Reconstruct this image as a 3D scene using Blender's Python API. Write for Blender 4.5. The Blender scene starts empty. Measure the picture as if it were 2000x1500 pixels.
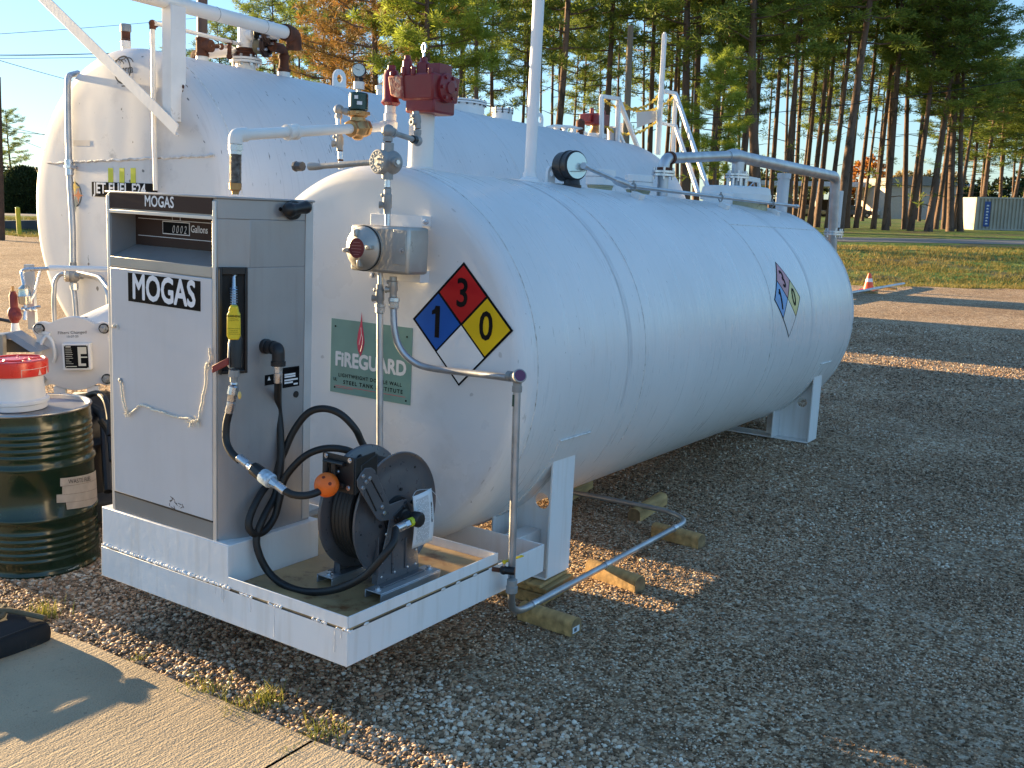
import bpy, math, random
import numpy as np
from mathutils import Vector, Matrix
R_ = math.radians
SC = bpy.context.scene
COL = SC.collection
random.seed(7)

# ---------------------------------------------------------------- camera
CW = Vector((2.34406, -2.49191, 1.97000))
FPX = 1968.42                       # focal length in pixels of a 2000 px wide frame
RCW = Matrix([[0.831589, 0.555141, 0.016716], [0.114363, -0.141706, -0.98328], [-0.54349, 0.819596, -0.181329]])
cam_data = bpy.data.cameras.new("camera")
cam = bpy.data.objects.new("camera", cam_data)
COL.objects.link(cam)
cam_data.sensor_width = 36.0
cam_data.lens = FPX / 2000 * 36
cam_data.clip_start = 0.05
cam_data.clip_end = 6000
_m = Matrix((RCW[0], -RCW[1], -RCW[2])).transposed().to_4x4()
_m.translation = CW
cam.matrix_world = _m
SC.camera = cam

# ---------------------------------------------------------------- world, sun, exposure
SUN_DIR = Vector((-1.0, 0.001, math.tan(R_(8.3)))).normalized()    # towards the sun
w = bpy.data.worlds.new("World"); SC.world = w; w.use_nodes = True
nt = w.node_tree
for n in list(nt.nodes): nt.nodes.remove(n)
sky = nt.nodes.new("ShaderNodeTexSky"); sky.sky_type = 'NISHITA'; sky.sun_disc = False
sky.sun_elevation = math.asin(SUN_DIR.z)
sky.sun_rotation = math.atan2(SUN_DIR.x, SUN_DIR.y)
sky.altitude = 50; sky.air_density = 1.0; sky.dust_density = 0.2; sky.ozone_density = 3.0
bg = nt.nodes.new("ShaderNodeBackground"); bg.inputs[1].default_value = 0.12
out = nt.nodes.new("ShaderNodeOutputWorld")
tint = nt.nodes.new("ShaderNodeMixRGB"); tint.blend_type = 'MULTIPLY'; tint.inputs[0].default_value = 1; tint.inputs[2].default_value = (.62, .89, 1.20, 1)
nt.links.new(sky.outputs[0], tint.inputs[1]); gm = nt.nodes.new("ShaderNodeGamma"); gm.inputs[1].default_value = .64
nt.links.new(tint.outputs[0], gm.inputs[0]); nt.links.new(gm.outputs[0], bg.inputs[0]); nt.links.new(bg.outputs[0], out.inputs[0])
sl = bpy.data.lights.new("sun", 'SUN'); sl.energy = 5.0; sl.angle = R_(0.5); sl.color = (1.0, 0.72, 0.38)
so = bpy.data.objects.new("sun", sl); COL.objects.link(so)
so.rotation_euler = SUN_DIR.to_track_quat('Z', 'Y').to_euler()
SC.view_settings.view_transform = 'Standard'; SC.view_settings.look = 'None'
SC.view_settings.gamma = 1; SC.view_settings.exposure = 2.0
SC.render.engine = 'CYCLES'

# ---------------------------------------------------------------- frames
RW = Matrix([[0.999908, -0.00051, 0.013536], [0.0, 0.99929, 0.037672], [-0.013545, -0.037668, 0.999198]]); OFF = Vector([0.0, 0.0, 0.30324])
FT = RW.to_4x4(); FT.translation = OFF                        # frame of the small tank on its skid (slightly tilted)
FW = Matrix.Identity(4)
FB = FT @ Matrix.Translation((-4.648, 2.455, 1.541)) @ Matrix.Rotation(-0.015, 4, 'Z')   # big tank: axis at z=0, face at y=0

def at(F, px, py, **k):
    """point of frame F seen at photo pixel px,py on the plane x=, y= or z= of that frame"""
    ax = 'xyz'.index(list(k)[0]); v = list(k.values())[0]
    Fi = F.inverted()
    d = Fi.to_3x3() @ (RCW.transposed() @ Vector(((px - 1000) / FPX, (py - 750) / FPX, 1)))
    o = Fi @ CW
    s = (v - o[ax]) / d[ax]
    return o + s * d
def T(px, py, **k): return at(FT, px, py, **k)
def W(px, py, **k): return at(FW, px, py, **k)
def B(px, py, **k): return at(FB, px, py, **k)
def onc(F, px, py, cx, cz, r):
    """same, on the cylinder of radius r round the y axis through cx,cz"""
    Fi = F.inverted()
    d = Fi.to_3x3() @ (RCW.transposed() @ Vector(((px - 1000) / FPX, (py - 750) / FPX, 1)))
    o = Fi @ CW
    a = d.x**2 + d.z**2; ox, oz = o.x - cx, o.z - cz
    b = 2 * (ox * d.x + oz * d.z); c = ox * ox + oz * oz - r * r
    D = max(b * b - 4 * a * c, 0)
    return o + d * ((-b - math.sqrt(D)) / (2 * a))

# ---------------------------------------------------------------- materials
MATS = {}
def mat(name, col=(.8, .8, .8), rough=.5, metal=0., var=.08, vs=5., bump=0., bs=60., spec=.5,
        dirt=None, dt=.62, ds=3., stretch=(1, 1, 1), coat=0., streak=None):
    if name in MATS: return MATS[name]
    m = bpy.data.materials.new(name); m.use_nodes = True; MATS[name] = m
    N = m.node_tree.nodes; L = m.node_tree.links; b = N["Principled BSDF"]
    b.inputs["Roughness"].default_value = rough; b.inputs["Metallic"].default_value = metal
    b.inputs["Specular IOR Level"].default_value = spec; b.inputs["Coat Weight"].default_value = coat
    tc = N.new("ShaderNodeTexCoord"); mp = N.new("ShaderNodeMapping"); mp.inputs[3].default_value = stretch
    L.new(tc.outputs["Object"], mp.inputs[0])
    nz = N.new("ShaderNodeTexNoise"); nz.inputs["Scale"].default_value = vs; nz.inputs["Detail"].default_value = 5
    L.new(mp.outputs[0], nz.inputs[0])
    mr = N.new("ShaderNodeMapRange"); mr.inputs[1].default_value = .3; mr.inputs[2].default_value = .7
    mr.inputs[3].default_value = 1 - var * 1.6; mr.inputs[4].default_value = 1 + var * .8
    L.new(nz.outputs[0], mr.inputs[0])
    mx = N.new("ShaderNodeVectorMath"); mx.operation = 'SCALE'; mx.inputs[0].default_value = col
    L.new(mr.outputs[0], mx.inputs[3]); cur = mx.outputs[0]
    rr = N.new("ShaderNodeMapRange"); rr.inputs[3].default_value = max(rough - .1, .03); rr.inputs[4].default_value = min(rough + .12, 1)
    n2 = N.new("ShaderNodeTexNoise"); n2.inputs["Scale"].default_value = vs * 4; L.new(mp.outputs[0], n2.inputs[0])
    L.new(n2.outputs[0], rr.inputs[0]); L.new(rr.outputs[0], b.inputs["Roughness"])
    if dirt:
        n3 = N.new("ShaderNodeTexNoise"); n3.inputs["Scale"].default_value = ds; n3.inputs["Detail"].default_value = 8
        n3.inputs["Roughness"].default_value = .7; L.new(mp.outputs[0], n3.inputs[0])
        m3 = N.new("ShaderNodeMapRange"); m3.inputs[1].default_value = dt; m3.inputs[2].default_value = dt + .1
        L.new(n3.outputs[0], m3.inputs[0])
        mix = N.new("ShaderNodeMixRGB"); mix.inputs[2].default_value = (*dirt, 1)
        L.new(m3.outputs[0], mix.inputs[0]); L.new(cur, mix.inputs[1]); cur = mix.outputs[0]
    if streak:                                                # run-off stains down the surface
        ms = N.new("ShaderNodeMapping"); ms.inputs[3].default_value = (16, 16, 1.3); L.new(tc.outputs["Object"], ms.inputs[0])
        n5 = N.new("ShaderNodeTexNoise"); n5.inputs["Scale"].default_value = 1.6; n5.inputs["Detail"].default_value = 6; L.new(ms.outputs[0], n5.inputs[0])
        m5 = N.new("ShaderNodeMapRange"); m5.inputs[1].default_value = .52; m5.inputs[2].default_value = .78; m5.inputs[4].default_value = streak[1]
        L.new(n5.outputs[0], m5.inputs[0]); x5 = N.new("ShaderNodeMixRGB"); x5.inputs[2].default_value = (*streak[0], 1)
        L.new(m5.outputs[0], x5.inputs[0]); L.new(cur, x5.inputs[1]); cur = x5.outputs[0]
    L.new(cur, b.inputs["Base Color"])
    if bump:
        n4 = N.new("ShaderNodeTexNoise"); n4.inputs["Scale"].default_value = bs; n4.inputs["Detail"].default_value = 4
        L.new(tc.outputs["Object"], n4.inputs[0])
        bp = N.new("ShaderNodeBump"); bp.inputs["Strength"].default_value = 1; bp.inputs["Distance"].default_value = bump
        L.new(n4.outputs[0], bp.inputs["Height"]); L.new(bp.outputs[0], b.inputs["Normal"])
    return m

def tank_paint(name, col, scratch, amount, rough=.33, seed=0.):
    """weathered tank enamel: brush lines and scuffs that run round the shell (local axis y), faint chalking"""
    m = bpy.data.materials.new(name); m.use_nodes = True; MATS[name] = m
    N = m.node_tree.nodes; L = m.node_tree.links; b = N["Principled BSDF"]
    tc = N.new("ShaderNodeTexCoord")
    def nz(scale, st, det=6, ro=.6, loc=(0, 0, 0)):
        mp = N.new("ShaderNodeMapping"); mp.inputs[3].default_value = st; mp.inputs[1].default_value = loc
        L.new(tc.outputs["Object"], mp.inputs[0])
        n = N.new("ShaderNodeTexNoise"); n.inputs["Scale"].default_value = scale; n.inputs["Detail"].default_value = det
        n.inputs["Roughness"].default_value = ro; L.new(mp.outputs[0], n.inputs[0]); return n.outputs[0]
    def rng(s, a, b_, c=0., d=1.):
        r = N.new("ShaderNodeMapRange"); r.inputs[1].default_value = a; r.inputs[2].default_value = b_
        r.inputs[3].default_value = c; r.inputs[4].default_value = d; L.new(s, r.inputs[0]); return r.outputs[0]
    def mixc(f, c1, c2):
        x = N.new("ShaderNodeMixRGB"); L.new(f, x.inputs[0])
        for i, c in ((1, c1), (2, c2)):
            if isinstance(c, tuple): x.inputs[i].default_value = (*c, 1)
            else: L.new(c, x.inputs[i])
        return x.outputs[0]
    def mul(a, c):
        x = N.new("ShaderNodeMath"); x.operation = 'MULTIPLY'; L.new(a, x.inputs[0])
        if isinstance(c, float): x.inputs[1].default_value = c
        else: L.new(c, x.inputs[1])
        return x.outputs[0]
    big = rng(nz(.9, (1, 1, 1), 4, .5, (seed, 0, 3)), .35, .7)
    c = mixc(big, col, tuple(v * .88 for v in col))
    lines = rng(nz(2.2, (1, 26, 1), 5, .65, (seed, 1, 0)), .56, .72)
    c = mixc(mul(lines, .30), c, scratch)
    scuff = mul(rng(nz(3.2, (.55, 7, .55), 9, .75, (0, seed, 0)), .60, .68), rng(nz(1.3, (1, 1, 1), 3, .5, (5, 0, seed)), .42, .62))
    c = mixc(mul(scuff, amount), c, scratch)
    tick = rng(nz(7, (1.2, 9, 1.2), 2, .5, (2, 2, seed)), .715, .73)
    c = mixc(mul(tick, min(1., amount * 1.1)), c, tuple(v * .35 for v in scratch))
    spot = rng(nz(34, (1, 1, 1), 3, .6, (seed, 4, 4)), .73, .76)
    c = mixc(mul(spot, .7), c, (.13, .10, .08))
    L.new(c, b.inputs["Base Color"])
    L.new(rng(nz(3, (1, 10, 1), 6, .6, (1, seed, 1)), .3, .7, rough - .08, rough + .16), b.inputs["Roughness"])
    add = N.new("ShaderNodeMath"); add.operation = 'ADD'
    L.new(mul(nz(1.5, (1, 60, 1), 3, .5), .5), add.inputs[0]); L.new(mul(nz(1.1, (1, 1, 1), 2, .5), 3.0), add.inputs[1])
    bp = N.new("ShaderNodeBump"); bp.inputs["Strength"].default_value = .55; bp.inputs["Distance"].default_value = .004
    L.new(add.outputs[0], bp.inputs["Height"]); L.new(bp.outputs[0], b.inputs["Normal"])
    return m

def flat(name, col, rough=.5, metal=0., spec=.5):
    return mat(name, col, rough, metal, var=.05, vs=14, spec=spec)

WHITE = mat("white_enamel", (.80, .80, .80), .38, var=.05, vs=2.5, bump=.0012, bs=18, dirt=(.36, .30, .24), dt=.70, ds=7)
WHITE_D = mat("chipped_white_enamel", (.76, .76, .75), .45, var=.07, bump=.0004, bs=25, dirt=(.16, .09, .05), dt=.64, ds=9)
SKID = mat("skid_white_enamel", (.80, .80, .80), .36, var=.05, vs=2, bump=.0011, bs=30, dirt=(.34, .24, .15), dt=.69, ds=12, streak=((.56, .51, .44), .4))
TANK = tank_paint("tank_white", (.76, .76, .76), (.48, .45, .41), .30, .30, 1.)
BIG = tank_paint("weathered_tank_white", (.66, .66, .67), (.24, .25, .28), .85, .40, 7.)
PIPEW = mat("cream_white_paint", (.80, .78, .74), .35, var=.04, bump=.0008, bs=30)
CABG = mat("cabinet_grey_steel", (.36, .36, .365), .33, metal=.35, var=.05, vs=3, bump=.0004, bs=60, dirt=(.24, .21, .18), dt=.68, ds=9, streak=((.25, .23, .21), .3))
CABD = mat("cabinet_white_door", (.56, .56, .58), .38, var=.04, vs=3, dirt=(.33, .30, .27), dt=.68, ds=11, streak=((.46, .45, .43), .22))
BROWN = mat("brown_panel", (.060, .038, .030), .6, var=.06, spec=.12)
DGREY = mat("dark_grey_strip", (.22, .215, .205), .45, var=.06, dirt=(.12, .10, .08), dt=.66, ds=10)
BLACK = mat("black_plastic", (.012, .012, .013), .4, var=.1)
RUBBER = mat("black_rubber", (.012, .012, .012), .5, var=.15, bump=.0006, bs=120)
IRON = mat("black_iron", (.022, .022, .024), .42, metal=.2, var=.2, bump=.001, bs=60)
REELM = mat("reel_black_steel", (.12, .12, .13), .30, metal=.3, var=.08, vs=9)
ZINC = mat("zinc_steel", (.62, .63, .66), .28, metal=.95, var=.1, vs=20)
GALV = mat("galvanised_steel", (.50, .52, .55), .40, metal=.8, var=.14, vs=9, bump=.0005, bs=50, dirt=(.23, .21, .19), dt=.66, ds=11)
CAST = mat("grey_cast_fitting", (.33, .335, .33), .5, metal=.35, var=.12, vs=15, bump=.0012, bs=60)
ALU = mat("cast_aluminium", (.50, .48, .44), .45, metal=.65, var=.14, vs=8, bump=.0012, bs=50, dirt=(.22, .18, .13), dt=.64, ds=9)
BRASS = mat("brass", (.50, .30, .13), .40, metal=.85, var=.15, vs=12, bump=.001, bs=50)
RUST = mat("rusty_iron", (.13, .045, .022), .8, metal=.1, var=.35, vs=8, bump=.003, bs=40, dirt=(.045, .022, .016), dt=.55, ds=6)
RED = mat("dark_red_enamel", (.20, .016, .022), .38, var=.08, bump=.001, bs=40)
REDP = mat("red_plastic", (.75, .035, .02), .28, var=.04)
BUCKW = mat("white_plastic", (.76, .76, .76), .35, var=.03)
DRUMG = mat("drum_green", (.008, .026, .012), .22, var=.1, vs=4, bump=.0012, bs=9, dirt=(.04, .04, .03), dt=.70, ds=8, coat=.25)
DRUMT = mat("drum_top_steel", (.34, .34, .36), .42, metal=.5, var=.25, vs=5, dirt=(.14, .07, .035), dt=.58, ds=7)
YEL = mat("yellow_plastic", (.75, .56, .02), .38, var=.05)
ORNG = mat("orange_rubber", (.85, .15, .012), .45, var=.05, bump=.001, bs=60)
PAPER = mat("paper_tag", (.72, .74, .76), .6, var=.03)
INK = flat("black_print", (.008, .008, .009), .7, 0, .08)
INKG = flat("grey_print", (.16, .16, .16), .5)
WPR = flat("white_print", (.80, .80, .80), .4)
DBLUE = mat("hazard_blue", (.012, .10, .42), .5, spec=.15, var=.08)
DRED = mat("hazard_red", (.48, .014, .016), .5, spec=.15, var=.08)
DYEL = mat("hazard_yellow", (.76, .50, .012), .5, spec=.15, var=.06)
FBLUE = mat("faded_blue", (.05, .25, .58), .35, var=.12, vs=12)
FRED = mat("faded_red", (.50, .17, .22), .35, var=.12, vs=12)
FYEL = mat("faded_yellow", (.62, .53, .20), .35, var=.10, vs=12)
TEAL = mat("faded_sea_green", (.17, .32, .28), .5, var=.08, vs=8)
PINK = mat("faded_pink_red", (.60, .05, .11), .5, var=.1)
LIME = mat("lime_yellow_paint", (.58, .60, .03), .5, var=.06)
WOOD = mat("treated_timber", (.50, .31, .12), .75, var=.3, vs=5, bump=.004, bs=20, stretch=(5, 1, 5), dirt=(.20, .13, .05), dt=.60, ds=3)
WOODE = mat("timber_end_grain", (.26, .17, .08), .8, var=.35, vs=20, bump=.003, bs=40)
FLOORB = mat("rusty_pan_floor", (.46, .31, .15), .40, var=.35, vs=3.2, bump=.0015, bs=25, dirt=(.17, .07, .025), dt=.55, ds=5)
BAGM = mat("black_canvas", (.018, .018, .020), .85, var=.25, bump=.004, bs=18, dirt=(.10, .08, .055), dt=.60, ds=6)
ROPE = mat("white_rope", (.72, .66, .54), .8, var=.15, bump=.002, bs=150)
YROPE = mat("yellow_rope", (.60, .42, .05), .7, var=.25, bump=.003, bs=60)
GLASS = mat("gauge_glass", (.60, .66, .62), .12, var=.02)
GREENM = mat("dark_green_enamel", (.012, .045, .035), .25, var=.08)
MIRROR = mat("dial_glass", (.62, .70, .66), .08, metal=.3, var=.02)

# ---------------------------------------------------------------- mesh helpers
V = Vector
def _perp(d):
    d = V(d).normalized()
    a = V((0, 0, 1)) if abs(d.z) < .9 else V((1, 0, 0))
    u = d.cross(a).normalized(); return u, d.cross(u).normalized()
class MB:
    """collects shapes that become one mesh"""
    def __init__(s): s.v = []; s.f = []
    def add(s, vs, fs):
        o = len(s.v); s.v += [V(p) for p in vs]; s.f += [tuple(i + o for i in f) for f in fs]; return s
    def box(s, x0, y0, z0, x1, y1, z1):
        return s.hexa([(x0, y0, z0), (x1, y0, z0), (x1, y1, z0), (x0, y1, z0), (x0, y0, z1), (x1, y0, z1), (x1, y1, z1), (x0, y1, z1)])
    def hexa(s, p): return s.add(p, [(0, 3, 2, 1), (4, 5, 6, 7), (0, 1, 5, 4), (1, 2, 6, 5), (2, 3, 7, 6), (3, 0, 4, 7)])
    def obox(s, c, ax, ay, az):
        c, ax, ay, az = V(c), V(ax), V(ay), V(az)
        return s.hexa([c + ax * i + ay * j + az * k for i, j, k in ((-1, -1, -1), (1, -1, -1), (1, 1, -1), (-1, 1, -1), (-1, -1, 1), (1, -1, 1), (1, 1, 1), (-1, 1, 1))])
    def bar(s, a, b, wd, ht, up=(0, 0, 1)):
        a, b = V(a), V(b); d = (b - a).normalized(); x = d.cross(V(up)).normalized(); y = x.cross(d)
        return s.obox((a + b) / 2, x * wd / 2, (b - a) / 2, y * ht / 2)
    def cyl(s, a, b, r, r2=None, n=20, caps=True):
        return s.lathe(a, V(b) - V(a), [(0, r), (1, r if r2 is None else r2)], n, caps)
    def lathe(s, o, ax, prof, n=24, caps=True):
        """prof: (distance along ax in units of |ax|, radius)"""
        o, ax = V(o), V(ax); u, w_ = _perp(ax); vs = []; fs = []
        for d, r in prof:
            for i in range(n):
                a = 2 * math.pi * i / n; vs.append(o + ax * d + (u * math.cos(a) + w_ * math.sin(a)) * max(r, 1e-5))
        for k in range(len(prof) - 1):
            for i in range(n):
                j = (i + 1) % n; fs.append((k * n + i, k * n + j, k * n + n + j, k * n + n + i))
        if caps:
            fs.append(tuple(range(n - 1, -1, -1))); m = (len(prof) - 1) * n; fs.append(tuple(range(m, m + n)))
        return s.add(vs, fs)
    def tube(s, pts, r, n=10, smooth=0, closed=False, radii=None):
        pts = [V(p) for p in pts]
        if smooth: 
            pts, radii = spline(pts, smooth, closed, radii)
        N_ = len(pts); vs = []; fs = []
        u = None
        for k, p in enumerate(pts):
            if closed: t = pts[(k + 1) % N_] - pts[k - 1]
            else: t = pts[min(k + 1, N_ - 1)] - pts[max(k - 1, 0)]
            t.normalize()
            if u is None: u, _ = _perp(t)
            u = (u - t * u.dot(t)).normalized(); w_ = t.cross(u)
            rr = radii[k] if radii else r
            for i in range(n):
                a = 2 * math.pi * i / n; vs.append(p + (u * math.cos(a) + w_ * math.sin(a)) * rr)
        for k in range(N_ if closed else N_ - 1):
            for i in range(n):
                j = (i + 1) % n; q = (k + 1) % N_
                fs.append((k * n + i, k * n + j, q * n + j, q * n + i))
        if not closed:
            fs.append(tuple(range(n - 1, -1, -1))); fs.append(tuple(range((N_ - 1) * n, N_ * n)))
        return s.add(vs, fs)
    def sphere(s, c, r, n=20, m=12, sc=(1, 1, 1)):
        c = V(c); vs = []; fs = []
        for k in range(m + 1):
            ph = math.pi * k / m
            for i in range(n):
                a = 2 * math.pi * i / n
                vs.append(c + V((math.sin(ph) * math.cos(a) * sc[0], math.sin(ph) * math.sin(a) * sc[1], math.cos(ph) * sc[2])) * r)
        for k in range(m):
            for i in range(n):
                j = (i + 1) % n; fs.append((k * n + i, k * n + n + i, k * n + n + j, k * n + j))
        return s.add(vs, fs)
    def prism(s, poly, t):
        """poly: 3-D outline, t: thickness vector"""
        poly = [V(p) for p in poly]; t = V(t); n = len(poly)
        return s.add(poly + [p + t for p in poly], [tuple(range(n - 1, -1, -1)), tuple(range(n, 2 * n))] + [(i, (i + 1) % n, (i + 1) % n + n, i + n) for i in range(n)])
    def torus(s, c, ax, R, r, n=28, m=8):
        c = V(c); u, w_ = _perp(ax)
        return s.tube([c + (u * math.cos(2 * math.pi * i / n) + w_ * math.sin(2 * math.pi * i / n)) * R for i in range(n)], r, m, closed=True)
    def bolts(s, c, ax, R, r, h, n, a0=0.):
        c, ax = V(c), V(ax).normalized(); u, w_ = _perp(ax)
        for i in range(n):
            a = a0 + 2 * math.pi * i / n; p = c + (u * math.cos(a) + w_ * math.sin(a)) * R
            s.cyl(p - ax * h, p + ax * h, r, n=6)
        return s
def spline(pts, k=6, closed=False, radii=None):
    n = len(pts); out_ = []; ro = []
    rng = range(n if closed else n - 1)
    for i in rng:
        if closed: p0, p1, p2, p3 = pts[i - 1], pts[i], pts[(i + 1) % n], pts[(i + 2) % n]
        else:
            p1, p2 = pts[i], pts[i + 1]; p0 = pts[i - 1] if i else p1 * 2 - p2; p3 = pts[i + 2] if i + 2 < n else p2 * 2 - p1
        for j in range(k):
            t = j / k
            out_.append(.5 * ((2 * p1) + (p2 - p0) * t + (2 * p0 - 5 * p1 + 4 * p2 - p3) * t * t + (3 * p1 - p0 - 3 * p2 + p3) * t**3))
            if radii: ro.append(radii[i] * (1 - t) + radii[(i + 1) % n] * t)
    if not closed:
        out_.append(pts[-1]); 
        if radii: ro.append(radii[-1])
    return out_, (ro if radii else None)
def bend(pts, r, k=5):
    """rounds the corners of a polyline with radius r"""
    pts = [V(p) for p in pts]; o = [pts[0]]
    for i in range(1, len(pts) - 1):
        p = pts[i]; a = (pts[i - 1] - p); b = (pts[i + 1] - p); rr = min(r, a.length * .49, b.length * .49)
        a = p + a.normalized() * rr; b = p + b.normalized() * rr
        for j in range(k + 1):
            t = j / k; o.append(a * (1 - t)**2 + p * 2 * t * (1 - t) + b * t * t)
    return o + [pts[-1]]

def mesh_obj(name, vs, fs, m, smooth=True, ang=.6, bevel=0.):
    me = bpy.data.meshes.new(name); me.from_pydata([tuple(v) for v in vs], [], fs); me.validate()
    me.materials.append(m)
    if smooth:
        me.shade_smooth(); me.set_sharp_from_angle(angle=ang)
    o = bpy.data.objects.new(name, me); COL.objects.link(o)
    if bevel:
        b = o.modifiers.new("bevel", 'BEVEL'); b.width = bevel; b.segments = 2; b.limit_method = 'ANGLE'; b.angle_limit = .7
    return o
def setp(o, label=None, cat=None, group=None, kind=None):
    for k, v in (("label", label), ("category", cat), ("group", group), ("kind", kind)):
        if v: o[k] = v
    return o
SPLIT = {"swing_bolt", "washer", "lid_lug", "foot", "hinge_arm", "mounting_bolt", "arm_bolt", "guide_bolt", "guide_roller", "cap_bolt", "rust_spot", "stiffener", "tack_weld", "lid_rib", "rivet", "arm_slot", "rib", "collar", "rusty_thread", "pipe_joint", "screw", "white_line", "bolt", "stud", "disc_bolt", "ground_coupling"}
def loose(mb):
    par = list(range(len(mb.v)))
    def find(a):
        while par[a] != a: par[a] = par[par[a]]; a = par[a]
        return a
    for f in mb.f:
        r = find(f[0])
        for k in f[1:]: par[find(k)] = r
    g = {}
    for f in mb.f: g.setdefault(find(f[0]), []).append(f)
    res = []
    for fs in g.values():
        ids = sorted({k for f in fs for k in f}); mp_ = {k: i for i, k in enumerate(ids)}; q = MB(); q.v = [mb.v[k] for k in ids]; q.f = [tuple(mp_[k] for k in f) for f in fs]; res.append(q)
    return res
class Thing:
    """an Empty at the thing's base with its parts as children; parts are written in the coordinates of frame F"""
    def __init__(s, name, label, cat, base=(0, 0, 0), F=FT, group=None):
        s.base = V(base); s.o = bpy.data.objects.new(name, None); COL.objects.link(s.o)
        s.o.matrix_world = F @ Matrix.Translation(s.base); s.o.empty_display_size = .1
        setp(s.o, label, cat, group)
    def part(s, name, mb, m, parent=None, label=None, bevel=0., ang=.6, smooth=True):
        if name in SPLIT:
            ps = loose(mb)
            if len(ps) > 1:
                os_ = [s._part(name, q, m, parent, label, bevel, ang, smooth) for q in ps]; return os_[0]
        return s._part(name, mb, m, parent, label, bevel, ang, smooth)
    def _part(s, name, mb, m, parent=None, label=None, bevel=0., ang=.6, smooth=True):
        o = mesh_obj(name, [v - s.base for v in mb.v], mb.f, m, smooth, ang, bevel)
        o.parent = parent or s.o
        if label: o["label"] = label
        return o
    def text(s, name, body, m, mp, size, parent=None, bold=0., xs=1., align='CENTER', sp=1.):
        o = text_obj(name, body, m, mp, size, bold, xs, align, s.base, sp); o.parent = parent or s.o; return o
def single(name, label, cat, mb, m, base=(0, 0, 0), F=FT, group=None, kind=None, bevel=0., ang=.6, smooth=True):
    base = V(base); o = mesh_obj(name, [v - base for v in mb.v], mb.f, m, smooth, ang, bevel)
    o.matrix_world = F @ Matrix.Translation(base); return setp(o, label, cat, group, kind)
def text_obj(name, body, m, mp, size, bold=0., xs=1., align='CENTER', base=V((0, 0, 0)), sp=1.):
    """mp(u, v) -> point; u,v in metres around the text's own centre line"""
    c = bpy.data.curves.new(name, 'FONT'); c.body = body; c.size = size; c.align_x = align; c.align_y = 'CENTER'
    c.resolution_u = 3; c.space_character = sp
    t = bpy.data.objects.new(name, c); COL.objects.link(t)
    dg = bpy.context.evaluated_depsgraph_get()
    me = bpy.data.meshes.new_from_object(t.evaluated_get(dg))
    bpy.data.objects.remove(t); bpy.data.curves.remove(c)
    if bold > 0:                                              # heavier strokes: the glyph repeated a hair apart
        co = [v.co.copy() for v in me.vertices]; fs = [tuple(p.vertices) for p in me.polygons]; bpy.data.meshes.remove(me)
        p0 = V(mp(0, 0)); nn = (V(mp(.001, 0)) - p0).cross(V(mp(0, .001)) - p0).normalized() * -4e-5
        vs = []; ff = []
        for i in range(9):
            dx, dy = (0, 0) if i == 0 else (math.cos(i * math.pi / 4) * bold * size, math.sin(i * math.pi / 4) * bold * size); o_ = len(vs)
            vs += [V(mp((q.x + dx) * xs, q.y + dy)) - nn * (i + 1) - base for q in co]; ff += [tuple(k + o_ for k in f) for f in fs]
        me = bpy.data.meshes.new(name); me.from_pydata([tuple(v) for v in vs], [], ff)
    else:
        for v in me.vertices: v.co = V(mp(v.co.x * xs, v.co.y)) - base
    me.materials.clear(); me.materials.append(m)
    o = bpy.data.objects.new(name, me); COL.objects.link(o); return o
def plane_map(o, u, v): 
    o, u, v = V(o), V(u), V(v); return lambda a, b: o + u * a + v * b
def arc(c, r, a0, a1, n=24, u=(1, 0, 0), v=(0, 0, 1)):
    c, u, v = V(c), V(u), V(v)
    return [c + (u * math.cos(a0 + (a1 - a0) * i / n) + v * math.sin(a0 + (a1 - a0) * i / n)) * r for i in range(n + 1)]
def decal(mp, poly, n=1):
    """flat outline (u,v) mapped onto a surface; quads are subdivided n times so they follow a curve"""
    mb = MB()
    if n == 1: return mb.add([mp(*p) for p in poly], [tuple(range(len(poly)))])
    a, b, c, d = [Vector(p) for p in poly]; vs = []; fs = []
    for i in range(n + 1):
        for j in range(n + 1):
            s, t = i / n, j / n; p = a * (1 - s) * (1 - t) + b * s * (1 - t) + c * s * t + d * (1 - s) * t; vs.append(mp(p.x, p.y))
    for i in range(n):
        for j in range(n): k = i * (n + 1) + j; fs.append((k, k + n + 1, k + n + 2, k + 1))
    return mb.add(vs, fs)
def ring2(mp, cx, cz, rx, rz, wd, a0=0, a1=2 * math.pi, n=40):
    mb = MB(); vs = []; fs = []
    for i in range(n + 1):
        a = a0 + (a1 - a0) * i / n
        for k in (0, 1): vs.append(mp(cx + (rx - k * wd) * math.cos(a), cz + (rz - k * wd) * math.sin(a)))
    for i in range(n): fs.append((2 * i, 2 * i + 1, 2 * i + 3, 2 * i + 2))
    return mb.add(vs, fs)

# ================================================================= SETTING
VD = V((RCW[2][0], RCW[2][1], 0)).normalized()      # horizontal direction the road runs across
TD = V((VD.y, -VD.x, 0))
def far(t, d, z=0.): p = CW + TD * t + VD * d; return V((p.x, p.y, z))
def td(p): q = V(p) - CW; return q.dot(TD), q.dot(VD)

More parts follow.
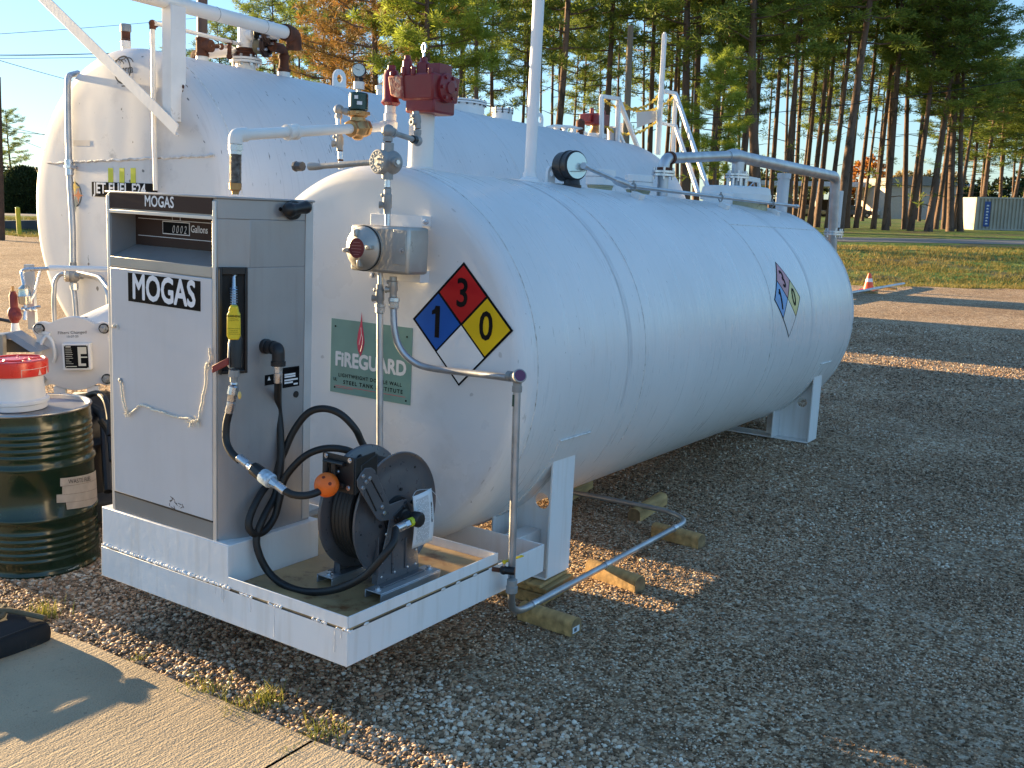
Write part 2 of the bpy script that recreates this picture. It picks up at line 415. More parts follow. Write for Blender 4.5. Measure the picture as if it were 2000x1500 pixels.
def terrain_g(t): return 0. if t > -2 else min((-2 - t) * 1.0, 21.)
def terrain_z(t, d):
    u = d - terrain_g(t)
    prof = [(-1e4, 0), (24.5, 0), (26.5, -.18), (28, -.2), (37, .30), (1e4, .30)]
    for (a, za), (b, zb) in zip(prof, prof[1:]):
        if a <= u <= b:
            s = (u - a) / (b - a); return za + (zb - za) * s
    return 0
def ground_material():
    m = bpy.data.materials.new("gravel_and_grass"); m.use_nodes = True
    N = m.node_tree.nodes; L = m.node_tree.links; b = N["Principled BSDF"]; b.inputs["Roughness"].default_value = .85
    b.inputs["Specular IOR Level"].default_value = .25
    tc = N.new("ShaderNodeTexCoord")
    def vor(scale, feat='F1'):
        v = N.new("ShaderNodeTexVoronoi"); v.inputs["Scale"].default_value = scale; v.feature = feat; L.new(tc.outputs["Object"], v.inputs[0]); return v
    def noise(scale, det=5):
        v = N.new("ShaderNodeTexNoise"); v.inputs["Scale"].default_value = scale; v.inputs["Detail"].default_value = det; L.new(tc.outputs["Object"], v.inputs[0]); return v.outputs[0]
    def ramp(src, els):
        r = N.new("ShaderNodeValToRGB"); e = r.color_ramp.elements
        e[0].position, e[0].color = els[0][0], (*els[0][1], 1); e[1].position, e[1].color = els[-1][0], (*els[-1][1], 1)
        for p, c in els[1:-1]: x = e.new(p); x.color = (*c, 1)
        L.new(src, r.inputs[0]); return r.outputs[0]
    def mixc(f, a, c, bl='MIX'):
        x = N.new("ShaderNodeMixRGB"); x.blend_type = bl
        for i, s in ((0, f), (1, a), (2, c)):
            if isinstance(s, float): x.inputs[i].default_value = s
            elif isinstance(s, tuple): x.inputs[i].default_value = (*s, 1)
            else: L.new(s, x.inputs[i])
        return x.outputs[0]
    v1 = vor(64); v2 = vor(34)
    sep = N.new("ShaderNodeSeparateColor"); L.new(v1.outputs["Color"], sep.inputs[0])
    sep2 = N.new("ShaderNodeSeparateColor"); L.new(v2.outputs["Color"], sep2.inputs[0])
    g1 = ramp(sep.outputs[0], [(0, (.13, .075, .03)), (.3, (.33, .205, .115)), (.6, (.62, .42, .255)), (.85, (.86, .66, .45)), (1, (.92, .84, .66))])
    g2 = ramp(sep2.outputs[1], [(0, (.13, .085, .04)), (.5, (.44, .285, .17)), (1, (.84, .70, .53))])
    g = mixc(ramp(noise(1.2, 4), [(.45, (0, 0, 0)), (.6, (.6, .6, .6))]), g1, g2)
    g = mixc(.55, g, ramp(noise(.45, 6), [(.34, (.52, .44, .36)), (.62, (1, 1, 1))]), 'MULTIPLY')
    g = mixc(.45, g, ramp(noise(7, 6), [(.32, (.55, .50, .45)), (.55, (1, 1, 1))]), 'MULTIPLY')
    # grass
    gr = ramp(noise(6, 8), [(.3, (.08, .12, .022)), (.5, (.19, .24, .045)), (.7, (.33, .31, .09))])
    gr = mixc(ramp(noise(.12, 4), [(.42, (0, 0, 0)), (.62, (1, 1, 1))]), gr, mixc(1., gr, (.55, .9, .5), 'MULTIPLY'))
    gr = mixc(ramp(noise(.3, 6), [(.5, (0, 0, 0)), (.62, (.8, .8, .8))]), gr, (.17, .115, .06))
    at_ = N.new("ShaderNodeAttribute"); at_.attribute_name = "grass"
    ad = N.new("ShaderNodeMath"); ad.operation = 'ADD'; L.new(at_.outputs["Fac"], ad.inputs[0])
    sb = N.new("ShaderNodeMath"); sb.operation = 'SUBTRACT'; L.new(noise(1.5, 6), sb.inputs[0]); sb.inputs[1].default_value = .5
    L.new(sb.outputs[0], ad.inputs[1])
    f = ramp(ad.outputs[0], [(.45, (0, 0, 0)), (.55, (1, 1, 1))])
    L.new(mixc(f, g, gr), b.inputs["Base Color"])
    # bump: stones, fading into tufts
    md = N.new("ShaderNodeMath"); md.operation = 'MULTIPLY'; L.new(v1.outputs["Distance"], md.inputs[0]); md.inputs[1].default_value = -1.
    h = mixc(f, md.outputs[0], noise(9, 8))
    bp = N.new("ShaderNodeBump"); bp.inputs["Strength"].default_value = 1; bp.inputs["Distance"].default_value = .024; L.new(h, bp.inputs["Height"])
    b2 = N.new("ShaderNodeBump"); b2.inputs["Strength"].default_value = 1; b2.inputs["Distance"].default_value = .10; L.new(noise(2.6, 7), b2.inputs["Height"])
    L.new(bp.outputs[0], b2.inputs["Normal"]); L.new(b2.outputs[0], b.inputs["Normal"])
    return m
GROUND = ground_material()
def build_terrain():
    ds = [-1500, -300, -60, -20, -5, 0, 5, 10, 15, 20] + [22 + .5 * i for i in range(90)] + [70, 80, 95, 120, 160, 250, 500, 1200, 3500]
    ts = [-3000, -1000, -400, -200, -120, -80] + [-60 + 1.0 * i for i in range(121)] + [70, 90, 130, 220, 450, 1200, 3000]
    vs = []; gs = []
    rnd = random.Random(3)
    for d in ds:
        for t in ts:
            z = terrain_z(t, d); u = d - terrain_g(t)
            if 24 < u < 44 and abs(t) < 61: z += rnd.uniform(-.045, .045)
            vs.append(far(t, d, z))
            gs.append(max(0., min(1., (u - 23.8) / 1.6)) if d > 0 else 0.)
    n = len(ts); fs = [(i * n + j, i * n + j + 1, i * n + n + j + 1, i * n + n + j) for i in range(len(ds) - 1) for j in range(n - 1)]
    mb = MB(); mb.v = vs; mb.f = [f[::-1] for f in fs]
    o = single("ground", None, None, mb, GROUND, F=FW, kind="structure", ang=3)
    a = o.data.attributes.new("grass", 'FLOAT', 'POINT'); a.data.foreach_set("value", gs)
    if o.data.polygons[0].normal.z < 0: o.data.flip_normals()
build_terrain()

# road across the background and the lane to the left
ASPH = mat("pale_asphalt", (.21, .20, .195), .85, var=.12, vs=3, bump=.003, bs=30)
mb = MB()
rv = []; 
for i in range(-150, 151, 5):
    rv.append(i)
vs = []; 
for t in rv: vs += [far(t, 45.6 + terrain_g(t), .312), far(t, 51.6 + terrain_g(t), .312)]
mb.add(vs, [(2 * i, 2 * i + 2, 2 * i + 3, 2 * i + 1) for i in range(len(rv) - 1)])
single("road", None, None, mb, ASPH, F=FW, kind="structure")

# concrete slabs in the foreground
def concrete():
    m = mat("broomed_concrete", (.47, .37, .245), .88, var=.16, vs=1.6, dirt=(.18, .13, .09), dt=.60, ds=48)
    N = m.node_tree.nodes; L = m.node_tree.links; b = N["Principled BSDF"]; tc = [n for n in N if n.type == 'TEX_COORD'][0]
    mp = N.new("ShaderNodeMapping"); mp.inputs[2].default_value = (0, 0, .62); mp.inputs[3].default_value = (70, 9, 10); L.new(tc.outputs["Object"], mp.inputs[0])
    n1 = N.new("ShaderNodeTexNoise"); n1.inputs["Scale"].default_value = 1.; n1.inputs["Detail"].default_value = 3; L.new(mp.outputs[0], n1.inputs[0])
    n2 = N.new("ShaderNodeTexNoise"); n2.inputs["Scale"].default_value = 130; n2.inputs["Detail"].default_value = 3; L.new(tc.outputs["Object"], n2.inputs[0])
    a = N.new("ShaderNodeMath"); a.operation = 'ADD'; L.new(n1.outputs[0], a.inputs[0]); L.new(n2.outputs[0], a.inputs[1])
    bp = N.new("ShaderNodeBump"); bp.inputs["Strength"].default_value = 1; bp.inputs["Distance"].default_value = .006
    L.new(a.outputs[0], bp.inputs["Height"]); L.new(bp.outputs[0], b.inputs["Normal"]); return m
CONC = concrete()
j0, j1 = W(612, 1447, z=0.015), W(505, 1510, z=.015)
jd = (j1 - j0).normalized()
def slab(name, pts):
    mb = MB(); mb.prism([V((p[0], p[1], -.10)) for p in pts], (0, 0, .118)); return single(name, None, None, mb, CONC, F=FW, kind="structure", bevel=.006)
jl = j0 + jd * 5; e = V((jd.y, -jd.x, 0)) * .012
def wavy(a, b, n=40, s=.008):
    rnd = random.Random(5); a, b = V(a), V(b)
    return [a + (b - a) * (i / n) + V((0, rnd.uniform(-s, s) if 0 < i < n else 0, 0)) for i in range(n + 1)]
slab("concrete_pad", [(-9, -6)] + [tuple(jl - e)[:2]] + [tuple(j0 - e)[:2]] + [tuple(p)[:2] for p in wavy((j0.x - .03, -.062, 0), (-9, -.075, 0))])
k0 = W(760, 1500, z=.015)
slab("concrete_pad", [tuple(jl + e)[:2], (k0.x + 1.2, jl.y), (k0.x + 1.0, k0.y - .75), tuple(k0)[:2], (j0.x + .05, j0.y + .005), tuple(j0 + e)[:2]])

# ---------------------------------------------------------------- loose stones (real pebbles near the camera)
def stones(name, pts, sizes, seed, kind="stuff", sub=1, octa=False):
    rng = np.random.default_rng(seed)
    t = (1 + 5**.5) / 2
    ico = np.array([(-1, t, 0), (1, t, 0), (-1, -t, 0), (1, -t, 0), (0, -1, t), (0, 1, t), (0, -1, -t), (0, 1, -t), (t, 0, -1), (t, 0, 1), (-t, 0, -1), (-t, 0, 1)]) / math.sqrt(1 + t * t)
    fc = np.array([(0, 11, 5), (0, 5, 1), (0, 1, 7), (0, 7, 10), (0, 10, 11), (1, 5, 9), (5, 11, 4), (11, 10, 2), (10, 7, 6), (7, 1, 8), (3, 9, 4), (3, 4, 2), (3, 2, 6), (3, 6, 8), (3, 8, 9), (4, 9, 5), (2, 4, 11), (6, 2, 10), (8, 6, 7), (9, 8, 1)])
    if octa:
        ico = np.array([(1, 0, 0), (-1, 0, 0), (0, 1, 0), (0, -1, 0), (0, 0, 1), (0, 0, -1.)]); fc = np.array([(0, 2, 4), (2, 1, 4), (1, 3, 4), (3, 0, 4), (2, 0, 5), (1, 2, 5), (3, 1, 5), (0, 3, 5)])
    n = len(pts); nv = len(ico)
    sc = np.stack([rng.uniform(.75, 1.35, n), rng.uniform(.6, 1.1, n), rng.uniform(.45, .8, n)], 1) * sizes[:, None]
    vv = ico[None] * (1 + rng.uniform(-.17, .17, (n, nv, 1))) * sc[:, None, :]
    a = rng.uniform(0, 6.283, n); b = rng.normal(0, .35, n)
    ca, sa, cb, sb = np.cos(a)[:, None], np.sin(a)[:, None], np.cos(b)[:, None], np.sin(b)[:, None]
    x, y, z = vv[..., 0], vv[..., 1], vv[..., 2]
    y, z = y * cb - z * sb, y * sb + z * cb
    x, y = x * ca - y * sa, x * sa + y * ca
    vv = np.stack([x, y, z], -1) + pts[:, None, :]
    ff = (fc[None] + (np.arange(n) * nv)[:, None, None]).reshape(-1, 3)
    me = bpy.data.meshes.new(name); me.vertices.add(n * nv); me.vertices.foreach_set("co", vv.reshape(-1).astype(np.float32))
    me.loops.add(len(ff) * 3); me.loops.foreach_set("vertex_index", ff.reshape(-1).astype(np.int32))
    me.polygons.add(len(ff)); me.polygons.foreach_set("loop_start", (np.arange(len(ff)) * 3).astype(np.int32))
    me.polygons.foreach_set("loop_total", np.full(len(ff), 3, np.int32)); me.update(calc_edges=True)
    me.shade_smooth() if sub else None
    at_ = me.attributes.new("tone", 'FLOAT', 'POINT'); mac = np.sin(pts[:, 0] * 1.7 + 1.3 * np.sin(pts[:, 1] * 1.1)) * np.sin(pts[:, 1] * 2.1 + np.sin(pts[:, 0] * 2.7)) * .6 + .4 * np.sin(pts[:, 0] * 5.3 + pts[:, 1] * 3.1) * np.sin(pts[:, 1] * 6.1 - pts[:, 0] * 2.2)
    at_.data.foreach_set("value", np.repeat(np.clip(rng.random(n) + .20 * mac, 0, 1), nv).astype(np.float32))
    me.materials.append(STONE); o = bpy.data.objects.new(name, me); COL.objects.link(o); o["kind"] = kind; return o
def stone_mat():
    m = bpy.data.materials.new("stone"); m.use_nodes = True; N = m.node_tree.nodes; L = m.node_tree.links; b = N["Principled BSDF"]
    b.inputs["Roughness"].default_value = .7; b.inputs["Specular IOR Level"].default_value = .35
    a = N.new("ShaderNodeAttribute"); a.attribute_name = "tone"; r = N.new("ShaderNodeValToRGB"); L.new(a.outputs["Fac"], r.inputs[0])
    e = r.color_ramp.elements; e[0].color = (.09, .055, .03, 1); e[1].color = (.78, .68, .54, 1); e[1].position = 1
    for p, c in ((.3, (.24, .150, .085)), (.52, (.46, .305, .185)), (.64, (.44, .25, .14)), (.8, (.62, .45, .30)), (.94, (.68, .55, .41))): x = e.new(p); x.color = (*c, 1)
    L.new(r.outputs[0], b.inputs["Base Color"]); return m
STONE = stone_mat()
def scatter():
    rng = np.random.default_rng(11)
    P = []; S_ = []
    def zone(n, x0, x1, y0, y1, s0, s1, keep=None):
        x = rng.uniform(x0, x1, n); y = rng.uniform(y0, y1, n); s = s0 + (s1 - s0) * rng.random(n)**2.2
        k = np.ones(n, bool) if keep is None else keep(x, y)
        if n > 20000 and y1 > .7: k &= (np.sin(x * 2.3 + 1.7 * np.sin(y * 1.9)) * np.sin(y * 2.9 + 1.3 * np.sin(x * 1.3)) < .35) | (rng.random(n) < .35)
        P.append(np.stack([x, y, s * .25], 1)[k]); S_.append(s[k])
    jx, jy = j0.x, j0.y
    ok = lambda x, y: (y > -.055) | (x > k0.x + .05 + (k0.y - y) * .45)
    zone(26000, -3.2, 1.6, -.055, .62, .0055, .0145, ok)               # rounded stones along the slab
    n0 = 1
    P_ = np.concatenate(P); S2 = np.concatenate(S_); stones("gravel", P_, S2, 4, sub=0); P.clear(); S_.clear()
    zone(95000, -3.2, 2.6, -.7, 3.2, .0035, .0095, ok)
    zone(60000, 1.0, 4.2, -.8, 3.2, .0035, .0095, ok)
    zone(80000, -1.2, 4.6, 3.2, 8.0, .005, .0125)
    zone(34000, -2.5, 4.0, 8.0, 15.0, .008, .018)
    zone(9000, -9, -2.0, .7, 4.0, .008, .016)
    P_ = np.concatenate(P); S2 = np.concatenate(S_)
    stones("gravel", P_, S2, 5, sub=0, octa=True)
    n = 240; x = rng.uniform(-3, 4, n); y = rng.uniform(0, 7, n); s = rng.uniform(.010, .019, n)
    stones("gravel", np.stack([x, y, s * .3], 1), s, 9)
scatter()

# ---------------------------------------------------------------- weeds and grass tufts
def leaf_mat(name, c1, c2, trans=.35):
    m = bpy.data.materials.new(name); m.use_nodes = True; N = m.node_tree.nodes; L = m.node_tree.links; b = N["Principled BSDF"]
    b.inputs["Roughness"].default_value = .6; b.inputs["Specular IOR Level"].default_value = .25
    a = N.new("ShaderNodeAttribute"); a.attribute_name = "tone"; mx = N.new("ShaderNodeMixRGB"); L.new(a.outputs["Fac"], mx.inputs[0])
    mx.inputs[1].default_value = (*c1, 1); mx.inputs[2].default_value = (*c2, 1); L.new(mx.outputs[0], b.inputs["Base Color"])
    tr = N.new("ShaderNodeBsdfTranslucent"); L.new(mx.outputs[0], tr.inputs[0]); ms = N.new("ShaderNodeMixShader"); ms.inputs[0].default_value = trans
    L.new(b.outputs[0], ms.inputs[1]); L.new(tr.outputs[0], ms.inputs[2]); L.new(ms.outputs[0], N["Material Output"].inputs[0]); return m
def blades(name, C, n, ln, wd, m, seed, spread, up=.6, tone=None):
    """C: centres (k,3); n blades per centre, as thin bent double triangles"""
    rng = np.random.default_rng(seed); k = len(C); N_ = k * n
    c = np.repeat(C, n, 0) + np.concatenate([rng.normal(0, spread, (N_, 2)), np.zeros((N_, 1))], 1)
    a = rng.uniform(0, 6.283, N_); t = rng.uniform(.15, 1., N_); l = ln * rng.uniform(.4, 1.1, N_)
    dh = np.stack([np.cos(a), np.sin(a), np.zeros(N_)], 1); side = np.stack([-np.sin(a), np.cos(a), np.zeros(N_)], 1) * wd * .5
    z = np.array([0, 0, 1.])
    mid = c + (dh * (t * .3)[:, None] + z * up) * (l * .55)[:, None]
    tip = c + (dh * t[:, None] + z * (up * 1.25)) * l[:, None]
    vs = np.stack([c - side, c + side, mid + side * .8, mid - side * .8, tip], 1)
    i = (np.arange(N_) * 5)[:, None]
    quads = np.concatenate([i, i + 1, i + 2, i + 3], 1); tris = np.concatenate([i + 3, i + 2, i + 4], 1)
    me = bpy.data.meshes.new(name); me.vertices.add(N_ * 5); me.vertices.foreach_set("co", vs.reshape(-1).astype(np.float32))
    lv = np.concatenate([quads, tris], 1).reshape(-1); me.loops.add(N_ * 7); me.loops.foreach_set("vertex_index", lv.astype(np.int32))
    me.polygons.add(N_ * 2); ls = np.stack([np.arange(N_) * 7, np.arange(N_) * 7 + 4], 1).reshape(-1)
    me.polygons.foreach_set("loop_start", ls.astype(np.int32)); me.polygons.foreach_set("loop_total", np.tile([4, 3], N_).astype(np.int32)); me.update(calc_edges=True)
    tn = np.repeat(rng.random(N_), 5) if tone is None else np.repeat(np.repeat(tone, n), 5)
    at_ = me.attributes.new("tone", 'FLOAT', 'POINT'); at_.data.foreach_set("value", tn.astype(np.float32))
    me.materials.append(m); o = bpy.data.objects.new(name, me); COL.objects.link(o); return o
GRASS = leaf_mat("tuft_grass", (.10, .16, .025), (.34, .30, .07))
def tuft(px, py, n, ln, sp, label, seed, name="weed", cat="weed"):
    c = W(px, py, z=.0); o = blades(name, np.zeros((1, 3)), n, ln, .004, GRASS, seed, sp, .75); o.location = c; setp(o, label, cat)
tuft(88, 1205, 110, .085, .045, "yellow-green grass tuft growing behind the corner of the black bag", 1, "grass_tuft", "grass tuft")
tuft(268, 1290, 60, .028, .022, "small bright yellow-green weed among pebbles at the slab edge", 2)
tuft(402, 1352, 150, .05, .05, "low weed patch at the slab edge, below the left half of the skid", 3)
tuft(520, 1372, 130, .07, .04, "spiky grass tuft in sunlit pebbles below the skid", 4, "grass_tuft", "grass tuft")
tuft(470, 1388, 110, .05, .05, "low creeping weed right on the broken slab edge", 5)
tuft(625, 1435, 130, .055, .05, "weed growing at the joint between two concrete slabs", 6)
tuft(565, 1475, 60, .035, .03, "sparse weed inside the slab joint at the bottom of the picture", 7)
# verge grass across the drive
def verge():
    rng = np.random.default_rng(5); C = []; tn = []
    for _ in range(30000):
        t = rng.uniform(-34, 24); u = 24.6 + 16.5 * rng.random()**1.3; d = u + terrain_g(t)
        p = far(t, d, terrain_z(t, d) - .02); C.append(tuple(p))
        g = math.sin(p.x * .35 + 1.3) * math.sin(p.y * .22) * .5 + .5; tn.append(min(1, max(0, .85 - .55 * g + rng.normal(0, .2))))
    o = blades("verge_grass", np.array(C), 6, .15, .025, leaf_mat("verge_blades", (.10, .15, .028), (.34, .24, .08)), 8, .10, .7, np.array(tn)); o["kind"] = "stuff"
verge()

# ================================================================= TREES
def bark_mat():
    m = mat("pine_bark", (.17, .105, .075), .9, var=.3, vs=1.2, bump=.05, bs=5, dirt=(.05, .034, .026), dt=.52, ds=2.5, stretch=(1, 1, .3)); return m
BARK = bark_mat()
NEEDLE = [leaf_mat("pine_needles", (.075, .125, .026), (.31, .37, .07), .45),
          leaf_mat("sunlit_pine_needles", (.13, .21, .03), (.44, .50, .08), .5),  # brighter copy of the needles: sunlit look put into the colour
          leaf_mat("browning_pine_needles", (.075, .085, .022), (.42, .21, .06), .40)]
def crown_mesh(name, centres, rad, per, seed, m, ln=.42, wd=.05):
    """needle tufts: per thin blades radiate from each centre"""
    rng = np.random.default_rng(seed); k = len(centres); N_ = k * per
    c = np.repeat(np.array(centres), per, 0); d = rng.normal(0, 1, (N_, 3)); d /= np.linalg.norm(d, axis=1)[:, None]; d[:, 2] = d[:, 2] * .8 + .12
    rr = np.repeat(np.array(rad), per) 
    c0 = c + d * (rr * rng.uniform(0, .55, N_))[:, None]; l = ln * rng.uniform(.6, 1.15, N_) 
    q = rng.normal(0, 1, (N_, 3)); s = np.cross(d, q); s /= np.linalg.norm(s, axis=1)[:, None] + 1e-9; s *= wd * rng.uniform(.6, 1.3, N_)[:, None]
    tip = c0 + d * l[:, None]
    vs = np.stack([c0 - s * .5, c0 + s * .5, tip + s, tip - s], 1).reshape(-1)
    me = bpy.data.meshes.new(name); me.vertices.add(N_ * 4); me.vertices.foreach_set("co", vs.astype(np.float32))
    me.loops.add(N_ * 4); me.loops.foreach_set("vertex_index", np.arange(N_ * 4, dtype=np.int32)); me.polygons.add(N_)
    me.polygons.foreach_set("loop_start", (np.arange(N_) * 4).astype(np.int32)); me.polygons.foreach_set("loop_total", np.full(N_, 4, np.int32)); me.update(calc_edges=True)
    tn = np.clip(np.repeat(rng.random(k), per) * .75 + rng.random(N_) * .3, 0, 1)
    a = me.attributes.new("tone", 'FLOAT', 'POINT'); a.data.foreach_set("value", np.repeat(tn, 4).astype(np.float32)); me.materials.append(m); return me
def pine(name, seed, h, c0, spread, limbs, m, rtr=.20, dens=1., dead=6, ln=.32, wd=.026, per=24):
    rnd = random.Random(seed); tr = MB(); bx, by = rnd.uniform(-.5, .5), rnd.uniform(-.5, .5)
    def axis(z): s = z / h; return V((bx * math.sin(s * 2.6) + rnd_b[0] * s, by * math.sin(s * 3.1) + rnd_b[1] * s, z))
    rnd_b = (rnd.uniform(-.5, .5), rnd.uniform(-.4, .4))
    zs = [h * i / 16 for i in range(17)]
    tr.tube([axis(z) for z in zs], 0, 9, radii=[rtr * (1.25 if i == 0 else 1) * (1 - .82 * (i / 16)**1.25) for i in range(17)])
    cen = []; rad = []
    for i in range(limbs):
        s = (i + rnd.random()) / limbs; z = h * (c0 + (1 - c0) * s**.9 * .985)
        L_ = spread * (math.sin(math.pi * (.18 + .74 * s))**.8) * rnd.uniform(.55, 1.15)
        a = i * 2.4 + rnd.uniform(-.6, .6); up = .12 + .75 * s + rnd.uniform(-.15, .2)
        p0 = axis(z); pts = [p0]; 
        for k in (1, 2, 3): f = k / 3; pts.append(p0 + V((math.cos(a + .2 * f * rnd.uniform(-1, 1)), math.sin(a), 0)) * L_ * f + V((0, 0, L_ * up * f * f * .8 + rnd.uniform(-.1, .1))))
        tr.tube(pts, 0, 5, radii=[.06, .045, .03, .014])
        nb = max(2, int(L_ * 2.1 * dens))
        for k in range(nb):
            f = .30 + .7 * (k + rnd.random()) / nb; q = pts[0].lerp(pts[1], f * 3) if f < .333 else (pts[1].lerp(pts[2], f * 3 - 1) if f < .666 else pts[2].lerp(pts[3], min(f * 3 - 2, 1)))
            sd = 1 if k % 2 else -1; sl = L_ * .34 * rnd.uniform(.4, 1.2) * (1.2 - f * .6)
            e = q + V((math.cos(a + sd * rnd.uniform(.6, 1.3)), math.sin(a + sd * rnd.uniform(.6, 1.3)), rnd.uniform(.05, .6))) * sl
            tr.tube([q, e], 0, 4, radii=[.02, .008])
            for _ in range(3): 
                g = e.lerp(q, rnd.uniform(0, .75)) + V([rnd.gauss(0, .16) for _ in range(3)]); cen.append(tuple(g)); rad.append(rnd.uniform(.28, .5))
        cen.append(tuple(pts[3])); rad.append(.5)
    for i in range(dead):
        z = h * (c0 - rnd.uniform(.03, .32)); a = rnd.uniform(0, 6.28); L_ = rnd.uniform(.5, 1.9); p = axis(z)
        e = p + V((math.cos(a), math.sin(a), rnd.uniform(-.1, .3))) * L_
        tr.tube([p, p.lerp(e, .5) + V((0, 0, .08)), e], 0, 4, radii=[.035, .022, .008])
        if i % 2: cen.append(tuple(e)); rad.append(.35)
    crown = crown_mesh("crown", cen, rad, int(per * dens), seed, m, ln, wd)
    t = mesh_obj("trunk", tr.v, tr.f, BARK, ang=1.2)
    root = bpy.data.objects.new(name, None); COL.objects.link(root); t.parent = root
    c = bpy.data.objects.new("crown", crown); COL.objects.link(c); c.parent = root
    return root
PROTO = [pine("pine_tree", 21, 22, .47, 3.3, 34, NEEDLE[0]), pine("pine_tree", 5, 23.5, .55, 2.9, 30, NEEDLE[0], .17),
         pine("pine_tree", 8, 21, .40, 3.6, 36, NEEDLE[0], .22), pine("pine_tree", 13, 24, .60, 2.7, 26, NEEDLE[0], .16),
         pine("pine_tree", 34, 20, .50, 3.0, 30, NEEDLE[0], .15, dead=10)]
BRT = pine("pine_tree", 55, 15, .30, 3.1, 40, NEEDLE[1], .2, 1.25, ln=.30, wd=.016, per=52)
BRN = pine("pine_tree", 77, 15.5, .26, 3.9, 40, NEEDLE[2], .22, .8, ln=.30, wd=.016, per=52)
used = set()
def plant(proto, p, rz, sc, label, group=None, lean=(0, 0)):
    if id(proto) not in used:
        used.add(id(proto)); r = proto
    else:
        r = proto.copy(); COL.objects.link(r)
        for ch in proto.children: c = ch.copy(); COL.objects.link(c); c.parent = r
    r.location = p; r.rotation_euler = (lean[0], lean[1], rz); r.scale = (sc, sc, sc) if not isinstance(sc, tuple) else sc
    setp(r, label, "tree", group); return r
def spot(px, d):
    """ground point at depth d under photo column px"""
    ray = RCW.transposed() @ V(((px - 1000) / FPX, -.17, 1)); ray.z = 0; k = d / ray.dot(VD); p = CW + ray * k
    t, dd = td(p); return V((p.x, p.y, terrain_z(t, dd) - .05))
rnd = random.Random(42)
front = [(1583, 70, 0), (1597, 72, 1), (1617, 69, 3), (1640, 60, 0), (1656, 71, 1), (1674, 72, 3), (1708, 70, 4), (1732, 67, 0), (1770, 71, 1), (1781, 67, 0),
         (1816, 66, 2), (1830, 72, 3), (1846, 73, 1), (1859, 67, 0), (1868, 73, 4), (1879, 67, 1), (1918, 76, 2), (1955, 79, 4), (1972, 80, 1), (1995, 77, 2),
         (1071, 62, 2), (1096, 74, 1), (1172, 64, 0), (1265, 66, 1), (1303, 75, 3), (1338, 60, 2), (1360, 63, 0), (1383, 62, 4), (1399, 70, 1), (1440, 61, 0), (1460, 72, 3),
         (1486, 58, 2), (1503, 72, 1), (1527, 66, 4), (1540, 68, 0), (1553, 75, 3), (1567, 74, 1)]
LF = ["dark-trunked pine of the front row behind the tanks, bare below and dark green above"]
special = {1640: "thick right-leaning pine trunk just behind the galvanised pipe's end elbow",
           1816: "pine with a slanting lower trunk in front of the pale metal building",
           1338: "stout pine trunk seen through the ladder rails on the big tank",
           1486: "stout pine with mottled bark behind the manway cover of the small tank",
           1918: "pine standing directly behind the corrugated shipping container, leaning right",
           1071: "pine trunk just to the right of the tall white vent pole"}
ANCH = [(0, "behind the big tank"), (1071, "the trunk beside the white vent pole"), (1338, "the stout trunk behind the ladder rails"), (1486, "the mottled trunk behind the manway"), (1640, "the thick leaning trunk at the pipe's end elbow"), (1816, "the slanting trunk before the metal building"), (1918, "the leaning pine behind the container")]
ORD = ["first", "second", "third", "fourth", "fifth", "sixth", "seventh", "eighth", "ninth", "tenth"]
def front_label(px):
    a = [x for x in ANCH if x[0] < px][-1]; n = sum(1 for q in front if a[0] < q[0] < px)
    return ORD[n] + " front-row pine to the right of " + a[1]
for px, d, k in front:
    sc = rnd.uniform(.93, 1.12) * (1 if px < 1780 else .88 if px < 1825 else .66 if px < 1885 else .58)
    if px in (1640, 1338, 1486): s3 = (1.35, 1.35, sc)
    elif px == 1816: s3 = (1.1, 1.1, .80)
    else: s3 = (rnd.uniform(.95, 1.2),) * 2 + (sc,)
    lean = (rnd.uniform(-.02, .02), rnd.uniform(-.02, .02))
    rz_ = rnd.uniform(0, 6.28)
    if px in (1640, 1918): lean = (-.03, .075)
    if px == 1816: lean = (-.05, .09)
    if px in (1640, 1816, 1918): rz_ = 0
    plant(PROTO[k], spot(px, d), rz_, s3, special.get(px) or front_label(px), "pines of the front row behind the road", lean)
i = 0
for px in list(range(1050, 2080, 30)):
    for _ in range(1):
        d = rnd.uniform(79, 108); i += 1
        plant(PROTO[i * 3 % 5], spot(px + rnd.uniform(-7, 7), d), rnd.uniform(0, 6.28), (rnd.uniform(.8, 1.05),) * 2 + (rnd.uniform(.9, 1.12) * (1 if px < 1780 else .80 if px < 1820 else .56),), "slim pine deeper in the stand, behind the front row", "pines deeper in the stand", (rnd.uniform(-.02, .02), rnd.uniform(-.02, .02)))
# left part of the stand, behind the big tank
left = [(365, 78, 4, .62), (440, 74, 2, .66), (505, 80, 0, .72), (540, 70, 1, .70), (600, 82, 2, .78), (640, 75, 0, .83), (690, 86, 4, .9), (885, 62, 1, .88), (905, 75, 3, .85), (933, 60, 0, .84), (975, 72, 2, .85), (1010, 80, 1, .9), (1035, 66, 4, .86), (810, 85, 0, .95), (575, 90, 3, .8), (760, 90, 1, .95), (850, 88, 2, .95)]
for px, d, k, sc in left:
    plant(PROTO[k], spot(px, d), rnd.uniform(0, 6.28), (sc * 1.05, sc * 1.05, sc), "pine standing beyond the big tank, left of the tall white vent pole", "pines beyond the big tank")
plant(BRN, spot(728, 50), 0.6, 1.0, "pine with browning orange needles and open branches, above the pressure gauge")
plant(BRN, spot(655, 62), 2.9, .92, "browning pine left of and behind the other browning pine").update_tag()
plant(BRT, spot(868, 47), 1.2, (1.0, 1.0, .98), "bright yellow-green sunlit pine above the red valve")
plant(BRT, spot(1400, 55), 2.2, (.62, .62, .62), "smaller bright yellow-green pine whose crown shows right of the white ladder post")

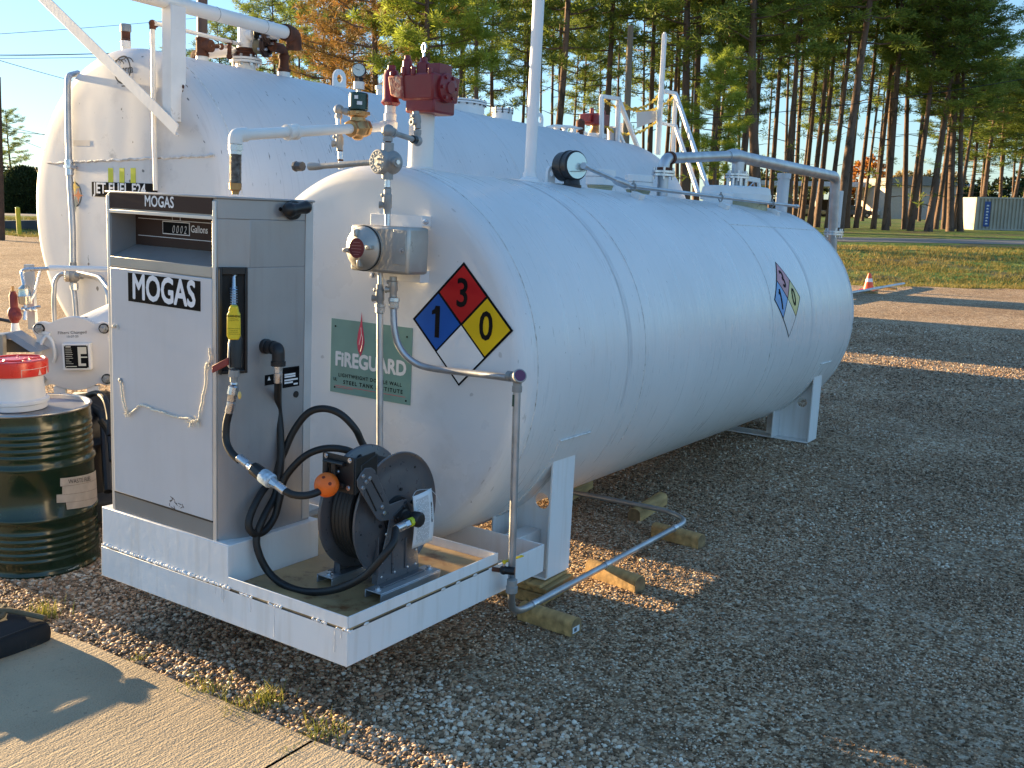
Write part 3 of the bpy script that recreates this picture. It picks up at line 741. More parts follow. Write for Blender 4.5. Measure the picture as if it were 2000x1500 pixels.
# far left: pines, bush, broadleaf
def bush_mesh(name, rx, rz, n, seed, m, ln=.16, wd=.09):
    rng = np.random.default_rng(seed); u = rng.uniform(0, 6.283, n); z = rng.uniform(-.15, 1, n)
    r = np.sqrt(np.clip(1 - np.abs(z)**2.4, 0, 1)) * (1 + .035 * np.sin(u * 5 + z * 7))
    c = np.stack([np.cos(u) * r * rx, np.sin(u) * r * rx, (z * .87 + .13) * rz], 1); d = c / np.linalg.norm(c, axis=1)[:, None]
    d = d * .6 + rng.normal(0, .5, (n, 3)); c = c * rng.uniform(.93, 1.01, (n, 1)); q = np.cross(d, rng.normal(0, 1, (n, 3))); q /= np.linalg.norm(q, axis=1)[:, None]
    l = ln * rng.uniform(.5, 1.3, (n, 1)); vs = np.stack([c, c + q * wd * .5 + d * l * .5, c + d * l, c - q * wd * .5 + d * l * .5], 1)
    mb = MB(); me = bpy.data.meshes.new(name); me.vertices.add(n * 4); me.vertices.foreach_set("co", vs.reshape(-1).astype(np.float32))
    me.loops.add(n * 4); me.loops.foreach_set("vertex_index", np.arange(n * 4, dtype=np.int32)); me.polygons.add(n)
    me.polygons.foreach_set("loop_start", (np.arange(n) * 4).astype(np.int32)); me.polygons.foreach_set("loop_total", np.full(n, 4, np.int32)); me.update(calc_edges=True)
    a = me.attributes.new("tone", 'FLOAT', 'POINT'); a.data.foreach_set("value", np.repeat(rng.random(n), 4).astype(np.float32)); me.materials.append(m); return me
def lobes(name, label, cat, p, specs, m, trunk=None, seed=1, group=None, n=5000):
    root = bpy.data.objects.new(name, None); COL.objects.link(root); root.location = p; setp(root, label, cat, group)
    rng = random.Random(seed); allc = []; rads = []
    for (x, y, z, r, k) in specs:
        for _ in range(k):
            d = V([rng.gauss(0, 1) for _ in range(3)]).normalized() * r * rng.uniform(.45, 1.); allc.append((x + d.x, y + d.y, z + d.z * .75)); rads.append(.3)
    c = bpy.data.objects.new("crown", crown_mesh("crown", allc, rads, 14, seed, m, .3, .13)); COL.objects.link(c); c.parent = root
    mb = MB(); mb.tube([(0, 0, 0), (0, 0, specs[0][2])], 0, 8, radii=[trunk, trunk * .5])
    for (x, y, z, r, k) in specs: mb.tube([(0, 0, specs[0][2] * .35), (x * .5, y * .5, z * .7), (x, y, z)], 0, 5, radii=[trunk * .5, trunk * .3, .03])
    t = mesh_obj("trunk", mb.v, mb.f, BARK, ang=1.2); t.parent = root; return root
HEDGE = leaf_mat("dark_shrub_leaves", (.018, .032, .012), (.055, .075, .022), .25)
OAK = leaf_mat("orange_autumn_leaves", (.30, .10, .02), (.60, .27, .05), .45)
TAN = leaf_mat("tan_autumn_leaves", (.22, .17, .07), (.50, .38, .16), .45)
GRN = leaf_mat("dull_green_leaves", (.05, .065, .022), (.14, .15, .05), .35)
hp = W(47, 420, z=.0); kk = 78. / (hp - CW).dot(VD); hp = CW + (hp - CW) * kk; hp.z = 0
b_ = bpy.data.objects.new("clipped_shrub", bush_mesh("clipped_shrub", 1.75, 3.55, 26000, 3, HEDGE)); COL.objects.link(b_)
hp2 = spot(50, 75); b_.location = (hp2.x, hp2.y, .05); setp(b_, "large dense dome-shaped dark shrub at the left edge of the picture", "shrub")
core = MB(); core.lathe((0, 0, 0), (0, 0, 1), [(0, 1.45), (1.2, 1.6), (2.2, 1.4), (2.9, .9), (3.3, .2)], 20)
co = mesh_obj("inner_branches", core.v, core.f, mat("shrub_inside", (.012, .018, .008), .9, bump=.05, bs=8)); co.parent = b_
p = spot(32, 105); plant(PROTO[2], p, 1., (.62, .62, .46), "small pine rising behind the dome-shaped shrub at the far left")
p = spot(-8, 95); plant(PROTO[4], p, 2., (.6, .6, .36), "low pine cut by the left edge of the picture, behind the shrub")
for i, (px, d, s) in enumerate([(8, 110, .28), (75, 118, .27)]):
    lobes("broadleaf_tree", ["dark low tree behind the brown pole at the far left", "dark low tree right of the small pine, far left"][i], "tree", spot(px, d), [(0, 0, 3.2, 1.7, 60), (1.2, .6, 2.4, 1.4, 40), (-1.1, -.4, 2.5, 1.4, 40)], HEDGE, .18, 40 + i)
# beyond the stand on the right
lobes("broadleaf_tree", "orange autumn tree seen between trunks beyond the long open shed", "tree", spot(1692, 138), [(0, 0, 6.0, 2.6, 130), (2.2, 1, 3.6, 2.2, 90), (-2, -.8, 3.4, 2.1, 90), (4.6, 3, 3.3, 1.9, 70)], OAK, .25, 51)
lobes("broadleaf_tree", "tan autumn tree rising behind the pale metal building", "tree", spot(1768, 160), [(0, 0, 5.8, 2.2, 90), (3, 2, 5.4, 2.1, 80), (-2.6, -1.7, 5.0, 1.9, 70), (6, 4, 5.5, 2, 70)], TAN, .25, 52)
for i, (px, d, z) in enumerate([(1560, 150, 5.2), (1605, 158, 4.8), (1520, 145, 5.6), (1715, 165, 4.5), (1475, 150, 5), (1930, 125, 4.2), (1985, 130, 4.6), (1860, 150, 4.0)]):
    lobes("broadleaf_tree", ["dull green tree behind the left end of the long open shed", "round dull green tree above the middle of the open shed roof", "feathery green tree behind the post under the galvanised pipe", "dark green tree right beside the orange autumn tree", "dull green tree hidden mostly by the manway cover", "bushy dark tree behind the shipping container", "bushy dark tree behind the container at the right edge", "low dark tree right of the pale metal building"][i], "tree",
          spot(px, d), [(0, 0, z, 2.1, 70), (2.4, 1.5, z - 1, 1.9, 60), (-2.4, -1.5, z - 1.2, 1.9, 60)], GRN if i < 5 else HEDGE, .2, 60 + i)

# ================================================================= BACKGROUND THINGS
def ft(t, d, z): return far(t, d, z + .30)
# long open shed
t0, _ = td(spot(1440, 128)); t1, _ = td(spot(1905, 128)); D = 128.
sh = Thing("open_shed", "long open shed with flat pale blue-grey roof and dark shade beneath, beyond the pines", "shed", far(t0, D, .25), FW)
mb = MB(); mb.prism([ft(t0, D, 3.75), ft(t1, D, 3.75), ft(t1, D, 4.35), ft(t0, D, 4.35)], VD * 9); sh.part("roof", mb, mat("shed_roof_metal", (.50, .56, .66), .4, metal=.2), bevel=.02)
k = 0
for i in range(13):
    t = t0 + (t1 - t0) * i / 12; mb = MB(); mb.prism([ft(t - .1, D + .4, -.1), ft(t + .1, D + .4, -.1), ft(t + .1, D + .4, 3.75), ft(t - .1, D + .4, 3.75)], VD * .2); sh.part("post", mb, GALV)
mb = MB(); mb.prism([ft(t0, D + 8.6, -.1), ft(t1, D + 8.6, -.1), ft(t1, D + 8.6, 2.2), ft(t0, D + 8.6, 2.2)], VD * .15); sh.part("back_wall", mb, mat("shed_back_wall", (.06, .05, .045), .9, var=.3, vs=.5))
def car(px, D_, col, label, name="parked_car", L_=4.4):
    t, _ = td(spot(px, D_)); o = ft(t, D_, 0); c = Thing(name, label, "car", o, FW, "vehicles under the open shed")
    P = lambda a, z: o + TD * a + V((0, 0, z)); mb = MB()
    mb.prism([P(-L_ / 2, .35), P(L_ / 2, .35), P(L_ / 2, .8), P(L_ * .30, .95), P(L_ * .14, 1.45), P(-L_ * .25, 1.48), P(-L_ * .40, .98), P(-L_ / 2, .9)], VD * 1.7)
    c.part("body", mb, mat("car_paint_" + label.split()[0], col, .3, metal=.3), bevel=.08)
    mb = MB(); mb.prism([P(-L_ * .34, .98), P(L_ * .25, .98), P(L_ * .12, 1.38), P(-L_ * .24, 1.40)], VD * -.012); c.part("window", mb, flat("car_glass", (.02, .025, .03), .08))
    for a in (-.31, .31):
        mb = MB(); mb.cyl(P(a * L_, .33) - VD * .02, P(a * L_, .33) + VD * .2, .33, n=18); wv = c.part("wheel", mb, RUBBER)
        mb = MB(); mb.cyl(P(a * L_, .33) - VD * .035, P(a * L_, .33), .18, n=14); c.part("rim", mb, ALU, parent=wv)
car(1578, 124, (.35, .22, .10), "tan parked car under the left part of the open shed")
car(1672, 125, (.08, .08, .09), "dark parked car under the open shed, between tree trunks")
car(1748, 124, (.70, .70, .70), "white parked car under the shed next to the pale building")
car(1520, 126, (.05, .05, .05), "black parked car at the far left of the open shed")
# metal building
ta, _ = td(spot(1737, 121)); tb, _ = td(spot(1868, 121)); D2 = 121.
mbld = Thing("metal_building", "pale pinkish metal building with low grey roof at the right end of the open shed", "building", far(ta, D2, .25), FW)
mb = MB(); mb.prism([ft(ta, D2, -.1), ft(tb, D2, -.1), ft(tb, D2, 3.9), ft(ta, D2, 3.9)], VD * 10); mbld.part("wall", mb, mat("beige_siding", (.50, .42, .38), .6, var=.06, bump=.03, bs=.6, stretch=(1, 1, 1)))
mb = MB(); mb.prism([ft(ta - .4, D2 - .4, 3.93), ft(tb + .4, D2 - .4, 3.93), ft(tb + .4, D2 - .4, 4.15), ft(tb * .5 + ta * .5, D2 - .4, 5.0), ft(ta - .4, D2 - .4, 4.8)], VD * 11); mbld.part("roof", mb, mat("dull_metal_roof", (.22, .21, .21), .5, metal=.3))
for f in (.35, .8):
    t = ta + (tb - ta) * f; mb = MB(); mb.prism([ft(t, D2 - .03, 0), ft(t + 1., D2 - .03, 0), ft(t + 1., D2 - .03, 2.2), ft(t, D2 - .03, 2.2)], VD * .02); dr = mbld.part("door", mb, mat("brown_door", (.12, .07, .05), .6))
tc_, _ = td(spot(1866, 116)); td_, _ = td(spot(1902, 116))
fe = Thing("mesh_fence", "grey chain-link fence between the pale building and the shipping container", "fence", far(tc_, 116, .25), FW)
for i in range(9):
    t = tc_ + (td_ - tc_) * i / 8; mb = MB(); mb.cyl(ft(t, 116, 0), ft(t, 116, 2.1), .035, n=6); fe.part("post", mb, GALV)
mb = MB()
for i in range(34): t = tc_ + (td_ - tc_) * i / 33; mb.bar(ft(t, 116, .05), ft(t, 116, 2.0), .03, .01, up=VD)
mb.bar(ft(tc_, 116, 2.05), ft(td_, 116, 2.05), .04, .04); fe.part("mesh_panel", mb, GALV)

# shipping container
D3 = 72.5; ca = spot(1908, D3); ta, _ = td(ca)
cn = Thing("shipping_container", "pale grey corrugated shipping container with a tall blue panel, at the right edge", "container", far(ta, D3, .25), FW)
mb = MB(); n = 26; Lc = 6.6; prev = None
for i in range(n):
    a0 = ta + Lc * i / n; a1 = a0 + Lc / n * .3; a2 = a0 + Lc / n * .5; a3 = a0 + Lc / n * .8; a4 = a0 + Lc / n
    ps = [(a0, 0), (a1, 0), (a2, .10), (a3, .10), (a4, 0)]
    for (x, y), (x2, y2) in zip(ps, ps[1:]):
        mb.add([ft(x, D3 + y, .08), ft(x2, D3 + y2, .08), ft(x2, D3 + y2, 2.2), ft(x, D3 + y, 2.2)], [(0, 1, 2, 3)])
cn.part("corrugated_wall", mb, mat("container_grey", (.50, .44, .36), .55, var=.12, vs=1, dirt=(.28, .17, .10), dt=.66, ds=2), smooth=False)
mb = MB(); mb.prism([ft(ta - .05, D3 + .11, 0), ft(ta + Lc, D3 + .11, 0), ft(ta + Lc, D3 + .11, 2.28), ft(ta - .05, D3 + .11, 2.28)], VD * 2.3); cn.part("box", mb, MATS["container_grey"])
mb = MB(); mb.prism([ft(ta - .06, D3 - .03, 2.2), ft(ta + Lc, D3 - .03, 2.2), ft(ta + Lc, D3 - .03, 2.31), ft(ta - .06, D3 - .03, 2.31)], VD * .1)
mb.prism([ft(ta - .06, D3 - .03, 0), ft(ta + Lc, D3 - .03, 0), ft(ta + Lc, D3 - .03, .1), ft(ta - .06, D3 - .03, .1)], VD * .1)
mb.prism([ft(ta - .06, D3 - .03, .1), ft(ta + .08, D3 - .03, .1), ft(ta + .08, D3 - .03, 2.2), ft(ta - .06, D3 - .03, 2.2)], VD * .09); cn.part("rail", mb, MATS["container_grey"])
tp, _ = td(spot(1922, D3)); mb = MB(); mb.prism([ft(tp, D3 - .02, .25), ft(tp + .42, D3 - .02, .25), ft(tp + .42, D3 - .02, 2.0), ft(tp, D3 - .02, 2.0)], VD * .015)
pn = cn.part("blue_panel", mb, mat("container_blue", (.03, .08, .30), .5))
mb = MB(); rr = random.Random(2)
for i in range(7): z = .4 + i * .21; mb.prism([ft(tp + .12, D3 - .03, z), ft(tp + .3, D3 - .03, z), ft(tp + .3 - (i % 2) * .07, D3 - .03, z + .1), ft(tp + .15, D3 - .03, z + .1)], VD * .006)
cn.part("lettering", mb, WPR, parent=pn)

# unseen tank and shed added behind the big tank to cast shadow bands
FN = FT @ Matrix.Translation((-9.6, 11.2, 1.55))
tk = Thing("storage_tank", "unseen white tank behind the big tank, added to cast a shadow band", "tank", (0, 2, -1.2), FN)
mb = MB(); mb.lathe((0, 0, 0), (0, 1, 0), [(0, .02), (0, 1.1), (.08, 1.2), (4.4, 1.2), (4.5, 1.1), (4.5, .02)], 48); tk.part("shell", mb, BIG)
for y in (.8, 3.6): mb = MB(); mb.box(-.9, y, -1.8, .9, y + .15, -.75); tk.part("saddle", mb, WHITE_D)
ph = Thing("shadow_shed", "unseen small pale shed behind the big tank, added to cast a shadow band", "shed", (-14, 20, 0), FW)  # added out of view: throws the narrower shadow band farther out
mb = MB(); mb.box(-15.5, 19.2, 0, -12.6, 20.9, 2.3); ph.part("wall", mb, mat("beige_siding", (.50, .42, .38), .6)); mb = MB(); mb.prism([(-15.7, 19.0, 2.31), (-15.7, 21.1, 2.31), (-15.7, 20.05, 2.75)], (3.3, 0, 0)); ph.part("roof", mb, mat("dull_metal_roof", (.22, .21, .21), .5))
# poles and wires
def wire(p, q, sag, label, r=.012, grp="overhead wires"):
    mb = MB(); n = 24; mb.tube([p.lerp(q, i / n) - V((0, 0, sag * 4 * (i / n) * (1 - i / n))) for i in range(n + 1)], r, 5)
    single("overhead_wire", label, "wire", mb, flat("black_cable", (.015, .015, .016), .5), base=p, F=FW, group=grp)
def pxd(px, py, d):
    ray = RCW.transposed() @ V(((px - 1000) / FPX, (py - 750) / FPX, 1)); return CW + ray * (d / ray.dot(VD))
for a, b, s, r, lab in [((-60, 70, 45), (620, 6, 80), .2, .012, "thin overhead wire crossing high above the end of the big tank, topmost on the left"),
                     ((-60, 107, 45), (480, 86, 70), .2, .013, "uppermost of the three close parallel wires left of the big tank's top"),
                     ((-60, 110, 45), (480, 92, 70), .1, .013, "middle one of the three close parallel wires left of the big tank's top"),
                     ((-60, 114, 45), (480, 102, 70), .1, .013, "lowest of the three close parallel wires left of the big tank's top"),
                     ((-60, 100, 35), (260, 185, 60), .1, .012, "wire falling to the right behind the diagonal strut, left"),
                     ((-60, 230, 50), (260, 296, 70), .1, .014, "upper wire of the crossing pair low in the left sky"),
                     ((-60, 248, 50), (260, 273, 70), .1, .014, "lower-left wire of the crossing pair low in the left sky"),
                     ((-60, 232, 50), (260, 355, 70), .1, .012, "lowest wire in the left sky, falling steeply to the right"),
                     ((700, 75, 50), (1100, 5, 75), .1, .013, "upper wire crossing the pines above the red valve"),
                     ((700, 96, 50), (1100, 25, 75), .1, .013, "lower wire crossing the pines above the red valve"),
                     ((780, 300, 35), (1250, 60, 45), .4, .013, "steep wire running up to the wooden utility pole"),
                     ((1225, 240, 45), (2080, 140, 40), .3, .016, "long dark wire sloping across the pine trunks on the right")]:
    wire(pxd(*a), pxd(*b), s, lab, r)
up = Thing("utility_pole", "bare wooden utility pole between the two ladder handrails, in front of the pines", "pole", spot(1216, 44), FW)
p0 = spot(1216, 44); p1 = pxd(1232, 50, 44); mb = MB(); mb.tube([p0, p0.lerp(p1, .5), p1], 0, 14, radii=[.17, .15, .125]); up.part("post", mb, mat("weathered_pole", (.22, .17, .12), .85, var=.2, stretch=(4, 4, .3), bump=.004, bs=20))
mb = MB(); mb.cyl(p1 + V((0, 0, -.5)) - TD * .25, p1 + V((0, 0, -.5)) + TD * .25, .02, n=8); up.part("bolt", mb, ZINC)
p0 = W(2, 462, z=0); p0 = spot(-2, 40); p1 = pxd(-6, 150, 40); mb = MB(); mb.tube([p0, p1], 0, 12, radii=[.15, .13])
bp_ = Thing("wooden_post", "dark brown wooden post cut by the picture's left edge, left of the yellow bollard", "post", p0, FW); bp_.part("shaft", mb, mat("dark_brown_post", (.10, .055, .035), .85, var=.2))
# bollard
p0 = W(38, 457, z=0); bo = Thing("bollard", "yellow steel pipe bollard in front of the dark ditch, far left", "bollard", p0, FW)
mb = MB(); mb.lathe(p0, (0, 0, 1), [(-.1, .10), (1.14, .10)], 18, False); bo.part("pipe", mb, mat("yellow_paint", (.72, .55, .03), .45, var=.1))
mb = MB(); mb.lathe(p0, (0, 0, 1), [(1.14, .101), (1.17, .095), (1.2, .07), (1.215, .02)], 18); bo.part("domed_cap", mb, MATS["yellow_paint"])
# dark ditch wall at far left
q0, q1 = spot(-30, 52), spot(84, 52); mb = MB(); mb.prism([q0 + V((0, 0, -.1)), q1 + V((0, 0, -.1)), q1 + V((0, 0, .55)), q0 + V((0, 0, .45))], VD * 1.2)
single("culvert_wall", "low dark concrete culvert wall behind the yellow bollard", "wall", mb, mat("dark_concrete", (.07, .075, .085), .85, var=.3, vs=.8), base=q0, F=FW, bevel=.05)
# traffic cone
p0 = W(1696, 567, z=0); cnn = Thing("traffic_cone", "orange traffic cone standing on the gravel beyond the small tank", "cone", p0, FW)
mb = MB(); mb.box(p0.x - .17, p0.y - .17, 0, p0.x + .17, p0.y + .17, .03); cnn.part("base", mb, REDP, bevel=.01)
mb = MB(); mb.lathe(p0, (0, 0, 1), [(.03, .125), (.39, .035), (.40, .02)], 20); cnn.part("body", mb, mat("cone_orange", (.85, .10, .03), .4))
mb = MB(); mb.lathe(p0, (0, 0, 1), [(.2, .086), (.28, .066)], 20, False); cnn.part("band", mb, WPR)
# long galvanised pipe lying on the gravel beyond
a, b = W(1600, 583, z=.08), W(1765, 554, z=.08)
lp = Thing("ground_pipe", "long galvanised pipe lying on short timbers beyond the small tank, next to the cone", "pipe", a, FW)
mb = MB(); mb.tube([a, b], .035, 10); lp.part("pipe", mb, GALV)
for f in (.55, .8):
    c = a.lerp(b, f); d = (b - a).normalized(); x = V((d.y, -d.x, 0)); mb = MB(); mb.obox((c.x, c.y, .025), x * .18, d * .05, (0, 0, .025)); single("timber_block", "short timber under the long pipe beyond the tank, %s the cone" % ("nearer" if f < .6 else "farther right of"), "timber", mb, WOOD, base=c, F=FW, bevel=.005)

# ================================================================= SMALL TANK ON ITS SKID
X0, Z0, RT, YF, Y1, Y2 = -.9263, .9154, .9306, 1.10, 1.18, 6.27
tank = Thing("storage_tank", "smaller white tank in the foreground with hazard diamond and green sign on its end", "tank", (X0, 3.5, -.1))
def cpt(y, a, r=RT): return V((X0 + r * math.cos(a), y, Z0 + r * math.sin(a)))
prof = [(YF - .012, .01), (YF - .012, .3), (YF - .012, .6), (YF - .012, .80), (YF - .012, .85)]
for i in range(1, 9): a = math.pi / 2 * i / 8; prof.append((YF - .012 + (Y1 - YF + .012) * (1 - math.cos(a)), .85 + (RT - .85) * math.sin(a)))
prof += [(Y1 + .01 + (Y2 - Y1) * i / 24, RT) for i in range(24)] + [(Y2, RT)]
for i in range(1, 7): a = math.pi / 2 * i / 6; prof.append((Y2 + .10 * math.sin(a), RT - .09 * (1 - math.cos(a))))
prof.append((Y2 + .12, .3))
mb = MB(); mb.lathe((X0, 0, Z0), (0, 1, 0), prof, 160); shell = tank.part("shell", mb, TANK, ang=1.2)
def seam(y, r=.004, a0=-.5, a1=2.4, m=TANK, k=70, rr=RT):
    mb = MB(); mb.tube([cpt(y, a0 + (a1 - a0) * i / k, rr + .0005) for i in range(k + 1)], r, 6); return mb
SEAMC = mat("weld_bead", (.70, .70, .69), .4, var=.2, vs=30, bump=.002, bs=120, dirt=(.20, .17, .14), dt=.57, ds=14)
for y in (1.19, 2.26, 4.24): tank.part("weld_seam", seam(y, .0028), SEAMC, parent=shell)
tank.part("weld_seam", seam(Y2 - .01, .006, -.9, 2.4), SEAMC, parent=shell)
for y, wd in ((2.06, .045), (5.12, .05)):                    # old strap marks
    mb = MB(); k = 50; vs = []
    for i in range(k + 1):
        a = -.25 + 1.75 * i / k
        vs += [cpt(y, a, RT + .0012), cpt(y + wd, a, RT + .0012)]
    mb.add(vs, [(2 * i, 2 * i + 1, 2 * i + 3, 2 * i + 2) for i in range(k)])
    tank.part("strap_mark", mb, mat("strap_mark_grey", (.67, .67, .68), .42, var=.12, vs=6, dirt=(.74, .74, .74), dt=.50, ds=5, stretch=(1, 8, 1)), parent=shell)
a_ = R_(54); mb = MB(); mb.tube([cpt(4.26, a_), cpt(6.2, a_)], .004, 6); tank.part("weld_seam", mb, SEAMC, parent=shell)
# wear plates over the saddles
def cplate(y0, y1, a0, a1, th=.007, k=10):
    mb = MB(); vs = []
    for i in range(k + 1):
        a = a0 + (a1 - a0) * i / k; vs += [cpt(y0, a, RT - .002), cpt(y1, a, RT - .002), cpt(y1, a, RT + th), cpt(y0, a, RT + th)]
    fs = []
    for i in range(k):
        for j in range(4): fs.append((4 * i + j, 4 * i + (j + 1) % 4, 4 * i + 4 + (j + 1) % 4, 4 * i + 4 + j))
    fs += [(3, 2, 1, 0), (4 * k, 4 * k + 1, 4 * k + 2, 4 * k + 3)]
    return mb.add(vs, fs)
def saddle(yc, zb):
    y0, y1 = yc - .105, yc + .105; xo = -.112
    sd = MB(); n = 26
    # web: cut out under the shell, with a round hole near each end
    xi = -.50; hx, hz, hr = -.215, .235, .042
    def web(sgn):
        cx = lambda x: X0 + sgn * (x - X0)
        top = [V((cx(x), yc, Z0 - math.sqrt(max(RT * RT - (x - X0)**2, 0)) + .004)) for x in [xo + .002 + (xi - xo) * i / 12 for i in range(13)]]
        # two strips so that the hole can be left open
        N2 = 24; hole = [V((cx(hx + hr * math.cos(2 * math.pi * i / N2)), yc, hz + hr * math.sin(2 * math.pi * i / N2))) for i in range(N2)]
        outl = top + [V((cx(xi), yc, zb)), V((cx(xo), yc, zb))]
        cen = V((cx(hx), yc, hz))
        def hit(d):
            best = None
            for a, b in zip(outl, outl[1:] + outl[:1]):
                e = b - a; den = d.x * e.z - d.z * e.x
                if abs(den) < 1e-9: continue
                w_ = a - cen; t = (w_.x * e.z - w_.z * e.x) / den; u = (w_.x * d.z - w_.z * d.x) / den
                if t > 0 and -1e-6 <= u <= 1 + 1e-6 and (best is None or t < best): best = t
            return cen + d * (best or hr)
        angs = sorted([2 * math.pi * i / 48 for i in range(48)] + [math.atan2(p.z - hz, p.x - cen.x) % (2 * math.pi) for p in outl])
        for yy in (yc - .005, yc + .005):
            vs = []; 
            for a in angs: d = V((math.cos(a), 0, math.sin(a))); h = hit(d); q = cen + d * hr; vs += [V((q.x, yy, q.z)), V((h.x, yy, h.z))]
            m_ = len(angs); sd.add(vs, [(2 * i, 2 * i + 1, 2 * ((i + 1) % m_) + 1, 2 * ((i + 1) % m_)) for i in range(m_)])
        sd.lathe((cen.x, yc - .005, cen.z), (0, .01, 0), [(0, hr), (1, hr)], 24, False)
        sd.box(min(cx(xi), cx(xi + .008)), yc - .0055, zb, max(cx(xi), cx(xi + .008)), yc + .0055, Z0 - math.sqrt(RT * RT - (xi - X0)**2))
    web(1); s_ = tank.part("saddle", sd, SKID, smooth=False); sd = MB(); web(-1); tank.part("saddle_web", sd, SKID, parent=s_, smooth=False)
    mb = MB(); mb.box(X0 * 2 - xo, y0, zb - .012, xo, y1, zb - .001); tank.part("base_plate", mb, SKID, parent=s_, bevel=.002)
    for sg in (1, -1):
        f = lambda x: X0 + sg * (x - X0)
        mb = MB(); mb.box(min(f(xo), f(xo + .012)), y0, zb, max(f(xo), f(xo + .012)), y1, .49); mb.box(min(f(xo - .01), f(xo + .016)), y0 - .008, .491, max(f(xo - .01), f(xo + .016)), y1 + .012, .50)
        tank.part("end_flange", mb, SKID, parent=s_, bevel=.002)
        mb = MB(); x = f(-.405); mb.prism([(x, yc - .006, zb), (x, y0 - .06, zb), (x, y0 - .06, .33), (x, yc - .006, .36)], (.012 * sg, 0, 0))
        tank.part("stiffener", mb, SKID, parent=s_, bevel=.002)
        mb = MB(); mb.prism([(f(xi), yc + .006, zb), (f(xi), y1, zb), (f(xi), y1, .04), (f(xi), yc + .006, .09)], (.01 * sg, 0, 0)); tank.part("stiffener", mb, SKID, parent=s_, bevel=.002)
        a0, a1 = (R_(-64), R_(-20.5)) if sg > 0 else (R_(180 + 20.5), R_(180 + 64))
        pl = tank.part("wear_plate", cplate(yc - .145, yc + .145, a0, a1), TANK, parent=s_, bevel=.0015)
        a = R_(-20.3) if sg > 0 else R_(200.3)
        mb = MB(); mb.tube([cpt(yc - .145, a, RT + .006), cpt(yc + .145, a, RT + .006)], .006, 6); tank.part("weld_seam", mb, SEAMC, parent=s_)
YS1 = 1.65; YS2 = T(1590, 867, x=-.112).y - .105
saddle(YS1, T(1117, 1106, x=-.10).z); saddle(YS2, -.075)

# skid: lower frame, catch pan, pedestal
h1, h2, h3, WB = .133, .1863, .310, 1.44
fr = MB(); fr.box(-WB, 0, 0, 0, .008, h1); fr.box(-.008, .008, 0, 0, 1.335, h1); fr.box(-WB, .008, 0, -WB + .008, 1.335, h1)
fr.box(-WB + .008, 1.327, 0, -.008, 1.335, h1)
for xx in (-.30, -1.14): fr.box(xx, 1.336, 0, xx + .09, 1.64, .09)
skid = tank.part("skid_frame", fr, SKID, bevel=.002)
mb = MB(); mb.box(-WB + .003, .003, h1 + .0005, -.003, .955, h1 + .009); tank.part("deck_plate", mb, FLOORB, parent=skid)
lip = MB(); DD = .955
lip.box(-.6353, .004, h1 + .003, -.006, .010, h2); lip.box(-.010, .011, h1 + .003, -.004, DD, h2); lip.box(-WB + .008, DD - .006, h1 + .0095, -.011, DD, h2 - .002); lip.box(-WB + .006, .51, h1 + .0095, -WB + .012, DD - .007, h2 - .002)
tank.part("pan_rim", lip, SKID, parent=skid, bevel=.0015)
mb = MB(); mb.box(-.633, .013, h1 + .0095, -.012, DD - .008, h1 + .013); mb.box(-WB + .014, .503, h1 + .0095, -.634, DD - .008, h1 + .013); tank.part("pan_floor", mb, FLOORB, parent=skid)
mb = MB(); mb.box(-WB + .004, .004, h1 + .01, -.6355, .5018, h3); ped = tank.part("pump_pedestal", mb, SKID, parent=skid, bevel=.003)
rr = random.Random(4); mb = MB()                             # ragged caulk / weld bead along the seam
x = -WB + .01
while x < -.62:
    mb.sphere((x, -.001, h1 + .010 + rr.uniform(-.002, .003)), rr.uniform(.004, .0075), 7, 5, (1.3, .8, 1)); x += rr.uniform(.006, .011)
for x0 in (-.56, -.40, -.17, -.05):
    for i in range(9): mb.sphere((x0 + i * .008, -.001, h1 + .004 + rr.uniform(-.003, .003)), rr.uniform(.003, .006), 7, 5)
tank.part("caulk_bead", mb, SKID, parent=skid)
mb = MB(); mb.box(-.62, .0005, h1 - .003, -.01, .003, h1 + .004); mb.box(-.0035, .03, h1 - .002, .0004, .88, h1 + .003); tank.part("seam_gap", mb, mat("dark_gap", (.05, .045, .04), .8), parent=skid)
mb = MB()
for y in (.10, .34, .56, .66, .78): mb.sphere((.001, y, h1 + .001), .008, 8, 6, (.5, 1.9, .8))
tank.part("tack_weld", mb, SEAMC, parent=skid)
mb = MB()
for x, l in ((-.70, .03), (-.665, .045), (-.655, .055), (-.648, .04), (-.50, .055), (-.37, .12), (-.06, .09), (-.03, .03), (-1.1, .02)):
    mb.tube([(x, -.001, h1), (x + .001, -.002, h1 - l * .6), (x, -.0015, h1 - l)], 0, 5, radii=[.0018, .0015, .0026])
tank.part("paint_drip", mb, SKID, parent=skid)
# drain valve on the right side
dv = Thing("drain_valve", "small black ball valve with yellow lever on the right rim of the catch pan", "valve", T(962, 1112, x=0.0))
p = T(962, 1112, x=0.0); q = p + V((.045, .02, .002))
mb = MB(); mb.cyl(p - V((.01, 0, 0)), p + V((.03, .012, 0)), .010, n=12); dv.part("nipple", mb, RUST)
mb = MB(); mb.sphere(q, .020, 14, 10); mb.cyl(q, q + V((.045, .018, 0)), .018, n=8); dv.part("body", mb, BLACK, bevel=.001)
mb = MB(); mb.cyl(q + V((0, 0, .01)), q + V((0, 0, .032)), .006, n=8); st = dv.part("stem", mb, ZINC)
mb = MB(); mb.bar(q + V((-.005, 0, .034)), q + V((.02, .115, .040)), .016, .004); mb.cyl(q + V((0, 0, .03)), q + V((0, 0, .044)), .008, n=6); dv.part("lever", mb, YEL)

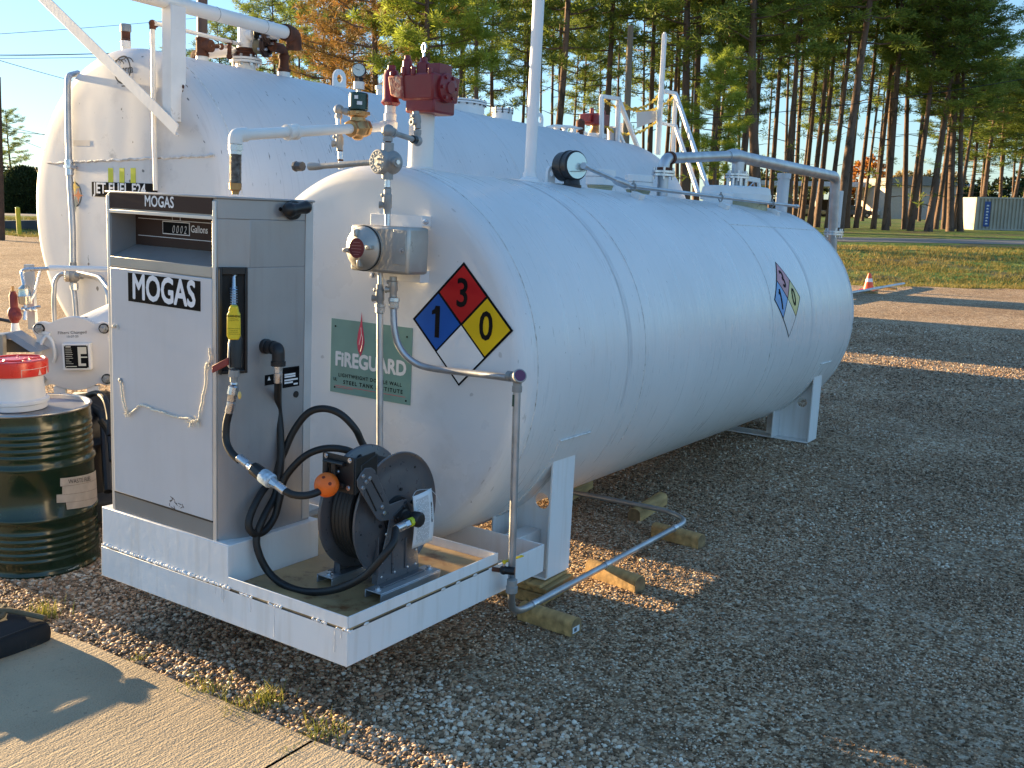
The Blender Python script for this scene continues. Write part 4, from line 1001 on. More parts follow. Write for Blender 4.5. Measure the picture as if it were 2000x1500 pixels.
# ---------------------------------------------------------------- markings on the end
yf = YF - .0145
def fz(px, py): p = T(px, py, y=yf); return p
def facemap(u, v): return V((u, yf - .0005, v))
def hazard(parent_thing, mp, hd, cols, n=8, ink=INK, red_sz=1., mirror=1., sticker=None):
    """mp(u,v): half-diagonal hd; red top, blue left, yellow right, white bottom"""
    root = parent_thing.part("hazard_diamond", decal(mp(0.), [(0, hd * 1.03), (hd * 1.03, 0), (0, -hd * 1.03), (-hd * 1.03, 0)], n), ink)
    g = .014 * hd / .27; h = hd / 2
    for nm, (cx, cz), m in (("red_field", (0, h), cols[0]), ("blue_field", (-h, 0), cols[1]), ("yellow_field", (h, 0), cols[2]), ("white_field", (0, -h), cols[3])):
        k = h - g * (.30 if nm == "white_field" else .55)
        parent_thing.part(nm, decal(mp(.0009), [(cx, cz + k), (cx + k, cz), (cx, cz - k), (cx - k, cz)], n), m, parent=root)
    for ch, cx, cz in (("3", 0, h), ("0", h, 0)):
        f = mp(.0018)
        parent_thing.text("digit", ch, ink, (lambda a, b, f=f, cx=cx, cz=cz: f(cx + a, cz + b)), hd * .66, parent=root, bold=.018, xs=.86 if ch != "1" else .8)
    f = mp(.0018); k_ = hd / .27; vs = [(-.010, -.072), (.016, -.072), (.016, .072), (-.006, .072), (-.016, .052), (-.030, .046), (-.030, .030), (-.010, .034)]
    q = decal(f, [(-h - .012 * k_, -.072 * k_), (-h + .014 * k_, -.072 * k_), (-h + .014 * k_, .072 * k_), (-h - .012 * k_, .072 * k_)], max(n, 4)); q.add([f(-h + a * k_, b * k_) for a, b in ((-.032, .030), (-.012, .036), (-.012, .072), (-.018, .056), (-.032, .048))], [(0, 1, 2, 3, 4)])
    parent_thing.part("digit", q, ink, parent=root, smooth=False)
    return root
hc = T(901, 634, y=yf)
hazard(tank, lambda e: (lambda u, v: V((hc.x + u, yf - e, hc.z + v))), .272, (DRED, DBLUE, DYEL, WHITE), n=2)
hp = onc(FT, 1538, 583, X0, Z0, RT); ha = math.atan2(hp.z - Z0, hp.x - X0); 
hazard(tank, lambda e: (lambda u, v: cpt(hp.y + u, ha + v / RT, RT + .0012 + e)), .275, (FRED, FBLUE, FYEL, TANK), n=10)
# green sign
sTL, sBR = T(648, 622, y=yf), T(800, 790, y=yf); sx0, sx1, sz1, sz0 = sTL.x, sBR.x + .004, sTL.z + .002, sBR.z - .004
mb = MB(); mb.box(sx0, yf - .0015, sz0, sx1, yf + .001, sz1); sg = tank.part("maker_sign", mb, TEAL)
sw, shh = sx1 - sx0, sz1 - sz0
def sgm(u, v, e=.0022): return V((sx0 + u * sw, yf - e, sz1 - v * shh))
def sgt(name, body, m, cu, cv, size, bold, xs, sp=1., align='CENTER'):
    tank.text(name, body, m, lambda a, b: sgm(cu, cv) + V((a, 0, b)), size, parent=sg, bold=bold, xs=xs, sp=sp, align=align)
sgt("sign_text", "FiREGUARD", WPR, .50, .545, .096, .042, .90)
sgt("sign_text", "LIGHTWEIGHT DOUBLE WALL", INK, .50, .755, .0245, .025, 1.0, 1.25)
sgt("sign_text", "STEEL TANK INSTITUTE", INK, .54, .845, .0265, .028, 1.05, 1.32)
mb = MB(); mb.box(sx0 + .03, yf - .0024, sz0 + .034, sx1 - .03, yf - .0018, sz0 + .036); mb.box(sx0 + .03, yf - .0024, sz0 + .026, sx0 + .15, yf - .0018, sz0 + .028); tank.part("sign_rule", mb, PINK, parent=sg)
sgt("sign_text", "UL", INK, .065, .82, .022, .02, .9)
fl = [(0, 0), (.012, .03), (.017, .055), (.012, .085), (.004, .12), (0, .165), (-.006, .12), (-.016, .085), (-.02, .05), (-.014, .02)]
def flame(dx, dz, k, e): return MB().add([sgm(.385, .43, e) + V((dx + a * k, 0, dz + b * k)) for a, b in fl], [tuple(range(len(fl)))])
tank.part("flame_mark", flame(0, -.012, 1.32, .0024), PINK, parent=sg)
mb = MB(); P0 = sgm(.385, .43, .0030)
mb.tube([P0 + V(p) for p in ((-.012, 0, .045), (-.006, 0, .07), (.001, 0, .10), (-.002, 0, .13))], .0012, 5, 5); mb.tube([P0 + V(p) for p in ((.001, 0, .10), (.010, 0, .075), (.006, 0, .04), (-.002, 0, .012))], .0012, 5, 5)
tank.part("flame_line", mb, WPR, parent=sg)
mb = MB()
for u, v in ((.055, .10), (.94, .12), (.06, .93), (.95, .95)): mb.cyl(sgm(u, v, .004), sgm(u, v, -.001), .0045, n=10)
tank.part("rivet", mb, INK, parent=sg)

# lifting lugs on the crown
def lug(th, y, x, z, w_=.085, h=.13, ax='y', mt=None, F=FT):
    n = 16; out_ = [V((0, -w_ / 2, 0)), V((0, w_ / 2, 0))] + [V((0, w_ / 2 * math.cos(math.pi * i / n), h - w_ / 2 + w_ / 2 * math.sin(math.pi * i / n))) for i in range(n + 1)]
    mb = MB(); hr = w_ * .22; N2 = 28; c = V((0, 0, h - w_ / 2))
    vs = []; k = 0
    for s in (-.009, .009):
        for i in range(N2):
            a = 2 * math.pi * i / N2; d = V((0, math.cos(a), math.sin(a)))
            if d.z >= 0: o = c + d * w_ / 2
            else:
                t1 = w_ / 2 / max(abs(d.y), 1e-6); t2 = c.z / max(-d.z, 1e-6); o = c + d * min(t1, t2)
            for q in (c + d * hr, o): vs.append(V((x + s, y + q.y, z + q.z)) if ax == 'y' else V((x + q.y, y + s, z + q.z)))
    fs = []
    for i in range(N2):
        j = (i + 1) % N2; a, b, c_, d_ = 2 * i, 2 * i + 1, 2 * j + 1, 2 * j; o = 2 * N2
        fs += [(a, b, c_, d_), (o + d_, o + c_, o + b, o + a), (b, o + b, o + c_, c_), (a, d_, o + d_, o + a)]
    mb.add(vs, fs); return th.part("lifting_lug", mb, mt or WHITE, ang=.5)
zc = Z0 + RT
p = T(1074, 355, x=X0); lug(tank, p.y, X0, zc - .01, .085, .115)
mb = MB(); mb.box(X0 - .05, p.y - .075, zc - .02, X0 + .05, p.y + .075, zc + .006); tank.part("lug_pad", mb, WHITE, bevel=.003)

# vent pole
p = T(1034, 357, x=X0)
vp = Thing("vent_pole", "tall straight white vent pole rising from the small tank's top out of the picture", "vent pipe", (X0, p.y, zc - .02))
mb = MB(); mb.lathe((X0, p.y, zc - .02), (0, 0, 1), [(0, .040), (.04, .040), (.045, .0335), (4.2, .0335)], 20); vp.part("pole", mb, WHITE)
mb = MB(); mb.lathe((X0, p.y, zc - .02), (0, 0, 1), [(0, .062), (.03, .060), (.045, .042), (.07, .040)], 20); vp.part("base_collar", mb, WHITE)

# clock dial gauge
p = T(1117, 358, x=-.80); gx, gy = -.80, p.y; zg = Z0 + math.sqrt(RT * RT - (gx - X0)**2)
gg = Thing("level_gauge", "round black dial gauge with a pale face on top of the small tank", "gauge", (gx, gy, zg))
mb = MB(); mb.lathe((gx, gy, zg - .02), (0, 0, 1), [(0, .058), (.028, .058), (.03, .050), (.06, .046), (.07, .040), (.09, .03)], 24); gg.part("neck", mb, IRON)
gc = V((gx - .018, gy, zg + .118)); gd = V((.93, -.35, .05)).normalized()
mb = MB(); mb.lathe(gc - gd * .075, gd, [(0, .075), (.008, .088), (.062, .088), (.066, .093), (.082, .093), (.085, .088), (.130, .088), (.137, .081), (.138, .076)], 36); gg.part("case", mb, IRON)
mb = MB(); mb.lathe(gc + gd * .0635, gd, [(0, .077), (.002, .077)], 32); fc_ = gg.part("face", mb, MIRROR)
mb = MB(); u = gd.cross(V((0, 0, 1))).normalized(); mb.bar(gc + gd * .0670 - u * .05 - V((0, 0, .030)), gc + gd * .0670 + u * .05 - V((0, 0, .038)), .004, .028, up=gd); gg.part("needle", mb, CAST, parent=fc_)

# thin conduit with clamps along the crown to the gauge
cpath = [T(1144, 326, x=-.72), T(1205, 353, x=-.70), T(1232, 364, x=-.66), T(1555, 403, x=-.62)]
cd = Thing("gauge_conduit", "thin galvanised conduit running back along the top of the small tank from the dial gauge", "conduit", cpath[1])
mb = MB(); mb.tube(cpath, .0135, 10); mb.tube([cpath[0] - V((0, .03, -.006)), cpath[0] + V((0, .01, 0))], .02, 10); cd.part("tube", mb, GALV)
d = (cpath[2] - cpath[1]).normalized(); mb = MB(); mb.lathe(cpath[1], d, [(-.03, .016), (-.02, .022), (.0, .026), (.07, .026), (.09, .022), (.10, .016)], 14); cd.part("seal_fitting", mb, GALV)
d = (cpath[3] - cpath[2]).normalized()
mb = MB(); mb.lathe(cpath[3], d, [(-.03, .018), (.04, .018)], 12); cd.part("end_coupling", mb, GALV)
for i, (px, py) in enumerate(((1240, 366), (1408, 385), (1528, 400))):
    q = at(FT, px, py, x=-.655) if i == 0 else None
    yq = [T(1242, 372, x=-.64).y, T(1408, 385, x=-.64).y, T(1505, 397, x=-.64).y][i]
    s = (yq - cpath[2].y) / (cpath[3].y - cpath[2].y); c = cpath[2].lerp(cpath[3], s) if s > 0 else cpath[2]
    xb = c.x + .03; a = math.acos((xb - X0) / RT); zb = Z0 + RT * math.sin(a)
    mb = MB(); nrm = V((math.cos(a), 0, math.sin(a))); tg = V((-math.sin(a), 0, math.cos(a))); b0 = cpt(yq, a, RT)
    mb.obox(b0 + nrm * .016, tg * .034, (0, .036, 0), nrm * .018); bk = cd.part("bracket", mb, WHITE_D, bevel=.004)
    mb = MB(); mb.tube([c + V((0, 0, -.04)), c + V((-.02, 0, 0)), c + V((0, 0, .022)), c + V((.02, 0, 0)), c + V((0, 0, -.04))], .005, 6, 4); mb.cyl(c + V((0, 0, .015)), c + V((0, 0, .038)), .007, n=6); cd.part("clamp", mb, CAST)

# emergency vent caps
for px, lab in ((1172, "first of the two squat white vent caps behind the dial gauge, nearer"), (1247, "second squat white vent cap behind the dial gauge, beside the flanged riser")):
    p = T(px, 366, x=X0 - .12); vx, vy = X0 - .12, p.y
    mb = MB(); mb.lathe((vx, vy, zc - .03), (0, 0, 1), [(0, .082), (.05, .082), (.055, .088), (.07, .088)], 28); vn_ = tank.part("vent_neck", mb, mat("yellowed_collar", (.42, .40, .26), .6, var=.25, dirt=(.1, .09, .07), dt=.55, ds=9))
    mb = MB(); mb.lathe((vx, vy, zc + .037), (0, 0, 1), [(0, .098), (.004, .102), (.052, .102), (.054, .099), (.057, .102), (.100, .101), (.106, .095), (.107, .02)], 32); tank.part("vent_cap", mb, WHITE_D, parent=vn_, label=lab)
    mb = MB(); mb.torus((vx, vy, zc + .0925), (0, 0, 1), .1018, .0015); tank.part("cap_seam", mb, CAST, parent=vn_)

# galvanised fill / vapour pipework over the crown
def flange(th, c, ax, r, t=.018, bolts=4, br=.010, m=ZINC, gap=.006, parent=None, R2=None):
    c, ax = V(c), V(ax).normalized()
    mb = MB(); mb.lathe(c, ax, [(-t - gap / 2, r * .62), (-t - gap / 2, r), (-gap / 2, r), (-gap / 2, r * .6)], 30, False); mb.lathe(c, ax, [(gap / 2, r * .6), (gap / 2, r), (t + gap / 2, r), (t + gap / 2, r * .62)], 30, False)
    f = th.part("flange", mb, m, parent=parent)
    mb = MB(); mb.lathe(c, ax, [(-gap / 2, r * .84), (gap / 2, r * .84)], 26); th.part("gasket", mb, BLACK, parent=f)
    mb = MB(); mb.bolts(c, ax, r * .80, br, t + gap + .022, bolts, .5); th.part("bolt", mb, ZINC, parent=f)
    return f
A0 = T(1293, 378, x=X0); rp = .040
ay = A0.y; top = T(1291, 308, x=X0).z
P1 = V((X0, ay, zc - .01)); P2 = V((X0, ay, top)); P3 = T(1432, 304, x=X0 - .02); P4 = T(1632, 345, x=X0 + .05)
P5b = T(1627, 470, x=X0 + .05)
vpp = Thing("vapour_pipe", "galvanised pipe bending over the far end of the small tank, with flanges and risers", "pipe", P1)
mb = MB(); mb.tube(bend([P1, P2, P3], .075, 8), rp, 18); p_ = vpp.part("riser_and_run", mb, GALV)
mb = MB(); d1 = (P3 - P2).normalized(); d2 = (P4 - P3).normalized()
mb.tube([P3 - d1 * .13, P3 - d1 * .02, P3 + d2 * .05, P3 + d2 * .34], 0, 18, radii=[.045, .058, .060, .050]); vpp.part("elbow", mb, GALV)
mb = MB(); mb.lathe(V((X0, ay, top - .085)), (0, 0, 1), [(0, .049), (.02, .049)], 18); mb.lathe(P2 + d1 * .075, d1, [(0, .049), (.035, .049)], 18); vpp.part("collar", mb, RUST)
mb = MB(); mb.tube(bend([P3 + d2 * .3, P4, V((P5b.x, P5b.y, P5b.z - .2))], .09, 8), .052, 18); vpp.part("end_run", mb, GALV)
fz_ = T(1291, 341, x=X0).z; flange(vpp, (X0, ay, fz_ + .01), (0, 0, 1), .085, .016, 4, .009)
fz2 = T(1627, 455, x=X0 + .05).z; flange(vpp, (P5b.x, P5b.y, fz2), (0, 0, 1), .105, .02, 6, .012)
mb = MB(); mb.cyl((P5b.x, P5b.y, fz2 + .06), (P5b.x, P5b.y, P4.z - .14), .060, n=16); vpp.part("sleeve", mb, mat("pale_galvanised", (.55, .57, .60), .5, metal=.4, var=.2, vs=3, dirt=(.2, .19, .18), dt=.62, ds=6, stretch=(1, 1, .4)))
pm = T(1527, 395, x=X0); zt = T(1529, 338, x=X0).z
mb = MB(); mb.cyl((X0, pm.y, zc - .02), (X0, pm.y, zt - .03), .055, n=16); mb.cyl((X0, pm.y, zt - .05), (X0, pm.y, zt), .064, n=16); vpp.part("support_post", mb, MATS["pale_galvanised"])
# manway with its own riser
pc = T(1436, 392, x=X0); my = pc.y
mw = Thing("manway", "broad white manway cover with a flanged riser, near the far end of the small tank", "manway", (X0, my, zc - .05))
mb = MB(); mb.lathe((X0, my, zc - .06), (0, 0, 1), [(0, .27), (.09, .27), (.092, .25)], 40); mw.part("neck", mb, MATS["yellowed_collar"])
mb = MB(); mb.lathe((X0, my, zc + .035), (0, 0, 1), [(0, .285), (.002, .295), (.055, .295), (.058, .290), (.105, .28), (.115, .26), (.117, .05)], 44); mw.part("cover", mb, WHITE_D)
mb = MB(); mb.lathe((X0 - .02, my - .33, zc - .02), (0, 0, 1), [(0, .12), (.10, .12), (.108, .11), (.11, .02)], 30); mw.part("small_cap", mb, WHITE_D)
zt = T(1436, 320, x=X0).z; zf = T(1433, 343, x=X0).z
mb = MB(); mb.cyl((X0, my, zc + .15), (X0, my, zt + .02), .052, n=18); mw.part("riser", mb, GALV)
flange(mw, (X0, my, zf), (0, 0, 1), .098, .016, 6, .010)
mb = MB(); mb.bolts((X0, my, zf - .06), (0, 0, 1), .08, .014, .05, 8); mw.part("stud", mb, ZINC)
mb = MB(); q0 = V((X0 + .03, my + .06, zf + .01)); mb.prism([q0, q0 + V((0, .36, 0)), q0 + V((0, .47, -.22)), q0 + V((0, .42, -.22)), q0 + V((0, .33, -.04)), q0 + V((0, 0, -.04))], (.02, 0, 0)); mw.part("cover_arm", mb, WHITE_D, bevel=.003)
mb = MB(); mb.tube([q0 + V((.02, .08, -.10)), q0 + V((.03, .18, -.05)), q0 + V((.02, .25, -.13))], .006, 6, 6); mw.part("chain", mb, ZINC)

# ---------------------------------------------------------------- red overfill valve on its white riser
rvy = 1.42; rvx = -.885
rz0 = T(826, 222, y=rvy).z
rv_ = Thing("fill_riser", "short fat white pipe stub on the small tank that carries the red valve", "pipe", (rvx, rvy, zc - .03))
mb = MB(); mb.lathe((rvx, rvy, zc - .03), (0, 0, 1), [(0, .062), (rz0 - zc + .04, .062)], 28); rv_.part("pipe", mb, PIPEW)
mb = MB(); mb.torus((rvx, rvy, zc - .001), (0, 0, 1), .063, .008); rv_.part("weld_bead", mb, WHITE_D)
red = Thing("red_valve", "large dark red cast valve with an eye bolt, on the small tank's front riser", "valve", (rvx, rvy, rz0))
def RP(px, py, y=rvy - .05): return T(px, py, y=y)
mb = MB()
zl = RP(800, 222).z; zm = RP(800, 196).z; zu = RP(800, 147).z; ztop = RP(830, 128).z
xl, xr = RP(800, 180).x, RP(858, 180).x
mb.box(xl + .004, rvy - .085, zl, xr - .004, rvy + .085, zm + .01)
mb.hexa([(xl - .02, rvy - .09, zm - .005), (xr, rvy - .10, zm - .005), (xr, rvy + .10, zm - .005), (xl - .02, rvy + .09, zm - .005), (xl - .02, rvy - .10, zu), (xr + .006, rvy - .11, zu), (xr + .006, rvy + .11, zu), (xl - .02, rvy + .10, zu)])
body = red.part("body", mb, RED, bevel=.010)
mb = MB(); xa = RP(762, 190).x; xb = RP(772, 190).x
mb.hexa([(xa + .05, rvy - .11, RP(770, 190).z), (xl + .0, rvy - .11, zm - .0), (xl, rvy + .06, zm), (xa + .05, rvy + .06, RP(770, 190).z), (xa + .03, rvy - .11, RP(770, 152).z), (xl, rvy - .11, zu - .005), (xl, rvy + .06, zu - .005), (xa + .03, rvy + .06, RP(770, 152).z)])
red.part("arm", mb, mat("chipped_red_casting", (.42, .10, .08), .7, var=.3, vs=30, bump=.004, bs=90, dirt=(.50, .36, .28), dt=.52, ds=30), parent=body, bevel=.008)
pp = V((RP(763, 200).x, rvy - .05, 0))
mb = MB(); mb.lathe((pp.x, pp.y, RP(763, 206).z), (0, 0, 1), [(0, .036), (.012, .048), (.03, .040), (.14, .042), (.15, .036), (.165, .034), (.17, .022), (.19, .02)], 20); red.part("inlet_bonnet", mb, RED, parent=body)
mb = MB(); x = RP(793, 130).x; mb.lathe((x, rvy - .04, zu - .02), (0, 0, 1), [(0, .028), (.09, .024), (.095, .017), (.115, .015)], 16); mb.lathe((x + .085, rvy - .02, zu - .02), (0, 0, 1), [(0, .035), (.08, .032), (.085, .02), (.105, .02)], 6)
mb.box(x + .10, rvy - .03, zu - .02, xr - .02, rvy + .07, zu + .055); mb.cyl((xl, rvy - .10, zu - .01), (xl, rvy - .10, zu + .03), .013, n=6); mb.cyl((xl + .06, rvy - .10, zu - .01), (xl + .06, rvy - .10, zu + .03), .013, n=6); mb.cyl((xr - .02, rvy - .10, zu - .01), (xr - .02, rvy - .10, zu + .02), .013, n=6)
mb.cyl((xa + .06, rvy - .11, RP(770, 152).z), (xa + .06, rvy - .11, RP(770, 144).z), .012, n=6); red.part("cap_bolt", mb, RED, parent=body, bevel=.003)
mb = MB(); mb.lathe((xr - .005, rvy, (zm + zu) / 2), (1, 0, 0), [(0, .07), (.022, .068), (.03, .03), (.04, .028)], 22); mb.bolts((xr + .018, rvy, (zm + zu) / 2), (1, 0, 0), .054, .009, .012, 6); red.part("side_cover", mb, RED, parent=body)
eb = V((x + .085, rvy - .02, zu + .10)); mb = MB(); mb.torus(eb + V((0, 0, .03)), (.5, 1, 0), .021, .005, 22, 8); mb.cyl(eb - V((0, 0, .01)), eb + V((0, 0, .012)), .006, n=8); red.part("eye_bolt", mb, ZINC, parent=body)

# white supply pipe: from the pump cabinet's top to the red valve's inlet
zi = T(763, 247, y=rvy - .05).z
S0 = V((-.925, .285, T(470, 264, y=.285).z)); pin = V((pp.x, pp.y, zi))
sup = Thing("supply_pipe", "cream white pipe with elbow and union, running from the pump's top to the red valve", "pipe", S0)
mid = [S0, pin]
dS = (pin - S0).normalized(); rS = .0225
mb = MB(); mb.tube(bend([S0 + V((0, 0, -.035)), S0 + V((0, 0, .0)), S0 + dS * .06], .03, 6), .0285, 16); sup.part("elbow", mb, PIPEW)
SV = S0 + (pin - S0) * ((T(700, 262, y=.95).x - S0.x) / (pin.x - S0.x) if abs(pin.x - S0.x) > .3 else .62)
def on_line(px, A, Bp):
    """parameter on segment A-Bp whose photo column is px"""
    lo, hi = 0., 1.
    for _ in range(30):
        m_ = (lo + hi) / 2; P = FT @ A.lerp(Bp, m_); c = RCW @ (P - CW); x = 1000 + FPX * c.x / c.z
        if x < px: lo = m_
        else: hi = m_
    return A.lerp(Bp, lo)
mb = MB(); mb.tube([S0 + dS * .03, pin], rS, 16); sup.part("run", mb, PIPEW)
u0 = on_line(566, S0, pin); mb = MB(); mb.lathe(u0, dS, [(-.022, .024), (-.022, .034), (-.004, .034), (0, .029), (.022, .029), (.026, .034), (.044, .034), (.044, .024)], 18); sup.part("union", mb, PIPEW)
mb = MB(); mb.lathe(pin - V((0, 0, .035)), (0, 0, 1), [(0, .024), (.01, .036), (.055, .038), (.06, .034), (.062, .030), (.095, .031), (.10, .026), (T(763, 207, y=rvy - .05).z - zi + .035, .026)], 18); mb.lathe(pin - dS * .06, dS, [(0, .030), (.06, .032)], 16); sup.part("inlet_riser", mb, PIPEW)
# braided connector into the cabinet
ztc = .3101 + 1.352
fx = Thing("flex_connector", "short vertical braided metal connector between the pump cabinet's top and the white elbow", "connector", (S0.x, S0.y, ztc))
zA, zB_ = ztc, S0.z - .035; L_ = zB_ - zA
mb = MB(); mb.lathe((S0.x, S0.y, zA), (0, 0, 1), [(0, .014), (.012, .016), (.02, .024), (.045, .026)], 14); fx.part("lower_fitting", mb, BRASS)
mb = MB(); n = 44; prof = []
for i in range(n + 1): prof.append((.045 + (L_ - .085) * i / n, .0235 + (.0016 if i % 2 else -.0012)))
mb.lathe((S0.x, S0.y, zA), (0, 0, 1), prof, 26); fx.part("braid", mb, mat("steel_braid", (.36, .33, .29), .35, metal=.8, var=.35, vs=60, bump=.003, bs=260))
mb = MB(); mb.lathe((S0.x, S0.y, zA + L_ - .04), (0, 0, 1), [(0, .026), (.014, .026), (.015, .030), (.038, .030)], 6); fx.part("hex_nut", mb, ZINC)
# brass solenoid valve
SVc = on_line(699, S0, pin); Wp = lambda r: r
sv = Thing("solenoid_valve", "brass valve with dark green canister and small round pressure gauge above it", "valve", SVc)
up_ = V((0, 0, 1)); px_ = .00225
mb = MB(); mb.lathe(SVc - dS * .062, dS, [(0, .030), (0, .040), (.018, .040), (.022, .034), (.045, .048), (.075, .050), (.095, .036), (.10, .043), (.124, .043), (.124, .030)], 8)
mb.lathe(SVc, up_, [(-.055, .012), (-.05, .022), (-.035, .03), (0, .040), (.05, .034), (.055, .044), (.078, .046), (.080, .030)], 18)
bb = sv.part("brass_body", mb, BRASS, bevel=.002)
sd_ = V((.94, -.33, 0)).normalized()
mb = MB(); mb.obox(SVc + V((0, 0, .070)), V((.04, 0, 0)), V((0, .04, 0)), V((0, 0, .008))); sv.part("brass_plate", mb, BRASS, parent=bb, bevel=.003)
mb = MB(); mb.lathe(SVc, up_, [(.082, .042), (.086, .046), (.155, .045), (.162, .040), (.164, .01)], 28); can = sv.part("canister", mb, GREENM)
cdir = V((.55, -.83, 0)).normalized(); side = V((cdir.y, -cdir.x, 0)) * -1
for dz, w_, dx in ((.138, .017, -.004), (.112, .024, .012)):
    c = SVc + V((0, 0, dz)); mb = MB(); k = 6; a0 = math.atan2(cdir.y, cdir.x) + dx / .046
    vs = []
    for i in range(k + 1):
        a = a0 - w_ / 2 / .046 + w_ / .046 * i / k
        for z_ in (-.008, .008): vs.append(c + V((.0468 * math.cos(a), .0468 * math.sin(a), z_)))
    mb.add(vs, [(2 * i, 2 * i + 2, 2 * i + 3, 2 * i + 1) for i in range(k)]); sv.part("sticker", mb, PAPER, parent=can)
mb = MB(); mb.cyl(SVc + V((0, 0, .16)), SVc + V((0, 0, .178)), .012, n=10); mb.cyl(SVc + V((0, 0, .178)), SVc + V((0, 0, .212)), .026, n=20); sv.part("white_cap", mb, PIPEW)
pg = SVc + V((-.002, 0, .262)); gdir = V((.62, -.78, .1)).normalized()
mb = MB(); mb.cyl(SVc + V((0, 0, .205)), pg, .010, n=10); mb.obox(SVc + V((0, 0, .222)), V((.014, 0, 0)), V((0, .014, 0)), V((0, 0, .012))); sv.part("gauge_stem", mb, IRON)
mb = MB(); mb.lathe(pg - gdir * .02, gdir, [(0, .028), (.004, .034), (.03, .034), (.036, .032), (.036, .028)], 28); gcs = sv.part("pressure_gauge", mb, IRON)
mb = MB(); mb.lathe(pg + gdir * .0162, gdir, [(0, .0285), (.0012, .0285)], 24); sv.part("dial_face", mb, GLASS, parent=gcs)
mb = MB(); uu = gdir.cross(up_).normalized(); mb.bar(pg + gdir * .0180 - uu * .004, pg + gdir * .0180 + uu * .016 + up_ * .006, .0016, .001, up=gdir)
for i in range(9): a = -.6 + i * 0.54; d = uu * math.cos(a) + up_ * math.sin(a); mb.bar(pg + gdir * .0180 + d * .021, pg + gdir * .0180 + d * .025, .001, .001, up=gdir)
sv.part("needle", mb, INK, parent=gcs)

# ---------------------------------------------------------------- electrical conduit and junction boxes on the tank's end
def elbow_cap(th, p, r, d, nm="conduit_elbow", m=CAST):
    """pulling elbow: a knob with two hubs"""
    mb = MB(); mb.sphere(p, r, 16, 10)
    for q in d: q = V(q); mb.lathe(p, q.normalized(), [(0, r * .62), (q.length * .6, r * .62), (q.length * .6, r * .72), (q.length, r * .72)], 14)
    return th.part(nm, mb, m)
def drain_seal(th, a, b, side=(-1, -.2, 0), m=CAST, r=.018):
    a, b = V(a), V(b); d = b - a; L_ = d.length; mb = MB()
    mb.lathe(a, d.normalized(), [(0, r), (.02 * 1, r), (.03, r * 1.25), (L_ * .75, r * 1.25), (L_ * .8, r), (L_, r)], 14)
    s = V(side).normalized(); c = a + d * .35; mb.lathe(c, s, [(0, .013), (.028, .013), (.028, .016), (.036, .016), (.036, .009), (.030, .008)], 12, False)
    mb.lathe(a + d * .72, s, [(0, .010), (.026, .010), (.030, .005)], 6); th_ = th.part("sealing_fitting", mb, m)
    mb = MB(); mb.cyl(c + s * .026, c + s * .031, .009, n=10); th.part("plug", mb, BLACK, parent=th_); return th_
yb = .93
jb = Thing("junction_box", "square cast aluminium box with round lid and dark red label, on the tank's end", "box", T(758, 485, y=yb))
# bracket plate standing off the tank
bt, bbm = T(828, 422, y=yb + .10), T(830, 552, y=yb + .10)
bl = T(726, 424, y=yb + .10)
mb = MB(); mb.box(bl.x, yb + .092, bbm.z - .002, bt.x - .004, yb + .098, bt.z); mb.box(bt.x - .010, yb + .098, bt.z - .045, bt.x - .004, YF, bt.z); mb.box(bt.x - .010, yb + .098, bbm.z - .004, bt.x - .004, YF, bbm.z + .05); mb.box(bt.x - .010, YF - .006, bbm.z, bt.x + .02, YF, bbm.z + .05); mb.box(bt.x - .01, YF - .006, bt.z - .04, bt.x + .02, YF, bt.z)
mb.box(bl.x, yb + .098, bt.z - .04, bl.x + .006, YF, bt.z)
jb.part("bracket", mb, WHITE, bevel=.001)
x0_, x1_ = T(700, 485, y=yb).x, T(816, 485, y=yb + .01).x; z1_, z0_ = T(740, 440, y=yb).z, T(740, 531, y=yb).z
mb = MB(); mb.box(x0_, yb - .055, z0_, x1_, yb + .09, z1_); jbody = jb.part("body", mb, ALU, bevel=.014)
lc = V(((x0_ + .095), yb - .056, (z0_ + z1_) / 2))
mb = MB(); mb.lathe(lc, (0, -1, 0), [(0, .101), (.012, .101), (.016, .097), (.022, .097), (.026, .088), (.046, .074), (.058, .046), (.060, .044)], 48); lid = jb.part("lid", mb, ALU)
mb = MB(); mb.torus(lc + V((0, -.014, 0)), (0, 1, 0), .0995, .003); jb.part("lid_seal", mb, BLACK, parent=lid)
mb = MB(); mb.lathe(lc + V((0, -.060, 0)), (0, -1, 0), [(0, .044), (.0015, .044)], 36); lb_ = jb.part("red_label", mb, mat("maroon_label", (.16, .010, .018), .4), parent=lid)
mb = MB()
for dz, w_ in ((.024, .020), (.010, .028), (-.004, .030), (-.018, .024), (-.029, .016)): mb.box(lc.x - w_, lc.y - .0625, lc.z + dz, lc.x + w_, lc.y - .0618, lc.z + dz + .002)
jb.part("label_print", mb, mat("pale_red_print", (.45, .22, .22), .5), parent=lb_)
mb = MB()
for a in (100, 190, 280, 5): d = V((math.cos(R_(a)), 0, math.sin(R_(a)))); c = lc + d * .068 + V((0, -.05, 0)); t = V((-d.z, 0, d.x)); mb.obox(c, d * .016, V((0, .013, 0)), t * .009)
jb.part("lid_lug", mb, ALU, parent=lid, bevel=.003)
mb = MB(); c = V((x1_ - .035, yb - .057, lc.z)); mb.lathe(c, (0, -1, 0), [(-.004, .012), (.005, .012), (.006, .006)], 6); mb.lathe(V((x1_ - .018, yb + .088, z1_ + .025)), (0, -1, 0), [(0, .013), (.012, .013), (.013, .007), (.02, .006)], 8); mb.lathe(V((x0_ + .045, yb + .06, z0_ - .022)), (0, -1, 0), [(0, .013), (.012, .013), (.013, .007)], 8); jb.part("screw", mb, ZINC)
mb = MB(); mb.box(x1_ - .085, yb - .0590, z1_ - .165, x1_ - .012, yb - .0565, z1_ - .014); jb.part("side_pad", mb, ALU, parent=jbody, bevel=.001)
